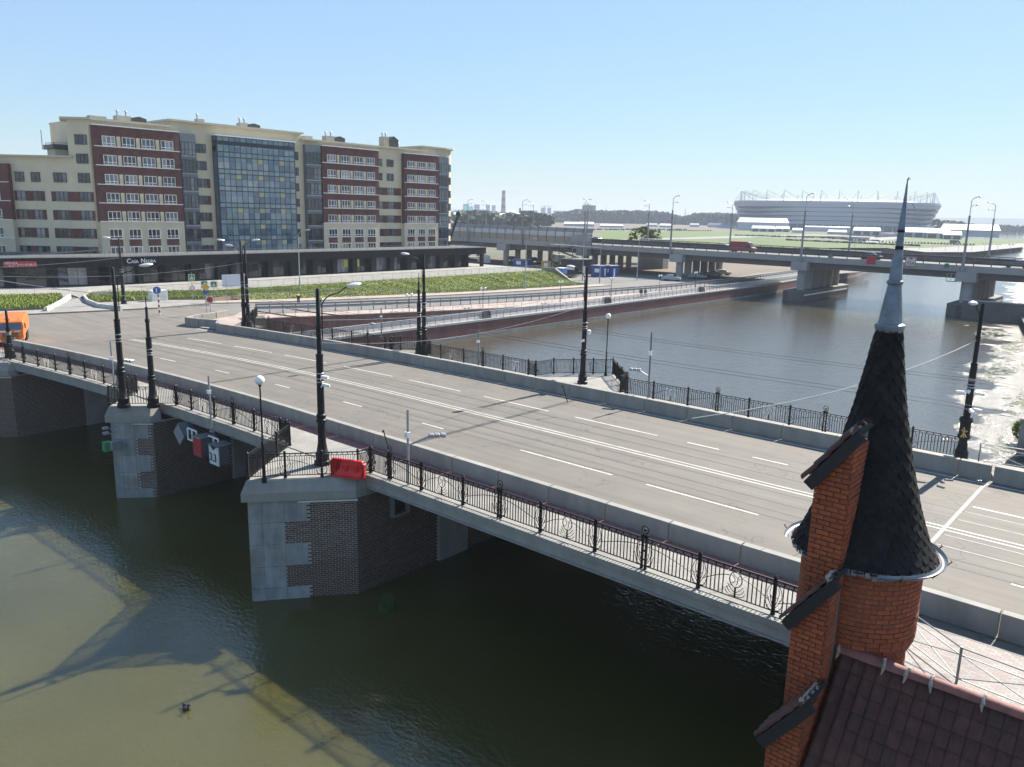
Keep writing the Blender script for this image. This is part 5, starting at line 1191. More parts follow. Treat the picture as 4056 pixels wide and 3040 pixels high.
# tall grey street lamps on the embankment
def glamp(x, y, ty, lab, z=None, arm=(1.6, .8)):
    z = z if z else 4.0; p = None
    for _ in range(6): p = at(x, y, z); z = zr(p.y)+.1 if p.x > -101 else 5.6 if p.x < -108 else zr(p.y)+.3
    h = 8.6; t = thing('street_lamp', (p.x, p.y, z), lab, 'street lamp', 'tall grey street lamps on the embankment')
    MB().lathe([(.14,0),(.13,1.6),(.09,1.7),(.055,h)], (p.x,p.y,z), 8).build('pole', galv, t, smooth=True)
    b = Vector((p.x,p.y,z)); d = Vector((arm[0],arm[1],0)); MB().tube([b+Vector((0,0,h)), b+d*.25+Vector((0,0,h+.45)), b+d*.6+Vector((0,0,h+.65)), b+d+Vector((0,0,h+.7))], .035, 5).build('arm', galv, t)
    e = b+d+Vector((0,0,h+.7)); MB().cbox(e-d.normalized()*.1, d, (-d.y,d.x,0), (0,0,1), .55, .2, .1).build('lamp_head', silver, t)
glamp(648, 630, 480, 'tall grey street lamp beside the stooping worker in the yellow vest')
glamp(1134, 625, 521, 'tall grey street lamp on the verge below the middle of the grass bank')
glamp(1258, 607.5, 498, 'tall grey street lamp at the end of the grass bank by the blue box')
glamp(1295, 612, 512, 'tall grey street lamp before the blue site cabins')
glamp(1376, 604.5, 505, 'tall grey street lamp standing in the viaduct shade')
# ------------------------------------------------------------------ traffic signs
def sign_plate(t, p, shape, w, col, name='plate', h=None):
    # faces the camera side: normal toward -p
    n_ = Vector((-p.x, -p.y, 0)).normalized(); s_ = Vector((-n_.y, n_.x, 0)); h = h or w; up = Vector((0,0,1)); mt = mat('sign_'+name+str(col), col, .45, 0)
    if shape == 'sq': P = [(-w/2,-h/2),(w/2,-h/2),(w/2,h/2),(-w/2,h/2)]
    elif shape == 'di': P = [(0,-w*.7),(w*.7,0),(0,w*.7),(-w*.7,0)]
    elif shape == 'tr': P = [(-w/2,h*.4),(0,-h*.5),(w/2,h*.4)]
    elif shape == 'tu': P = [(-w/2,-h*.4),(w/2,-h*.4),(0,h*.5)]
    else: P = [(w/2*math.cos(a*math.pi/8), w/2*math.sin(a*math.pi/8)) for a in range(16)]
    f = [p+s_*a+up*b for a, b in P]; k_ = len(f); m = MB().add([q+n_*.02 for q in f]+[q-n_*.01 for q in f], [tuple(range(k_)), tuple(range(2*k_-1,k_-1,-1))]+[(i, k_+i, k_+(i+1) % k_, (i+1) % k_) for i in range(k_)]); m.build(name, mt, t)
def sgn(x, y, z, h, lab, plates):
    h *= .88; plates = [(a*.88, b_, c_*.8, d, e) for a, b_, c_, d, e in plates]
    b = at(x, y, z); t = thing('road_sign', b, lab, 'traffic sign'); MB().tube([b, b+Vector((0,0,h))], .035, 6).build('post', galv, t)
    n_ = Vector((-b.x, -b.y, 0)).normalized()
    for dz, sh, w_, col, k_ in plates: sign_plate(t, b+Vector((0,0,dz))+n_*(.05+.025*k_), sh, w_, col, 'plate')
YG = (.55,.75,.05); BL = (.03,.12,.42); WH = (.75,.75,.75); RE = (.5,.03,.03); YE = (.75,.42,.03); BKc = (.02,.02,.02)
ped = lambda z: [(z,'sq',.95,YG,0),(z,'sq',.72,BL,1),(z-.02,'tu',.58,WH,2),(z-.08,'sq',.12,BKc,3)]
sgn(447, 678, 5.9, 3.6, 'yellow diamond priority sign above a blue round sign near the parapet end', [(3.3,'di',.95,WH,0),(3.3,'di',.72,YE,1),(2.75,'ro',.75,BL,0)])
sgn(455, 680, 5.9, 2.6, 'round no entry sign backed by a white arrow board near the parapet end', [(1.85,'ro',.8,RE,0),(1.85,'sq',.85,WH,-1),(1.9,'sq',.1,BKc,1)])
sgn(444, 660, 5.8, 3.3, 'square pedestrian crossing sign on yellow green backing beside the diamond sign', ped(2.9))
sgn(464, 655, 5.8, 3.2, 'pedestrian crossing sign facing the side street left of the twin poles', ped(2.6))
sgn(417, 652, 5.8, 4.1, 'pedestrian crossing sign above a round no entry sign at the grass bank', ped(3.4)+[(1.9,'ro',.75,RE,0),(1.9,'sq',.5,WH,1)])
b = at(345, 681.5, 5.8); t = thing('road_sign', b, 'blue round arrow sign on a red and white striped post', 'traffic sign')
for k_ in range(8): MB().tube([b+Vector((0,0,.28*k_)), b+Vector((0,0,.28*(k_+1)))], .10, 6).build('post_band', mat('band_red', (.4,.04,.04), .5, 0) if k_ % 2 else whitemat, t)
sign_plate(t, b+Vector((0,-.12,2.7)), 'ro', .8, BL); sign_plate(t, b+Vector((0,-.16,2.7)), 'sq', .12, WH, 'arrow', .45)
b = at(510, 656, 5.7); t = thing('billboard', b, 'blank white board on thin legs standing on the grass bank', 'board')
m = MB()
for s in (-1.2, 1.2): m.tube([b+Vector((0,s,0)), b+Vector((0,s,3.4))], .04, 5)
m.build('legs', galv, t); MB().box(b.x-.03, b.x+.03, b.y-1.7, b.y+1.7, b.z+2.1, b.z+3.6).build('board', mat('board_white', (.55,.56,.6), .5, .05), t)
b = at(342, 652, 5.8); tag(MB().box(b.x-.5,b.x+.5,b.y-1.0,b.y+1.0,5.8,7.2).build('utility_box', mat('box_white', (.62,.62,.6), .5, .08), None, b, bev=.04), 'white utility cabinet by the grass beside the striped sign post', 'cabinet')
sgn(427*2-15, 641, 4.6, 3.0, 'grey back of a road sign on the pavement fence right of the workers', [(2.8,'di',.5,(.4,.4,.4),0)]) if 0 else None
# ------------------------------------------------------------------ orange truck
tk = at(-3, 750, 5.8); ko = mat('truck_orange', (.70,.17,.02), .35, .05, 1, spec=.6)
fd = Vector((.93,-.36,0)).normalized(); sdv = Vector((-fd.y, fd.x, 0)); tp0 = tk.copy()
T_ = thing('orange_truck', tp0, 'orange cab-over utility truck at the left edge of the bridge road', 'truck')
def tb(x0, x1, y0, y1, z0, z1, name, mt, bev=0): return MB().obox(tp0+fd*x0+sdv*y0+Vector((0,0,z0)), fd*(x1-x0), sdv*(y1-y0), Vector((0,0,z1-z0))).build(name, mt, T_, bev=bev)
prof = [(-1.15,.75),(1.0,.75),(1.08,1.2),(1.0,1.7),(.72,2.6),(.5,2.72),(-1.15,2.72)]
vs = [tp0+fd*a+sdv*y_+Vector((0,0,b)) for y_ in (-.05, 2.4) for a, b in prof]; k7 = len(prof)
MB().add(vs, [tuple(range(k7)), tuple(range(2*k7-1,k7-1,-1))]+[(i, k7+i, k7+(i+1) % k7, (i+1) % k7) for i in range(k7)]).build('cab', ko, T_, bev=.05)
fz = lambda z: 1.0-(z-1.75)*.28
w0 = tp0+Vector((0,0,1.85)); MB().add([w0+fd*(fz(1.85)+.015)+sdv*.12, w0+fd*(fz(1.85)+.015)+sdv*2.23, w0+fd*(fz(2.5)+.02)+sdv*2.15+Vector((0,0,.65)), w0+fd*(fz(2.5)+.02)+sdv*.2+Vector((0,0,.65))], [(0,1,2,3)]).build('windscreen', GL[2], T_)
tb(-.7, .35, -.075, -.05, 1.8, 2.5, 'side_window', GL[0]); tb(-.9, .6, -.07, -.055, 1.0, 1.7, 'door', ko); tb(-.35, .15, -.09, -.07, 1.05, 1.55, 'white_notice', whitemat)
T_.scale = (.8, .8, .8)
for i in range(3): tb(1.08, 1.11, .5, 1.9, 1.15+.14*i, 1.22+.14*i, 'grille_bar', mat('grille_dark', (.10,.04,.02), .5, 0))
tb(1.05, 1.2, -.05, 2.4, .6, .95, 'bumper', ko, .03); tb(1.1, 1.45, .75, 1.65, .62, 1.1, 'front_hitch', mat('hitch_grey', (.10,.105,.09), .6, .2, 5), .05)
for y_ in (.1, 1.95): tb(1.19, 1.23, y_, y_+.32, .68, .88, 'headlight', mat('lens', (.6,.6,.55), .15, 0))
for y_ in (.15, 2.0): tb(1.07, 1.10, y_, y_+.22, 1.25, 1.35, 'indicator', mat('amber_lens', (.7,.3,.02), .2, 0))
tb(1.02, 1.05, .35, 1.35, 1.62, 1.74, 'white_plate', whitemat); tb(1.02, 1.05, 1.6, 2.15, 1.64, 1.72, 'white_plate', whitemat)
for y_ in (-.3, 2.5): tb(.75, .85, y_, y_+.12, 1.95, 2.45, 'mirror', blk, .02)
tb(-7.5, -1.3, -.05, 2.4, .95, 2.7, 'tank_body', ko, .15); tb(-7.5, .9, .4, 1.95, .55, .8, 'chassis', blk)
for x_ in (0, -4.4, -5.9):
    for y_ in (.0, 2.0): c_ = tp0+fd*x_+sdv*(y_+.17)+Vector((0,0,.52)); w_ = MB(); N=16; w_.add([c_+sdv*s_+fd*.52*math.cos(2*math.pi*i/N)+Vector((0,0,.52*math.sin(2*math.pi*i/N))) for s_ in (-.17,.17) for i in range(N)], [tuple(range(N)), tuple(range(2*N-1,N-1,-1))]+[(i, N+i, N+(i+1)%N, (i+1)%N) for i in range(N)]); w_.build('wheel', blk, T_)
for x_, y_ in ((.2,.4),(.2,1.2),(.2,2.0),(-.2,.8)): p = tp0+fd*x_+sdv*y_+Vector((0,0,2.72)); MB().lathe([(.07,0),(.07,.12),(.02,.16)], p, 8).build('beacon', mat('beacon_orange', (.7,.2,.02), .2, 0), T_)
# ------------------------------------------------------------------ cars
tyre = blk
def car(loc, rz, col, lab, cat='car', van=False, group=None, name='parked_car', L_=4.3, roofc=None):
    t = thing(name, loc, lab, cat, group); mt = mat('car_'+str(col), col, .25, 0, spec=.8); c, s = math.cos(rz), math.sin(rz); o = Vector(loc)
    tr = lambda x, y, z: o+Vector((x*c-y*s, x*s+y*c, z)); W_ = .88 if not van else 1.0
    if van: pr_ = [(-L_/2,.35),(-L_/2,2.3),(-L_/2+.1,2.45),(L_/2-1.9,2.45),(L_/2-1.4,2.3),(L_/2-.85,1.35),(L_/2-.1,1.05),(L_/2,.8),(L_/2,.35)]
    else: pr_ = [(-L_/2,.35),(-L_/2,.85),(-L_/2+.25,.98),(-L_/2+.55,1.02),(-L_/2+1.05,1.42),(.25,1.46),(L_/2-1.25,1.0),(L_/2-.3,.85),(L_/2,.6),(L_/2,.35)]
    k_ = len(pr_); m = MB(); vs = []
    for y in (-W_, W_):
        for x, z in pr_: vs.append(tr(x, y*(.86 if z > 1.1 else 1), z))
    m.add(vs, [tuple(range(k_)), tuple(range(2*k_-1, k_-1, -1))]+[(i, k_+i, k_+(i+1) % k_, (i+1) % k_) for i in range(k_)]); m.build('body', mt, t, bev=.04)
    g = MB()
    if van: g.add([tr(L_/2-1.38,-.8,2.22), tr(L_/2-1.38,.8,2.22), tr(L_/2-.84,.9,1.38), tr(L_/2-.84,-.9,1.38)], [(0,1,2,3)]); g.v = [tuple(Vector(v)+Vector((c*.03, s*.03, .02))) for v in g.v]
    else:
        for y in (-1, 1): g.add([tr(-L_/2+.75, y*.875, 1.02), tr(L_/2-1.3, y*.875, 1.0), tr(.25, y*.77, 1.42), tr(-L_/2+1.1, y*.77, 1.39)], [(0,1,2,3) if y < 0 else (3,2,1,0)])
        g.add([tr(.32,-.7,1.44), tr(.32,.7,1.44), tr(L_/2-1.22,.8,1.02), tr(L_/2-1.22,-.8,1.02)], [(3,2,1,0)]); g.add([tr(-L_/2+.58,-.75,1.04), tr(-L_/2+.58,.75,1.04), tr(-L_/2+1.03,.68,1.42), tr(-L_/2+1.03,-.68,1.42)], [(3,2,1,0)])
    if van:
        for y in (-1, 1): g.add([tr(L_/2-2.0, y*1.01, 1.35), tr(L_/2-1.0, y*1.01, 1.35), tr(L_/2-1.45, y*.9, 2.2), tr(L_/2-2.0, y*.9, 2.2)], [(0,1,2,3)])
    g.build('glazing', GL[0], t)
    for x in (-L_/2+.8, L_/2-.85):
        for y in (-1, 1):
            w = MB(); N = 12; w.add([tr(x+.32*math.cos(2*math.pi*i/N), y*(W_-.16)+yy, .32+.32*math.sin(2*math.pi*i/N)) for yy in (-.12, .17*1) for i in range(N)], [tuple(range(N)), tuple(range(2*N-1,N-1,-1))]+[(i, N+i, N+(i+1) % N, (i+1) % N) for i in range(N)]); w.build('wheel', tyre, t)
    return t
# ------------------------------------------------------------------ people
def person(loc, rz, lab, shirt, legs, pose='walk', vest=None):
    t = thing('person', loc, lab, 'person'); 
    J = {'pel':(0,0,.95),'che':(0,0,1.3),'nec':(0,0,1.5),'hed':(0.02,0,1.68),'lh':(0,.1,.9),'lk':(.12,.1,.5),'lf':(.02,.1,.06),'lt':(.16,.1,.04),'rh':(0,-.1,.9),'rk':(-.02,-.1,.5),'rf':(-.22,-.1,.1),'rt':(-.1,-.1,.03),'ls':(0,.2,1.42),'le':(-.05,.25,1.15),'lw':(.08,.26,.92),'rs':(0,-.2,1.42),'re':(.02,-.25,1.15),'rw':(.14,-.24,.95)}
    if pose == 'bend': J.update({'che':(.3,0,1.12),'nec':(.5,0,1.12),'hed':(.68,0,1.06),'ls':(.45,.2,1.08),'le':(.5,.24,.8),'lw':(.6,.22,.5),'rs':(.45,-.2,1.08),'re':(.5,-.24,.8),'rw':(.6,-.22,.5),'lk':(.05,.1,.5),'lf':(-.02,.1,.06),'rk':(.03,-.1,.5),'rf':(-.02,-.1,.06),'rt':(.12,-.1,.03)})
    E_ = [('pel','che'),('che','nec'),('nec','hed'),('pel','lh'),('lh','lk'),('lk','lf'),('lf','lt'),('pel','rh'),('rh','rk'),('rk','rf'),('rf','rt'),('che','ls'),('ls','le'),('le','lw'),('che','rs'),('rs','re'),('re','rw')]
    RAD = {'pel':.15,'che':.17,'nec':.06,'hed':.11,'lh':.1,'lk':.065,'lf':.045,'lt':.035,'rh':.1,'rk':.065,'rf':.045,'rt':.035,'ls':.07,'le':.05,'lw':.035,'rs':.07,'re':.05,'rw':.035}
    c, s = math.cos(rz), math.sin(rz)
    def skin(name, keys, mt, k_=1., add=0.):
        ks = list(keys); me = bpy.data.meshes.new(name); bm = bmesh.new(); ly = bm.verts.layers.skin.verify(); vv = {}
        for i, q in enumerate(ks):
            v = bm.verts.new((J[q][0]*c-J[q][1]*s, J[q][0]*s+J[q][1]*c, J[q][2])); r_ = RAD[q]*k_+add; v[ly].radius = (r_, r_); v[ly].use_root = (q == 'pel'); vv[q] = v
        for a, b in E_:
            if a in vv and b in vv: bm.edges.new((vv[a], vv[b]))
        bm.to_mesh(me); bm.free(); me.materials.append(mt)
        o = bpy.data.objects.new(name, me); link(o, t); o.modifiers.new('skin', 'SKIN')
        o.modifiers.new('sub', 'SUBSURF').levels = 1; md2 = o.modifiers['sub']; md2.render_levels = 1; return o
    def ensure(me): pass
    skin('body', ['pel','che','nec','hed','lh','lk','lf','lt','rh','rk','rf','rt','ls','le','lw','rs','re','rw'], mat('skin_tone', (.42,.25,.18), .6, 0))
    skin('top', ['che','pel','ls','le','rs','re'], mat('cloth'+str(shirt), shirt, .9, .1), 1.18, .025); skin('trousers', ['pel','lh','lk','lf','rh','rk','rf'], mat('cloth'+str(legs), legs, .9, .1), 1.18, .025)
    hx = J['hed']; MB().ball((loc[0]+hx[0]*c-hx[1]*s, loc[1]+hx[0]*s+hx[1]*c, loc[2]+hx[2]+.05), .115, 8).build('hair', mat('dark_hair', (.03,.02,.015), .8, 0), t, smooth=True)

pA = atx(1385, 636, -78.6); pA.z = 2.62; person(tuple(pA), 1.6, 'walker in dark clothes on the left of the pair on the promenade', (.03,.03,.035), (.02,.02,.03))
pB = atx(1394, 638, -78.0); pB.z = 2.62; person(tuple(pB), 1.6, 'walker in grey top on the right of the pair on the promenade', (.12,.13,.16), (.03,.03,.04))
pC = at(645, 654, 5.1); pC.z = zr(pC.y)+.05; person(tuple(pC), 2.9, 'road worker in yellow vest stooping at the kerb below the grass bank', (.62,.85,.03), (.05,.05,.04), 'bend')
pD = at(691, 667, 4.9); pD.z = zr(pD.y); person(tuple(pD), 2.6, 'second road worker in yellow vest half hidden behind the near lamp pole', (.62,.85,.03), (.05,.05,.04), 'walk')

rust = mat('rusty_steel', (.12,.045,.022), .85, .3, 4)
zz7 = lambda x, y: ((700+x/3.16)/K, (1050+y/3.16)/K)
for a_, b_, lab in (((940,568),(1780,680),'long rusty steel pipe sagging over the near end of the ramp pit'),((1300,530),(2150,645),'second rusty steel pipe lying behind the first over the ramp pit')):
    p0 = at(*zz7(*a_), 5.9); p1 = at(*zz7(*b_), 5.6); tag(MB().tube([p0, p0.lerp(p1, .5)-Vector((0,0,.1)), p1], .07, 6).build('rusty_pipe', rust, None, p0), lab, 'pipe')
    for k_ in (.1, .5, .9): pass
# ------------------------------------------------------------------ viaduct
VY0, VY1, VZ = 170., 193., 9.6
viad = thing('viaduct', (-66.6, 180, 0), 'long concrete road viaduct crossing the river and the park beyond', 'viaduct')
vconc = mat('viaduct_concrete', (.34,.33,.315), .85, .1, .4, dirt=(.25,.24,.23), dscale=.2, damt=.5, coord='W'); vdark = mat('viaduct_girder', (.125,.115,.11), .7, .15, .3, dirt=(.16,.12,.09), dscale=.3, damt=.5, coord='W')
vx0, vx1 = -330, 140
vz = lambda x: VZ+(x+66)*-.006 if x > -66 else VZ+(-66-x)*.004
def vband(y0, y1, z0, z1, name, mt, step=12, xa=vx0, xb=vx1):
    n_ = int((xb-xa)/step); m = MB()
    for i in range(n_+1):
        x = xa+(xb-xa)*i/n_; z = vz(x); m.v += [(x,y0,z+z0),(x,y1,z+z0),(x,y1,z+z1),(x,y0,z+z1)]
    for i in range(n_): m.f += [(4*i+k_, 4*i+(k_+1) % 4, 4*i+4+(k_+1) % 4, 4*i+4+k_) for k_ in range(4)]
    m.f += [(3,2,1,0), (4*n_, 4*n_+1, 4*n_+2, 4*n_+3)]
    return m.build(name, mt, viad)
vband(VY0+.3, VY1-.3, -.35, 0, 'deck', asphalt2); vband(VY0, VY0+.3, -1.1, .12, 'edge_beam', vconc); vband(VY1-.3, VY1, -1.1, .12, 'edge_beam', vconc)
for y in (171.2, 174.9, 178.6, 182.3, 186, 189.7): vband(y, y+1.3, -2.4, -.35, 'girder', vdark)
# edge rails
rmt = mat('viaduct_rail', (.10,.095,.09), .6, .15, .4, coord='W'); 
m = MB().box(0,1,-.04,.04,.55,.80).box(0,1,-.04,.04,.95,1.12); vr1 = mesh_of(m, 'barrier_rail', rmt); vr2 = mesh_of(MB().box(-.08,.08,-.08,.08,0,1.12), 'barrier_post', rmt)
for yy, lab, s_ in ((VY0+.2, 'front barrier rail of the viaduct', 1), (VY1-.2, 'rear barrier rail of the viaduct', 1)):
    t = thing('viaduct_railing', (-60, yy, 10), lab, 'railing', 'viaduct railings'); x = -118.
    while x < 60:
        z = vz(x)+.12; o = part(vr2, 'barrier_post', t, (x, yy, z)); o = part(vr1, 'barrier_rail', t, (x, yy, z), 0, 2.9); o.rotation_euler = (0, .006 if x > -66 else .004, 0); x += 2.9
# dark inner barrier between the carriageways
tb_ = thing('median_barrier', (-60, 181.5, 10), 'dark median barrier running between the carriageways of the viaduct', 'barrier')
for i in range(-20, 7): x = i*9.; MB().obox((x, 181.3, vz(x)), (8.9, 0, vz(x+9)-vz(x)), (0,.35,0), (0,0,1.25)).build('barrier_block', mat('dark_barrier', (.055,.053,.05), .8, .2, 1, coord='W'), tb_)
# piers
colm = mat('column_concrete', (.36,.345,.33), .85, .08, .3, dirt=(.26,.25,.24), dscale=.2, damt=.5, coord='W')
def vpier(x, zb, wet=False, lab='', r=.88, n_=6, foot=True):
    t = thing('viaduct_pier', (x, 182, zb), lab, 'viaduct pier', 'viaduct piers'); z = vz(x)
    MB().box(x-1.3, x+1.3, VY0-.7, VY1+.3, z-2.9, z-2.4).build('crosshead', colm, t)
    MB().box(x-1.7, x+1.7, VY0-.9, VY0+1.3, z-2.9, z-1.1).build('bearing_block', colm, t)
    for i in range(n_): y = VY0+1.3+i*(VY1-VY0-2.6)/(n_-1); MB().lathe([(r,zb),(r,z-2.9)], (x,y,0), 16).build('column', colm, t, smooth=True)
    if wet:
        MB().prism([(x, VY0-5.2),(x+2.2,VY0-2.6),(x+2.2,VY1+2),(x,VY1+4.5),(x-2.2,VY1+2),(x-2.2,VY0-2.6)], -1, 2.5).build('pier_footing', mat('wet_concrete', (.12,.11,.10), .8, .2, .5, coord='W'), t)
        MB().box(x+2.21, x+2.25, VY0-2.0, VY1+1, 1.5, 1.8).build('white_stripe', whitemat, t)
vpier(-66.6, 2.4, True, 'viaduct pier standing in the river nearest the red quay'); vpier(-34.7, 2.4, True, 'viaduct pier at the right shore above the muddy bank', 1.05)
vpier(-96.3, 2.9, False, 'viaduct column row on land beside the parked cars'); vpier(-124, 2.9, False, 'viaduct column row behind the blue site cabins', .8); vpier(-152, 3, False, 'brown viaduct column row left of the stair tower', .8, 5); vpier(-182, 3, False, 'viaduct column row beside the corner of the shop podium', .8, 5); vpier(-3, 1, False, 'viaduct column row at the far right edge')
wl_ = thing('bank_wall', (-10, 165, 0), 'low dark bank wall running right from the right shore pier', 'wall'); MB().box(-33.4, 40, 163.3, 164.3, -.5, 3.6).build('wall', mat('wet_concrete', (.12,.11,.10), .8, .2, .5, coord='W'), wl_); MB().box(-33.4, 40, 163.2, 164.4, 3.6, 3.75).build('coping', vconc, wl_)
# service balcony, signs on the viaduct
m = MB(); 
for a_ in (-37.9,-37.2,-36.5): m.tube([(a_,169.2,vz(-35)-2.9),(a_,169.2,vz(-35)-1.5)], .05, 4)
m.tube([(-37.9,169.2,vz(-35)-1.5),(-36.3,169.2,vz(-35)-1.5)], .05, 4); m.box(-38,-36.3,169.1,170.2,vz(-35)-3,vz(-35)-2.9); m.build('service_balcony', galv, viad)
def vsign(x, y, w, h, col, lab, txt=None, frame=None):
    p = aty(x, y, VY0-.12); t = thing('navigation_sign', p, lab, 'sign'); MB().box(p.x-w/2, p.x+w/2, VY0-.12, VY0-.06, p.z-h/2, p.z+h/2).build('board', col, t)
    if frame: 
        for (a, b, c_, d) in ((-w/2,w/2,h/2-.12,h/2),(-w/2,w/2,-h/2,-h/2+.12),(-w/2,-w/2+.12,-h/2,h/2),(w/2-.12,w/2,-h/2,h/2)): MB().box(p.x+a, p.x+b, VY0-.16, VY0-.13, p.z+c_, p.z+d).build('border', frame, t)
    MB().box(p.x-.1, p.x+.1, VY0-.06, VY0-.01, p.z-.1, p.z+.3).build('bracket', galv, t)
    if txt: text_part(txt, h*.5, (p.x, VY0-.14, p.z-h*.34), (1,0,0), (0,0,1), blk, t, depth=.01, align='CENTER', squeeze=.95); MB().add([(p.x-.45,VY0-.145,p.z+h*.42),(p.x,VY0-.145,p.z+h*.2),(p.x+.45,VY0-.145,p.z+h*.38)], [(0,1,2)]).build('notch_mark', mat('notch', (.1,.09,.2), .5, 0), t)
sr = mat('nav_red', (.42,.03,.035), .5, .08, 3)
vsign(1881.5, 562.5, 1.7, 1.6, sr, 'square red navigation sign hanging on the viaduct edge beam'); vsign(1967, 566, 2.0, 1.9, whs, 'white 754 clearance sign with dark red border on the viaduct', '754', sr)
sg = mat('nav_green', (.06,.20,.10), .5, .1, 3); vsign(1716, 548.5, .0+1.0, 1.0, sg, 'small green square on the viaduct above the river pier') if 0 else None
vsign(1793, 553, .8, .8, sg, 'small green signal square on the viaduct left of the red sign'); vsign(2045, 574, .8, .8, sg, 'small green signal square on the viaduct right of the 754 sign')
# viaduct street lamps
pole_c = mat('lamp_mast_concrete', (.27,.265,.26), .8, .1, 1)
vl = None
def vlamp(x, y, z0, top, lab, s=1):
    global vl
    h = top-z0
    if vl is None:
        t = thing('viaduct_lamp', (0,0,0), lab, 'street lamp', 'tall street lamps along the viaduct')
        MB().lathe([(.30,-1.0),(.30,.8),(.24,1.0),(.17,9.4),(.2,9.45),(.2,9.6)], (0,0,0), 10).build('mast', pole_c, t, smooth=True)
        MB().tube([(0,0,9.5),(0,0,12.4),(.3,.2,12.8),(.9,.5,13.1)], .07, 6).tube([(0,0,11.2),(.3,.2,11.5),(.7,.4,11.6)], .05, 5).build('arm', galv, t, smooth=True)
        for p in ((.9,.5,13.1),(.7,.4,11.6)): MB().ball((p[0]+.25,p[1]+.1,p[2]), .33, 8, .5).build('lamp_head', silver, t, smooth=True)
        vl = t; t.location = (x, y, z0); t.rotation_euler = (0,0,0 if s > 0 else math.pi); t.scale = (1,1,h/13.2)
    else: o = copy_tree(vl, (x, y, z0), 0 if s > 0 else math.pi, lab); o.scale = (1,1,h/13.2)
for px, ty, lab in ((1447,422,'viaduct lamp in the front row above the land column row'),(1730,417,'viaduct lamp in the front row above the river pier'),(2082,424,'viaduct lamp in the front row above the right shore pier'),(1262,430,'viaduct lamp in the front row by the end of the noise barrier'),(1127,431,'viaduct lamp rising from the middle of the noise barrier'),(1010,430,'viaduct lamp at the noise barrier nearest the apartment block')):
    p = aty(px, 560 if px > 1300 else 530, VY0-.4); z0 = vz(p.x)-.2; q = aty(px, ty, VY0-.4); vlamp(p.x, VY0-.45, z0, q.z, lab)
for px, ty, lab in ((1403,433,'viaduct lamp in the rear row left of the grey roadside box'),(1583,436,'viaduct lamp in the rear row at the left end of the stadium'),(1845,431,'viaduct lamp in the rear row before the middle of the stadium'),(2152,437,'viaduct lamp in the rear row at the far right edge'),(1270,430,'viaduct lamp in the rear row paired at the noise barrier end'),(1152,435,'viaduct lamp in the rear row behind the noise barrier'),(1050,434,'viaduct lamp in the rear row near the striped chimney')):
    q = aty(px, ty, VY1+.3); vlamp(q.x, VY1+.45, vz(q.x)-.2, q.z, lab, -1)
# noise barrier
nb_ = thing('noise_barrier', (-160, VY0, 10), 'beige noise barrier with curved top and a clear strip on the left viaduct', 'noise barrier')
beige = mat('barrier_beige', (.30,.265,.21), .8, .06, .5); topg = mat('barrier_top', (.25,.24,.22), .7, .06); clear = mat('barrier_clear', (.42,.45,.48), .15, .1, 1)
pm1 = mesh_of(MB().box(0.05,2.95,-.05,.05,.0,1.75), 'lower_panel', beige); pm2 = mesh_of(MB().box(0.05,2.95,-.03,.03,1.78,2.75), 'clear_panel', clear)
pm3 = mesh_of(MB().add([(0.05,0,2.78),(2.95,0,2.78),(2.95,.25,3.4),(0.05,.25,3.4),(2.95,.7,3.9),(0.05,.7,3.9),(0.05,.08,2.78),(2.95,.08,2.78),(2.95,.33,3.4),(0.05,.33,3.4),(2.95,.74,3.85),(0.05,.74,3.85)], [(0,1,2,3),(3,2,4,5),(7,6,9,8),(8,9,11,10),(5,4,10,11)]), 'top_panel', topg); pm4 = mesh_of(MB().tube([(0,-.08,0),(0,-.08,2.8),(0,.17,3.4),(0,.66,3.95)], .085, 5), 'barrier_post', vdark)
i = 0
for i in range(34):
    x = -121.5-3*(i+1); z = vz(x)+.12
    for me, nm in ((pm1,'lower_panel'),(pm2,'clear_panel'),(pm3,'top_panel'),(pm4,'barrier_post')): part(me, nm, nb_, (x, VY0+.15, z))
part(pm4, 'barrier_post', nb_, (-121.5, VY0+.15, vz(-121.5)+.12)); MB().box(-127.5,-121.6,169.2,170.05,vz(-121)-1.2,vz(-121)+2.4).build('end_block', vconc, nb_)
# stair tower by the viaduct end
st = thing('stair_tower', (-124, 165, 3), 'grey open stair tower climbing to the viaduct beside the noise barrier end', 'stairs')
m = MB()
for k_ in range(4):
    z0 = 3+k_*1.7; m.obox((-129 if k_ % 2 else -122, 163+k_*.9, z0), ((7 if k_ % 2 else -7), 0, 1.7), (0,.8,0), (0,0,.25))
    m.tube([(-129 if k_ % 2 else -122, 163+k_*.9, z0+1.1), (-122 if k_ % 2 else -129, 163+k_*.9, z0+2.8)], .06, 4)
for x in (-129.5,-122):
    for y in (162.6, 166.8): m.tube([(x,y,2.8),(x,y,10)], .12, 5)
m.box(-130,-121,162.5,167,9.5,9.7); m.tube([(-130,162.5,10.7),(-114,162.5,10.7)], .06, 4); m.tube([(-130,162.5,10.2),(-114,162.5,10.2)], .05, 4)
for x in range(-130,-113,2): m.tube([(x,162.5,9.6),(x,162.5,10.7)], .05, 4)
m.box(-121,-114,162.5,164,9.3,9.6); m.build('stair_flights', mat('stair_grey', (.16,.165,.17), .6, .1), st)
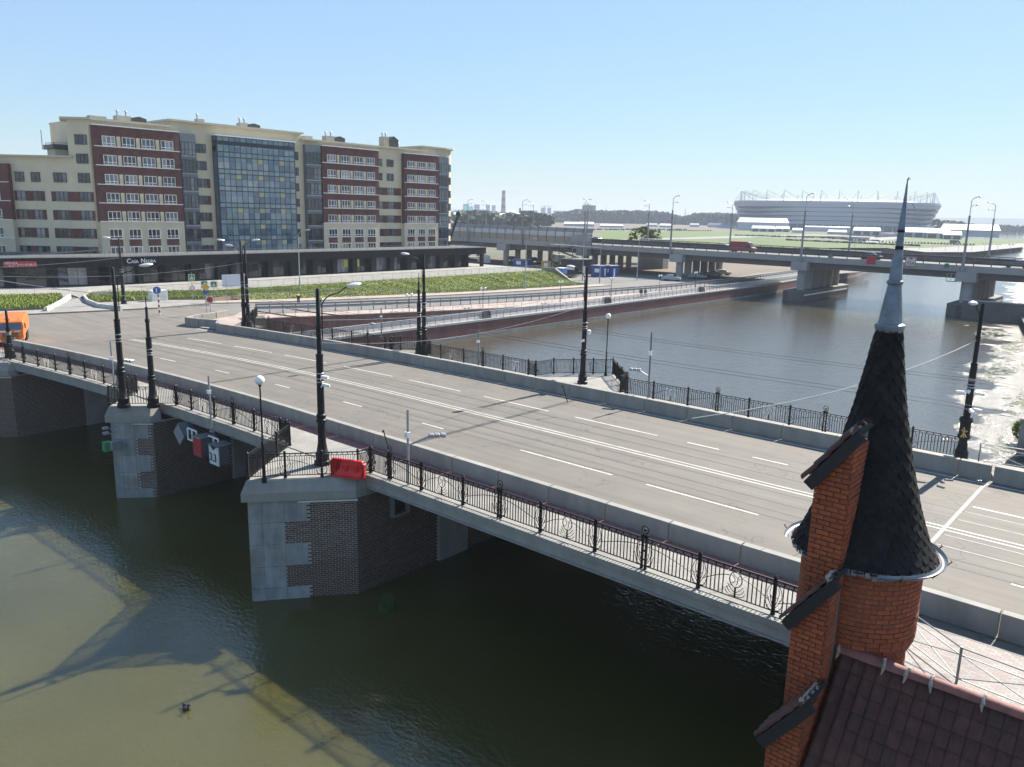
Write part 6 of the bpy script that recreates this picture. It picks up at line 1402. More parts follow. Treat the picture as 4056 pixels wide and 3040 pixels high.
# site cabins and other things under the viaduct
cb = mat('cabin_blue', (.03,.07,.28), .5, .1, 2)
def cabin(x, y, w, d, h, mt, lab, name='site_cabin'):
    p = at(x, y, 3.0); t = thing(name, p, lab, 'cabin'); MB().box(p.x-w/2, p.x+w/2, p.y, p.y+d, 2.95, 2.95+h).build('shell', mt, t); MB().box(p.x-w/2-.1, p.x+w/2+.1, p.y-.1, p.y+d+.1, 2.95+h, 3.05+h).build('roof', galv, t)
    MB().box(p.x+w/2, p.x+w/2+.05, p.y+d*.2, p.y+d*.4, 3.1, 5).build('door', whitemat, t); MB().box(p.x-w*.2, p.x+w*.2, p.y-.05, p.y, 4, 4.9).build('window', whitemat, t)
cabin(1289, 598, 3.4, 3, 2.6, cb, 'left blue site cabin under the viaduct edge'); cabin(1309, 598, 3.4, 3, 2.6, cb, 'right blue site cabin with a white window')
cabin(1179, 585, 3.2, 3, 2.3, mat('cabin_yellow', (.45,.26,.03), .5, .1), 'yellow brown shed beneath the noise barrier'); cabin(1120, 580, 4, 3, 2.3, cb, 'small blue shed beneath the noise barrier left of the yellow one')
cabin(1232, 592, 6, 5, 3.6, mat('dark_cabin', (.05,.045,.045), .8, .2), 'dark boxy shed at the foot of the stair tower')
p = at(1213, 598, 3.3); t = thing('portable_toilet', p, 'light blue portable toilet at the end of the grass bank', 'toilet'); MB().box(p.x-.9,p.x+.9,p.y-.9,p.y+.9,3.2,5.2).build('shell', mat('light_blue', (.10,.25,.55), .5, .05), t); MB().box(p.x-1,p.x+1,p.y-1,p.y+1,5.2,5.35).build('roof', whitemat, t)
# vehicles
for (x, y), rz, col, lab in (((1451,603),.2,(.32,.38,.42),'silver blue parked car leftmost under the viaduct'),((1506,598),.3,(.30,.31,.32),'silver parked car between two land columns'),((1541,594),.5,(.25,.27,.28),'grey parked car third from the left under the viaduct'),((1560,591),.9,(.40,.41,.42),'pale parked car rightmost under the viaduct by the river')):
    p = at(x, y+4, 3.0); car((p.x, p.y, 2.98), rz, col, lab, group='cars parked beneath the viaduct')
p = aty(1606, 533, 174.5); car((p.x, 174.5, vz(p.x)), 0, (.30,.025,.03), 'dark red delivery van with white bonnet driving on the viaduct', 'van', True, name='delivery_van', L_=6.0)
p = aty(1884, 545, 175); car((p.x, 175, vz(p.x)), 0, (.012,.018,.03), 'dark blue sedan driving on the viaduct behind the spire', name='moving_car')
p = aty(2200, 552, 175); car((p.x, 175, vz(p.x)), math.pi, (.02,.05,.07), 'dark teal car on the viaduct at the right edge', name='moving_car')
p = aty(1287, 522, 187); car((p.x, 187, vz(p.x)), math.pi, (.18,.18,.18), 'grey car on the viaduct next to the noise barrier end', name='moving_car')
p = aty(1559, 528, 187); car((p.x, 187, vz(p.x)), math.pi, (.45,.45,.45), 'pale silver car on the rear viaduct carriageway left of the red van', name='moving_car')
for (x, y), lab in (((1045,562),'white delivery lorry parked at the podium corner behind the picket fence'),((1205,560),'white van parked beyond the stair tower')):
    p = at(x, y+8, 3.1); car((p.x, p.y, 3.1), 2.6, (.55,.55,.52), lab, 'van', True, name='parked_van', L_=7)
for (x, y), col, lab in (((1105,558),(.2,.2,.2),'grey car parked beneath the noise barrier at left'),((1150,560),(.15,.17,.2),'dark car parked beneath the noise barrier')):
    p = at(x, y+6, 3.1); car((p.x, p.y, 3.1), 2.8, col, lab)
p = Vector((-19.0, 0, 0)); cr_p = aty(984, 505, 150)
m = MB(); b0 = aty(962, 545, 160); b1 = aty(990, 463, 160); t = thing('crane_boom', b0, 'dark telescopic crane boom leaning up beside the apartment corner', 'crane'); MB().tube([b0, b1], .35, 4).build('boom', blk, t); MB().ball(b1, .8, 6).build('boom_head', blk, t); MB().box(b0.x-5,b0.x+3,b0.y-1.3,b0.y+1.3,3,5.5).build('carrier', mat('dark_cabin', (.05,.045,.045), .8), t); MB().tube([(b0.x-1,b0.y,5.5), b0], .7, 5).build('boom_foot', blk, t)
p = at(1408, 533, 9.0); q = aty(1408, 517, 196); tag(MB().box(q.x-4,q.x+4,196,199,3,q.z).build('roadside_box', vconc, None, (q.x,197,3)), 'grey concrete box behind the viaduct right of the bright green tree', 'box')
# ------------------------------------------------------------------ stadium
SD = 1150.; sc_ = ray(1794, 497)*SD; SG = 3.0; SC = Vector((sc_.x, sc_.y, SG)); rdir = Vector((SC.x, SC.y, 0)).normalized(); side = Vector((rdir.y, -rdir.x, 0))
stad = thing('stadium', SC, 'large oval stadium with white louvred bands, blue gaps and roof masts', 'stadium')
SA, SB = 137., 112.; blueb = mat('stadium_blue', (.02,.045,.14), .5, .1, .02, coord='W'); bandm = mat('stadium_band', (.36,.40,.46), .5, .04, .02, coord='W')
def sp_(a_, s_, z):
    ca, sa = math.cos(a_), math.sin(a_); n_ = 3.0; k_ = (abs(ca)**n_+abs(sa)**n_)**(-1/n_); return SC+side*(SA*s_*k_*ca)+rdir*(SB*s_*k_*sa)+Vector((0,0,z))
N = 72
def ring(s0, z0, s1, z1, name, mt, f0=None, f1=None, th=2.):
    m = MB(); vs = []
    for i in range(N):
        a_ = 2*math.pi*i/N; e0 = f0(a_) if f0 else 0; e1 = f1(a_) if f1 else 0
        vs += [sp_(a_, s0, z0+e0), sp_(a_, s1, z1+e1), sp_(a_, s1-.015, z1+e1), sp_(a_, s0-.015, z0+e0)]
    m.add(vs, [(4*i+k_, 4*((i+1) % N)+k_, 4*((i+1) % N)+(k_+1) % 4, 4*i+(k_+1) % 4) for i in range(N) for k_ in range(4)]); return m.build(name, mt, stad)
H_s = 36.5; nb2 = 5
ring(.885, 0, .97, H_s-.5, 'inner_shell', blueb)
for i in range(nb2):
    z0 = 8+i*(H_s-8)/nb2; z1 = 8+(i+1)*(H_s-8)/nb2-.7; s0 = .905+.095*((z0/H_s)**1.3); s1 = .905+.095*((z1/H_s)**1.3)
    amp = 3.3 if i < nb2-1 else 0
    def up(a_, amp=amp): 
        d1 = (a_-math.radians(226)+math.pi) % (2*math.pi)-math.pi; d2 = (a_-math.radians(318)+math.pi) % (2*math.pi)-math.pi
        return -amp*(math.exp(-(d1/.30)**2)+math.exp(-(d2/.28)**2))
    ring(s0, z0, s1, z1, 'facade_band', bandm, None, up)
ring(.99, H_s-.6, .99, H_s+2, 'roof_rim', bandm)
m = MB(); c_ = [sp_(2*math.pi*i/N, .985, H_s+1.0) for i in range(N)]; c2 = [sp_(2*math.pi*i/N, .62, H_s+5.5) for i in range(N)]; m.add(c_+c2, [(i, (i+1) % N, N+(i+1) % N, N+i) for i in range(N)]); m.build('roof', mat('roof_pale', (.5,.51,.52), .6, 0), stad)
for i in range(36):
    a_ = 2*math.pi*i/36+.05; b = sp_(a_, .93, H_s+1); tpp = b+Vector((0,0,15)); m = MB().tube([b, tpp], [.55,.25], 4); m.tube([tpp, sp_(a_, .985, H_s+1.5)], .16, 3, False); m.tube([tpp, sp_(a_+.02, .66, H_s+5)], .16, 3, False); m.tube([tpp, sp_(a_+.09, .8, H_s+4)], .14, 3, False); m.build('roof_mast', mat('mast_grey', (.42,.43,.45), .6, 0), stad)
for i in range(40):
    a_ = math.pi+math.pi*i/40; p = sp_(a_, .955, 0); MB().tube([p, p+Vector((0,0,10))], .6, 4).build('column', bandm, stad)
ring(.93, 5.6, .97, 6.6, 'concourse_slab', bandm)
# ------------------------------------------------------------------ event tents and sheds round the stadium
tentw = mat('tent_white', (.80,.80,.80), .5, .03); tentg = mat('tent_side', (.42,.45,.50), .6, .05)
def tent(x0, x1, yb, ytop, lab, depth=14, z=3.0, eave=.55, along=True, roofm=None, sidem=None, cat='tent', open_=False):
    p0 = at((x0+x1)/2, yb, z); dist = math.hypot(p0.x, p0.y); rd = Vector((p0.x, p0.y, 0)).normalized(); sd2 = Vector((rd.y, -rd.x, 0)); pxm = dist*.978/1718; W_ = (x1-x0)*pxm; Hh = max(2.5, (yb-ytop)*pxm); t = thing('event_tent' if cat == 'tent' else 'shed', p0, lab, cat)
    if along: a = -sd2*W_/2; pts = lambda u, v, h: p0+sd2*(u*W_-W_/2)+rd*(v*depth)+Vector((0,0,h))
    e = Hh*eave
    vs = [pts(0,0,0),pts(1,0,0),pts(1,1,0),pts(0,1,0),pts(0,0,e),pts(1,0,e),pts(1,1,e),pts(0,1,e)]
    if depth > 0: MB().add(vs, [(0,1,5,4),(1,2,6,5),(2,3,7,6),(3,0,4,7)]).build('walls', sidem or tentg, t)
    r = [pts(-.01,-.05,e),pts(1.01,-.05,e),pts(1.01,1.05,e),pts(-.01,1.05,e),pts(.03,.5,Hh),pts(.97,.5,Hh)]
    MB().add(r, [(0,1,5,4),(2,3,4,5),(1,2,5),(3,0,4)]).build('roof', roofm or tentw, t)
    if open_:
        n_ = max(2, int(W_/7)); 
        for i in range(n_): MB().add([pts((i+.15)/n_,-.01,0),pts((i+.85)/n_,-.01,0),pts((i+.85)/n_,-.01,e*.8),pts((i+.15)/n_,-.01,e*.8)], [(0,1,2,3)]).build('opening', dark_frame, t)
for x0, x1, yb, yt, lab, kw in ((1596,1697,499,473,'big white two storey event hall at the left foot of the stadium',dict(depth=30,eave=.65)),(1697,1740,497,481,'white hall joined to the right of the big event hall',dict(depth=20)),(1625,1672,501,489,'small white tent row in front of the big event hall',dict(open_=True)),(1676,1704,501,490,'white twin peak tent right of the small tent row',dict(open_=True)),(1712,1736,503,494,'low white tent box right of the twin peak tent',{}),
        (1740,1830,501,490,'long flat white pavilion before the middle of the stadium',dict(depth=8,eave=.8)),(1790,1826,507,498,'small flat white tent left of the scalloped tent',{}),(1846,1897,508,493,'scalloped white tent in front of the stadium centre',dict(open_=True)),(1957,2010,514,495,'open white marquee with wide gable just right of the spire',dict(open_=True,depth=20)),(2005,2046,516,497,'second open white marquee right of the spire',dict(open_=True,depth=20)),(2018,2042,516,506,'small pagoda tent between marquee and white shed',{}),(2040,2072,518,502,'small white tent beside the right marquees',dict(open_=True)),(2044,2142,512,489,'long white event hall right of the stadium',dict(depth=30)),(1944,2044,500,488,'low white roofed building behind the open marquees',dict(depth=15,eave=.7)),
        (1218,1252,489,480,'left white peaked tent before the forest',{}),(1250,1283,490,480,'right white peaked tent before the forest',{}),(1296,1346,492,485,'long low white tent right of the peaked tents',{}),(1425,1449,492,484,'small white tent left of the stadium shed',{})):
    tent(x0, x1, yb, yt, lab, **kw)
for x0, x1, yb, yt, lab, rm, sm_ in ((1396,1420,490,483,'pale grey blue container block before the forest',tentg,tentg),(1490,1510,491,483,'grey blue container left of the blue roofed shelter',tentg,tentg),(1530,1585,492,483,'blue roofed shelter left of the stadium',mat('roof_blue', (.08,.14,.25), .5, .05),tentg),(2100,2212,533,512,'dark low sheds along the road at far right',mat('roof_dark', (.07,.08,.10), .6, .05),tentg)) :
    if x0 == 2100: continue
    tent(x0, x1, yb, yt, lab, depth=10, roofm=rm, sidem=sm_, cat='shed')
# ------------------------------------------------------------------ fields and roads beyond the viaduct
field = mat('field_grass', (.085,.125,.022), .95, .15, .05, coord='W', dirt=(.12,.13,.04), dscale=.02, damt=.6); road_l = mat('light_road', (.24,.235,.22), .9, .08, .05, coord='W'); brown = mat('brown_field', (.15,.115,.085), .95, .2, .05, coord='W', dirt=(.14,.12,.09), dscale=.03, damt=.6)
def patch(name, pix, z, mt):
    P = [at(x, y, z) for x, y in pix]; m = MB().quad(*P); o = m.build(name, mt); 
    if o.data.polygons[0].normal.z < 0: o.data.flip_normals()
    return tag(o, kind='structure')
zz = 3.03
patch('brown_field', [(960,500),(960,478),(1230,482),(1600,490),(1620,497),(1200,500)], 3.02, brown); patch('light_track', [(960,492),(1220,494),(1440,497),(1440,500),(1220,498),(960,497)], 3.05, road_l)
patch('green_field', [(1290,512),(1300,499),(1590,500),(1800,506),(1850,511),(1600,512),(1400,516),(1290,520)], 3.06, field); patch('green_field', [(1380,530),(1480,517),(1620,513),(1880,524),(2050,524),(2212,520),(2212,526),(2000,536),(1700,536)], 3.06, field)
patch('park_path', [(1290,521),(1290,519),(1560,511),(1760,507),(1890,512),(1890,514),(1760,509),(1500,517)], 3.09, road_l); patch('light_road', [(1860,530),(1880,514),(1960,511),(2212,524),(2212,534),(2100,545),(2000,545)], 3.045, road_l); patch('green_field', [(1990,512),(2090,516),(2212,516),(2212,520),(2060,527),(1900,520)], 3.07, field)
patch('brown_field', [(1180,600),(1240,575),(1300,566),(1730,570),(1740,590),(1600,606),(1480,592),(1300,598)], 3.02, brown); patch('yard_ground', [(1030,600),(1020,560),(1180,556),(1260,580),(1200,600),(1100,610)], 3.02, brown)
p0 = at(1200,606,3.03)
patch('shade_asphalt', [(1200,606),(1290,590),(1440,586),(1600,590),(1720,597),(1560,618),(1430,622),(1300,628),(1240,620)], 3.0, asphalt2)
patch('side_road', [(1550,606),(1640,590),(1740,583),(1880,580),(1880,586),(1760,596),(1620,612)], 3.05, asphalt2)
# dark shrubs rows and tiny lamps in the park
shr = mat('shrub_green', (.03,.045,.02), .95, .3, .5, coord='W')
def blob(m, c, r, rr, n1=6, squash=.8, k=.25):
    n2 = 4; vs = []
    for i in range(n2+1):
        for j in range(n1):
            th = math.pi*i/n2; ph = 2*math.pi*j/n1+(i % 2)*.5; q = r*(1+rr.uniform(-k, k)); vs.append((c[0]+q*math.sin(th)*math.cos(ph), c[1]+q*math.sin(th)*math.sin(ph), c[2]+q*squash*math.cos(th)))
    m.add(vs, [(i*n1+j, i*n1+(j+1) % n1, (i+1)*n1+(j+1) % n1, (i+1)*n1+j) for i in range(n2) for j in range(n1)])
rr = random.Random(2)
m = MB()
for (xa, ya, xb, yb, n_) in ((1590,510,1760,514,40),(1760,514,1900,522,36),(1700,520,1990,533,60),(1900,524,2110,531,30),(1280,498,1540,500,50)):
    for i in range(n_): p = at(xa+(xb-xa)*i/n_, ya+(yb-ya)*i/n_, 3.0); blob(m, (p.x, p.y, 3.5), rr.uniform(.6,1.0), rr)
tag(m.build('shrub_rows', shr), 'rows of small dark shrubs planted in the park beyond the viaduct', 'shrubs', kind='stuff')
pr0 = None; k_ = 0
for (x, y) in [(1846+i*28, 536+i*.9) for i in range(13)]:
    p = at(x, y, 3.0)
    if pr0 is None:
        t = thing('park_lamp', p, 'thin park lamp with two white globes in the row behind the viaduct', 'street lamp', 'thin park lamps behind the viaduct'); MB().tube([p, p+Vector((0,0,4))], .08, 5).build('post', galv, t)
        for s_ in (-.8, .8): MB().ball(p+Vector((s_,0,4.2)), .42, 8).build('globe', globem, t)
        pr0 = t
    else: copy_tree(pr0, p)
m = MB(); rr = random.Random(8)
for i in range(46):
    x = 1075+i*9+rr.uniform(-3,3); p = at(x, 497.5, 3.0)
    if i % 1 == 0:
        col = rr.choice([(.25,.25,.25),(.05,.05,.06),(.4,.4,.42),(.1,.12,.16)]); o = MB().box(p.x-2.2,p.x+2.2,p.y-.9,p.y+.9,3.05,3.9).box(p.x-1.2,p.x+1.3,p.y-.8,p.y+.8,3.9,4.5).build('distant_car', mat('dcar'+str(col), col, .3, 0), None, p); tag(o, 'tiny parked car in the long row of cars before the forest', 'car', 'row of tiny parked cars before the forest')
for x, y, col, lab in ((1823,516,(.05,.05,.05),'dark car parked in the stadium lot nearest the lamp'),(1842,516,(.2,.2,.2),'grey car parked in the stadium lot'),(1853,516,(.3,.3,.3),'pale car parked in the stadium lot'),(1895,513,(.1,.1,.12),'dark car parked far back in the stadium lot')):
    p = at(x, y, 3.05); car((p.x, p.y, 3.06), 0.3, col, lab)
p = at(2064, 519+12, 3.0); t = thing('helicopter_shelter', p, 'dark box van standing near the small white tent', 'truck'); bpy.data.objects.remove(t)
p = at(2063, 527, 3.05); car((p.x, p.y, 3.05), .4, (.04,.04,.045), 'dark van parked on the park road near the right marquees', 'van', True, name='parked_van', L_=7)
# ------------------------------------------------------------------ forest, far city
leafs = [mat('forest_leaf', (.035,.05,.022), .95, .35, .06, coord='W'), mat('forest_leaf_pale', (.07,.075,.04), .95, .3, .06, coord='W')]
def forest(name, lab, spans, n, dist, depth, seed, mt, hmul=1.):
    r2 = random.Random(seed); m = MB()
    for i in range(n):
        t_ = r2.random(); x = spans[0][0]+(spans[-1][0]-spans[0][0])*t_; yt = lerp([(a, b) for a, b in spans], x)+2.5
        d = dist+r2.random()*depth; p = ray(x, 470); rd = Vector((p.x, p.y, 0)).normalized(); p = rd*d; ztop = CAMZ+(ray(x, yt+r2.uniform(-1, 2)).z/math.hypot(ray(x, yt).x, ray(x, yt).y))*d
        hgt = max(6, ztop-3); nb_ = 3
        for k_ in range(nb_): c = (p.x+r2.uniform(-3,3), p.y+r2.uniform(-3,3), 3+hgt*(k_+.6)/nb_); blob(m, c, hgt/nb_*r2.uniform(.75, 1.05), r2, 6, 1.0, .35)
    o = m.build(name, mt); tag(o, lab, 'forest', kind='stuff'); return o
forest('forest_belt', 'long dark forest belt on the horizon left of the stadium', [(1165,473),(1190,463),(1240,457),(1420,459),(1460,466),(1478,470),(1500,463),(1560,463),(1600,466),(1640,470)], 900, 1500, 120, 1, leafs[0])
forest('forest_belt', 'paler tree belt in front of the city skyline', [(975,459),(1000,455),(1040,456),(1100,462),(1190,470),(1230,472)], 380, 1400, 150, 4, leafs[1])
forest('forest_belt', 'low distant trees right of the stadium', [(1995,475),(2040,480),(2090,484),(2230,488)], 160, 1700, 300, 5, leafs[0])
# individually visible trees
def tree(loc, h, r, lab, mt, seed):
    t = thing('tree', loc, lab, 'tree'); MB().tube([loc, Vector(loc)+Vector((.1,0,h*.5)), Vector(loc)+Vector((.0,.1,h*.75))], [.04*h,.025*h,.01*h], 6).build('trunk', mat('bark', (.08,.06,.045), .9, .2), t); r2 = random.Random(seed); m = MB()
    for i in range(260):
        a_ = r2.uniform(0, 6.28); q = r*r2.random()**.5; z = h*r2.uniform(.25, 1.0); q *= math.sin(math.pi*min(.98,max(.15, (z/h-.15)/.95)))**.7; c = Vector(loc)+Vector((q*math.cos(a_), q*math.sin(a_), z)); s = r*r2.uniform(.08,.17); u = Vector((r2.uniform(-1,1), r2.uniform(-1,1), r2.uniform(-1,1))).normalized(); v_ = u.cross(Vector((0,0,1))).normalized()
        m.add([c-u*s-v_*s, c+u*s-v_*s, c+u*s+v_*s, c-u*s+v_*s], [(0,1,2,3)])
    m.build('crown', mt, t)
gl = mat('leaf_bright', (.14,.19,.03), .9, .3, 2, coord='W'); gd2 = mat('leaf_dark', (.05,.07,.03), .9, .3, .5, coord='W')
q = aty(1385, 525, 215); tree((q.x, 215, 3), aty(1385, 491, 215).z-3, 4.2, 'bright green tree just behind the viaduct left of the grey box', gl, 1)
q = aty(1418, 520, 215); tree((q.x, 215, 3), aty(1418, 497, 215).z-3, 2.2, 'sparse small tree right of the bright green one', gl, 2)
for i, (x, yt, d, rr_) in enumerate(((1012,462,700,14),(1032,458,900,20),(1060,464,760,15),(1110,462,800,14),(1128,466,700,12),(1148,460,900,17),(1170,464,820,15),(2020,475,1250,10),(2048,478,1250,14),(2072,480,1300,12))):
    p = ray(x, 470); rd = Vector((p.x, p.y, 0)).normalized()*d; zt_ = CAMZ+ray(x, yt).z/math.hypot(ray(x, yt).x, ray(x, yt).y)*d; tree((rd.x, rd.y, 3), max(8, zt_-3), rr_, ('round dark tree %s' % ('nearest the apartment corner','left of the striped chimney foot','beside the white roofed factory','right of the factory','in the gap before the city','under the city skyline tower','before the left end of the forest','just right of the stadium','second right of the stadium','third right of the stadium')[i]), gd2, 20+i)
q = aty(1386, 590, 200); tree((q.x, 200, 3), 7, 2.2, 'small tree between the viaduct columns', gl, 3)
hz = mat('far_building', (.42,.43,.44), .9, .05); hzd = mat('far_building_dark', (.10,.075,.075), .9, .1); hzb = mat('far_brick', (.14,.06,.05), .9, .1)
def far(name, x0, x1, yt, d, lab, mt, cat='building', depth=20, roof=None, win=True):
    p = ray((x0+x1)/2, 470); L2 = math.hypot(p.x, p.y); rd = Vector((p.x, p.y, 0)).normalized(); sd2 = Vector((rd.y, -rd.x, 0)); c = rd*d; pxm = d*.978/1718; W_ = (x1-x0)*pxm; H2 = CAMZ+ray((x0+x1)/2, yt).z/math.hypot(ray((x0+x1)/2, yt).x, ray((x0+x1)/2, yt).y)*d-3; t = thing(name, (c.x, c.y, 3), lab, cat); o_ = Vector((c.x, c.y, 3))-sd2*W_/2
    MB().obox(o_, sd2*W_, rd*depth, (0,0,max(3,H2))).build('walls', mt, t)
    if win and H2 > 12:
        m = MB(); nf = int(H2/6)
        for k_ in range(nf): m.obox(o_-rd*.3+Vector((0,0,4+k_*6)), sd2*W_, rd*.3, (0,0,2.2))
        m.build('window_bands', mat('far_window', (.16,.17,.2), .5, 0), t)
    if roof: MB().add([o_+Vector((0,0,H2)), o_+sd2*W_+Vector((0,0,H2)), o_+sd2*W_+rd*depth+Vector((0,0,H2)), o_+rd*depth+Vector((0,0,H2)), o_+rd*depth/2+Vector((0,0,H2*1.35)), o_+sd2*W_+rd*depth/2+Vector((0,0,H2*1.35))], [(0,1,5,4),(2,3,4,5),(1,2,5),(3,0,4)]).build('roof', roof, t)
for i, (x0, x1, yt) in enumerate(((1000,1012,441),(1024,1036,442),(1050,1058,443),(1062,1070,444),(1168,1178,449),(1182,1190,449),(1130,1160,455),(1195,1230,456))): far('far_tower_block', x0, x1, yt, 2600, 'pale distant tower block %s' % ('nearest the apartment corner','left of the chimney','just left of the striped chimney','touching the striped chimney','under the yellow crane','right of the crane','low and wide in the middle of the skyline','low and wide before the forest')[i], hz)
far('gasholder', 1257, 1286, 444, 1900, 'big dark round storage building on the horizon above the forest', hzd, 'building', 60, None, False); far('dark_shed', 1240, 1258, 452, 1950, 'low dark annex left of the dark round storage building', hzd, 'building', 30, None, False)
far('factory', 1062, 1092, 468, 900, 'brick factory with white saw tooth roof', hzb, 'factory', 20, tentw, False); far('factory_ruin', 1096, 1113, 463, 900, 'dark brick ruin with pale gables right of the factory', hzb, 'factory', 20, tentw, False); far('low_shed', 1116, 1145, 468, 950, 'long low white roofed shed right of the brick ruin', hz, 'shed', 15, tentw, False); far('green_roof_shed', 1002, 1022, 455, 1100, 'shed with green roof near the apartment corner', hz, 'shed', 20, mat('roof_green', (.12,.35,.28), .6, .05), False); far('white_house', 980, 1000, 467, 800, 'white roofed house beside the crane boom', hz, 'house', 15, tentw, False); far('low_shed', 1180, 1192, 470, 950, 'tiny white roofed shed in the trees', hz, 'shed', 15, tentw, False)
p = ray(1087, 470); rd = Vector((p.x, p.y, 0)).normalized()*2000; zt_ = CAMZ+ray(1087, 412).z/math.hypot(ray(1087,412).x, ray(1087,412).y)*2000; t = thing('chimney', (rd.x, rd.y, 3), 'tall striped factory chimney on the horizon', 'chimney')
for k_ in range(8): MB().lathe([(6.5-.3*k_, 3+(zt_-3)*k_/8),(6.2-.3*k_, 3+(zt_-3)*(k_+1)/8)], (rd.x,rd.y,0), 10).build('chimney_band', hzb if k_ % 2 else mat('chimney_grey', (.25,.23,.22), .9, .05), t)
for x, yt, lab in ((1107,455,'short dark factory stack beside the ruin'),(1123,450,'short thin stack right of the ruin')):
    p = ray(x, 470); d = 1300; rd = Vector((p.x, p.y, 0)).normalized()*d; z_ = CAMZ+ray(x, yt).z/math.hypot(ray(x,yt).x, ray(x,yt).y)*d; tag(MB().lathe([(2.0,3),(1.4,z_)], (rd.x,rd.y,0), 8).build('factory_stack', hzd, None, (rd.x,rd.y,3)), lab, 'chimney')
p = ray(1175, 470); rd = Vector((p.x, p.y, 0)).normalized(); c = rd*2500; s_ = Vector((rd.y,-rd.x,0)); zt_ = CAMZ+ray(1175,446).z/math.hypot(ray(1175,446).x, ray(1175,446).y)*2500; t = thing('tower_crane', (c.x,c.y,3), 'faint tower crane over the city skyline', 'crane'); MB().tube([(c.x,c.y,3),(c.x,c.y,zt_)], 1.2, 4).build('mast', hz, t); MB().tube([Vector((c.x,c.y,zt_))-s_*12, Vector((c.x,c.y,zt_+1))+s_*26], .9, 4).build('jib', hz, t)
for x, yt, lab in ((1308,446,'thin distant radio mast behind the forest'),(1480,450,'second thin radio mast behind the forest right part')):
    p = ray(x, 470); rd = Vector((p.x, p.y, 0)).normalized()*1700; z_ = CAMZ+ray(x, yt).z/math.hypot(ray(x,yt).x, ray(x,yt).y)*1700; tag(MB().lathe([(1.2,3),(.4,z_)], (rd.x,rd.y,0), 5).build('radio_mast', hz, None, (rd.x,rd.y,3)), lab, 'mast')
# far ridge
m = MB(); rr = random.Random(6); xs_ = list(range(-500, 3000, 30)); 
hill = mat('hill_woods', (.05,.07,.04), .95, .2, .004, coord='W')
for x in xs_:
    p = ray(x, 470); rd = Vector((p.x, p.y, 0)).normalized(); hh = 38+12*math.sin(x*.004)+5*math.sin(x*.021)+rr.uniform(-3,3)
    if 1000 < x < 1700: hh *= .45
    m.v += [tuple(rd*5200+Vector((0,0,0))), tuple(rd*5800+Vector((0,0,hh)))]
for i in range(len(xs_)-1): m.f.append((2*i, 2*i+2, 2*i+3, 2*i+1))
struct('hills', m, hill)
# ------------------------------------------------------------------ overhead wires
wm_ = mat('wire', (.05,.05,.05), .5, 0); wl2 = mat('wire_pale', (.35,.34,.33), .5, 0)
def wire(pts, lab, r=.016, sag=.25, mt=None, g='overhead contact wires'):
    P = []
    for a, b in zip(pts, pts[1:]):
        a = Vector(a); b = Vector(b)
        for i in range(8): t = i/8; p = a.lerp(b, t); p.z -= sag*4*t*(1-t)*min(1, (b-a).length/20); P.append(p)
    P.append(Vector(pts[-1])); m = MB().tube(P, r, 4); return tag(m.build('overhead_wire', mt or wm_, None, P[0]), lab, 'wire', g)
cw = lambda v: [(x, v+deck_c(x), 11.2) for x in (-95, -75, -48, -31, -7, 20, 50)]
for v, lab in ((30.2,'contact wire above the near traffic lane'),(30.9,'contact wire just inside the near one'),(35.6,'contact wire above the far traffic lane'),(36.3,'outermost contact wire on the river side')): wire(cw(v), lab, .010, .15)
Ab, Bb, Gb, Hb = Vector((*at(697,1003,5.97)[:2],12.6)), Vector((*at(268,880,5.97)[:2],12.4)), Vector((*at(1258,829,5.97)[:2],12.4)), Vector((*at(2074,998,5.97)[:2],12.0)); Mb = Vector((*at(916,769,5.97)[:2],12.3)); Fb = Vector((*at(532,708,5.95)[:2],12.2))
for a, b, lab in ((Ab,Gb,'span wire crossing the road between the two platform poles'),(Bb,Mb,'span wire from the small near platform to the pole pair'),(Hb,Hb+Vector((-3,-22,-.4)),'span wire crossing the road from the emblem pole toward the turret'),(Fb,Vector((-67.5,19.8,12)),'span wire at the left end of the bridge')): wire([a, b], lab, .014, .5, wl2, 'span wires')
wire([Gb+Vector((0,0,-1)), Vector((-31,31,10.6)), Ab+Vector((0,0,-1))], 'lower sagging span wire below the platform pole wire', .012, .3, wl2, 'span wires')
Cb = Vector((*at(268,658,5.85)[:2],12.5))
for dz, lab in ((0,'upper white wire sweeping past the dark shops at left'),(-1.2,'lower white wire sweeping past the dark shops at left')):
    wire([Cb+Vector((0,0,dz)), Vector((-104,20,11.5+dz))], lab, .03, .4, wl2, 'wires before the shops'); 
wire([Bb, Vector((-100,18,12.5))], 'white wire from the small platform pole toward the left edge', .022, .5, wl2, 'wires before the shops')
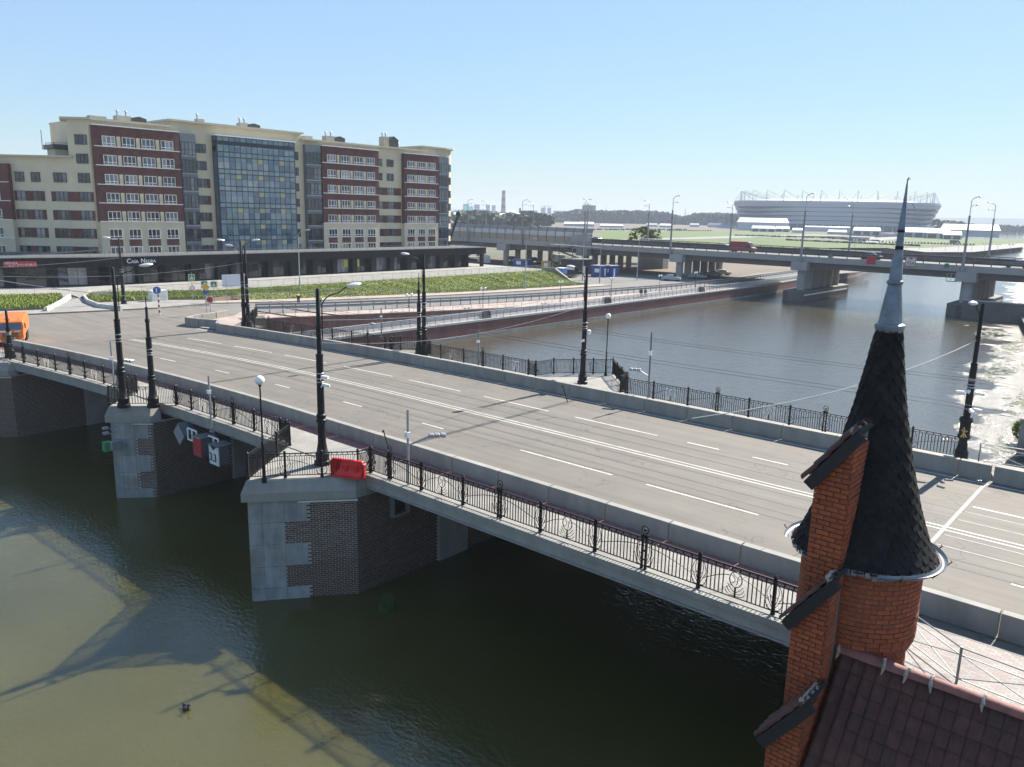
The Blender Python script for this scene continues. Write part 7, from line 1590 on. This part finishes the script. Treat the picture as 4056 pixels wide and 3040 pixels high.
# floating plants, and sun glints painted as pale weed mats
glitter = mat('glint_patches', (.15,.16,.12), .9, .4, 1.5, coord='W', dirt=(.10,.13,.05), dscale=1.2, damt=.7)
rr = random.Random(12); m = MB()
def inpoly(x, y, P):
    c = False; j = len(P)-1
    for i in range(len(P)):
        if (P[i][1] > y) != (P[j][1] > y) and x < (P[j][0]-P[i][0])*(y-P[i][1])/(P[j][1]-P[i][1])+P[i][0]: c = not c
        j = i
    return c
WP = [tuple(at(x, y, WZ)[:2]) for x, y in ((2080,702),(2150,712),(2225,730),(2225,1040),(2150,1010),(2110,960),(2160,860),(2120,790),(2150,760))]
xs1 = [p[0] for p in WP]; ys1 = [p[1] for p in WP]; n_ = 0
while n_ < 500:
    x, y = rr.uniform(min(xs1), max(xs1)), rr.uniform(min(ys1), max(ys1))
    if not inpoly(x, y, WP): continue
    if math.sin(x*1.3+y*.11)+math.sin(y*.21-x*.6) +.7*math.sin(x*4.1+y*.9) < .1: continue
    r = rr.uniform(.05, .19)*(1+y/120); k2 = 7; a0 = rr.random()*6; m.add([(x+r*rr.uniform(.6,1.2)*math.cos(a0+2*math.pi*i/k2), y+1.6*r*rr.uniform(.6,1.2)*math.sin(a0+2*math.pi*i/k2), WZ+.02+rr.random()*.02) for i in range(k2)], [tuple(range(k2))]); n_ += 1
tag(m.build('glint_patches', glitter), 'painted sun glints drawn as pale water weed by the right bank', 'water weed', kind='stuff')
for x, y, lab in ((835,1318,'green tuft of drifting reeds on the dark water right of the wide pier'),):
    p = at(x, y, WZ); m = MB(); r2 = random.Random(3)
    for i in range(90): a_ = r2.uniform(0, 6.28); q = r2.random()*.35; b = Vector((p.x+q*math.cos(a_), p.y+q*math.sin(a_), WZ)); e = b+Vector((r2.uniform(-.3,.3), r2.uniform(-.3,.3), r2.uniform(.3,1.0))); m.add([b+Vector((.02,0,0)), b-Vector((.02,0,0)), e], [(0,1,2)])
    tag(m.build('reed_tuft', mat('reed_green', (.05,.10,.03), .8, .2), None, p), lab, 'reeds')
p = at(403, 1533, WZ); t = thing('duck', p, 'small dark duck swimming on the sunlit olive water', 'bird'); MB().ball((p.x,p.y,WZ+.05), .14, 10, .6).tube([(p.x-.14,p.y,WZ+.08),(p.x-.28,p.y,WZ+.13)], [.07,.02], 6).build('body', blk, t, smooth=True); MB().tube([(p.x+.12,p.y,WZ+.1),(p.x+.17,p.y,WZ+.22)], .035, 6).ball((p.x+.19,p.y,WZ+.25), .06, 8).tube([(p.x+.23,p.y,WZ+.25),(p.x+.3,p.y,WZ+.24)], [.025,.01], 5).build('head', blk, t, smooth=True)
# dark block and bushes at right edge
p = at(2203, 985, WZ); t = thing('quay_block', (-8.2, 70, 0), 'dark concrete block at the right edge of the water', 'block'); b1_ = at(2194, 985, WZ); zt_ = aty(2196, 908, b1_.y).z; MB().box(b1_.x, b1_.x+4, b1_.y, b1_.y+2.5, -.5, zt_).build('block', concrete_d, t); MB().box(b1_.x-.1, b1_.x+4, b1_.y-.1, b1_.y+2.6, zt_, zt_+.15).build('cap', concrete, t)
for x, y, lab in ((2190,668,'green bush on the muddy bank at the upper right edge'),(2208,940,'green bush beside the dark block at the right edge')):
    p = at(x, y+12, WZ+.3); tree((p.x, p.y, WZ), 2.2 if y < 800 else 1.8, 1.8 if y < 800 else .9, lab, gl, 40)
# ------------------------------------------------------------------ haze
hm = bpy.data.materials.new('haze'); hm.use_nodes = True; n = hm.node_tree; n.nodes.remove(n.nodes['Principled BSDF']); pv = n.nodes.new('ShaderNodeVolumePrincipled'); pv.inputs['Color'].default_value = (.80,.88,1,1); pv.inputs['Density'].default_value = .0002; pv.inputs['Anisotropy'].default_value = 0.
n.links.new(pv.outputs[0], n.nodes['Material Output'].inputs['Volume'])
hz_ = MB().box(-7600, 7600, -2600, 7600, -3, 95).build('haze', hm); tag(hz_, kind='stuff')
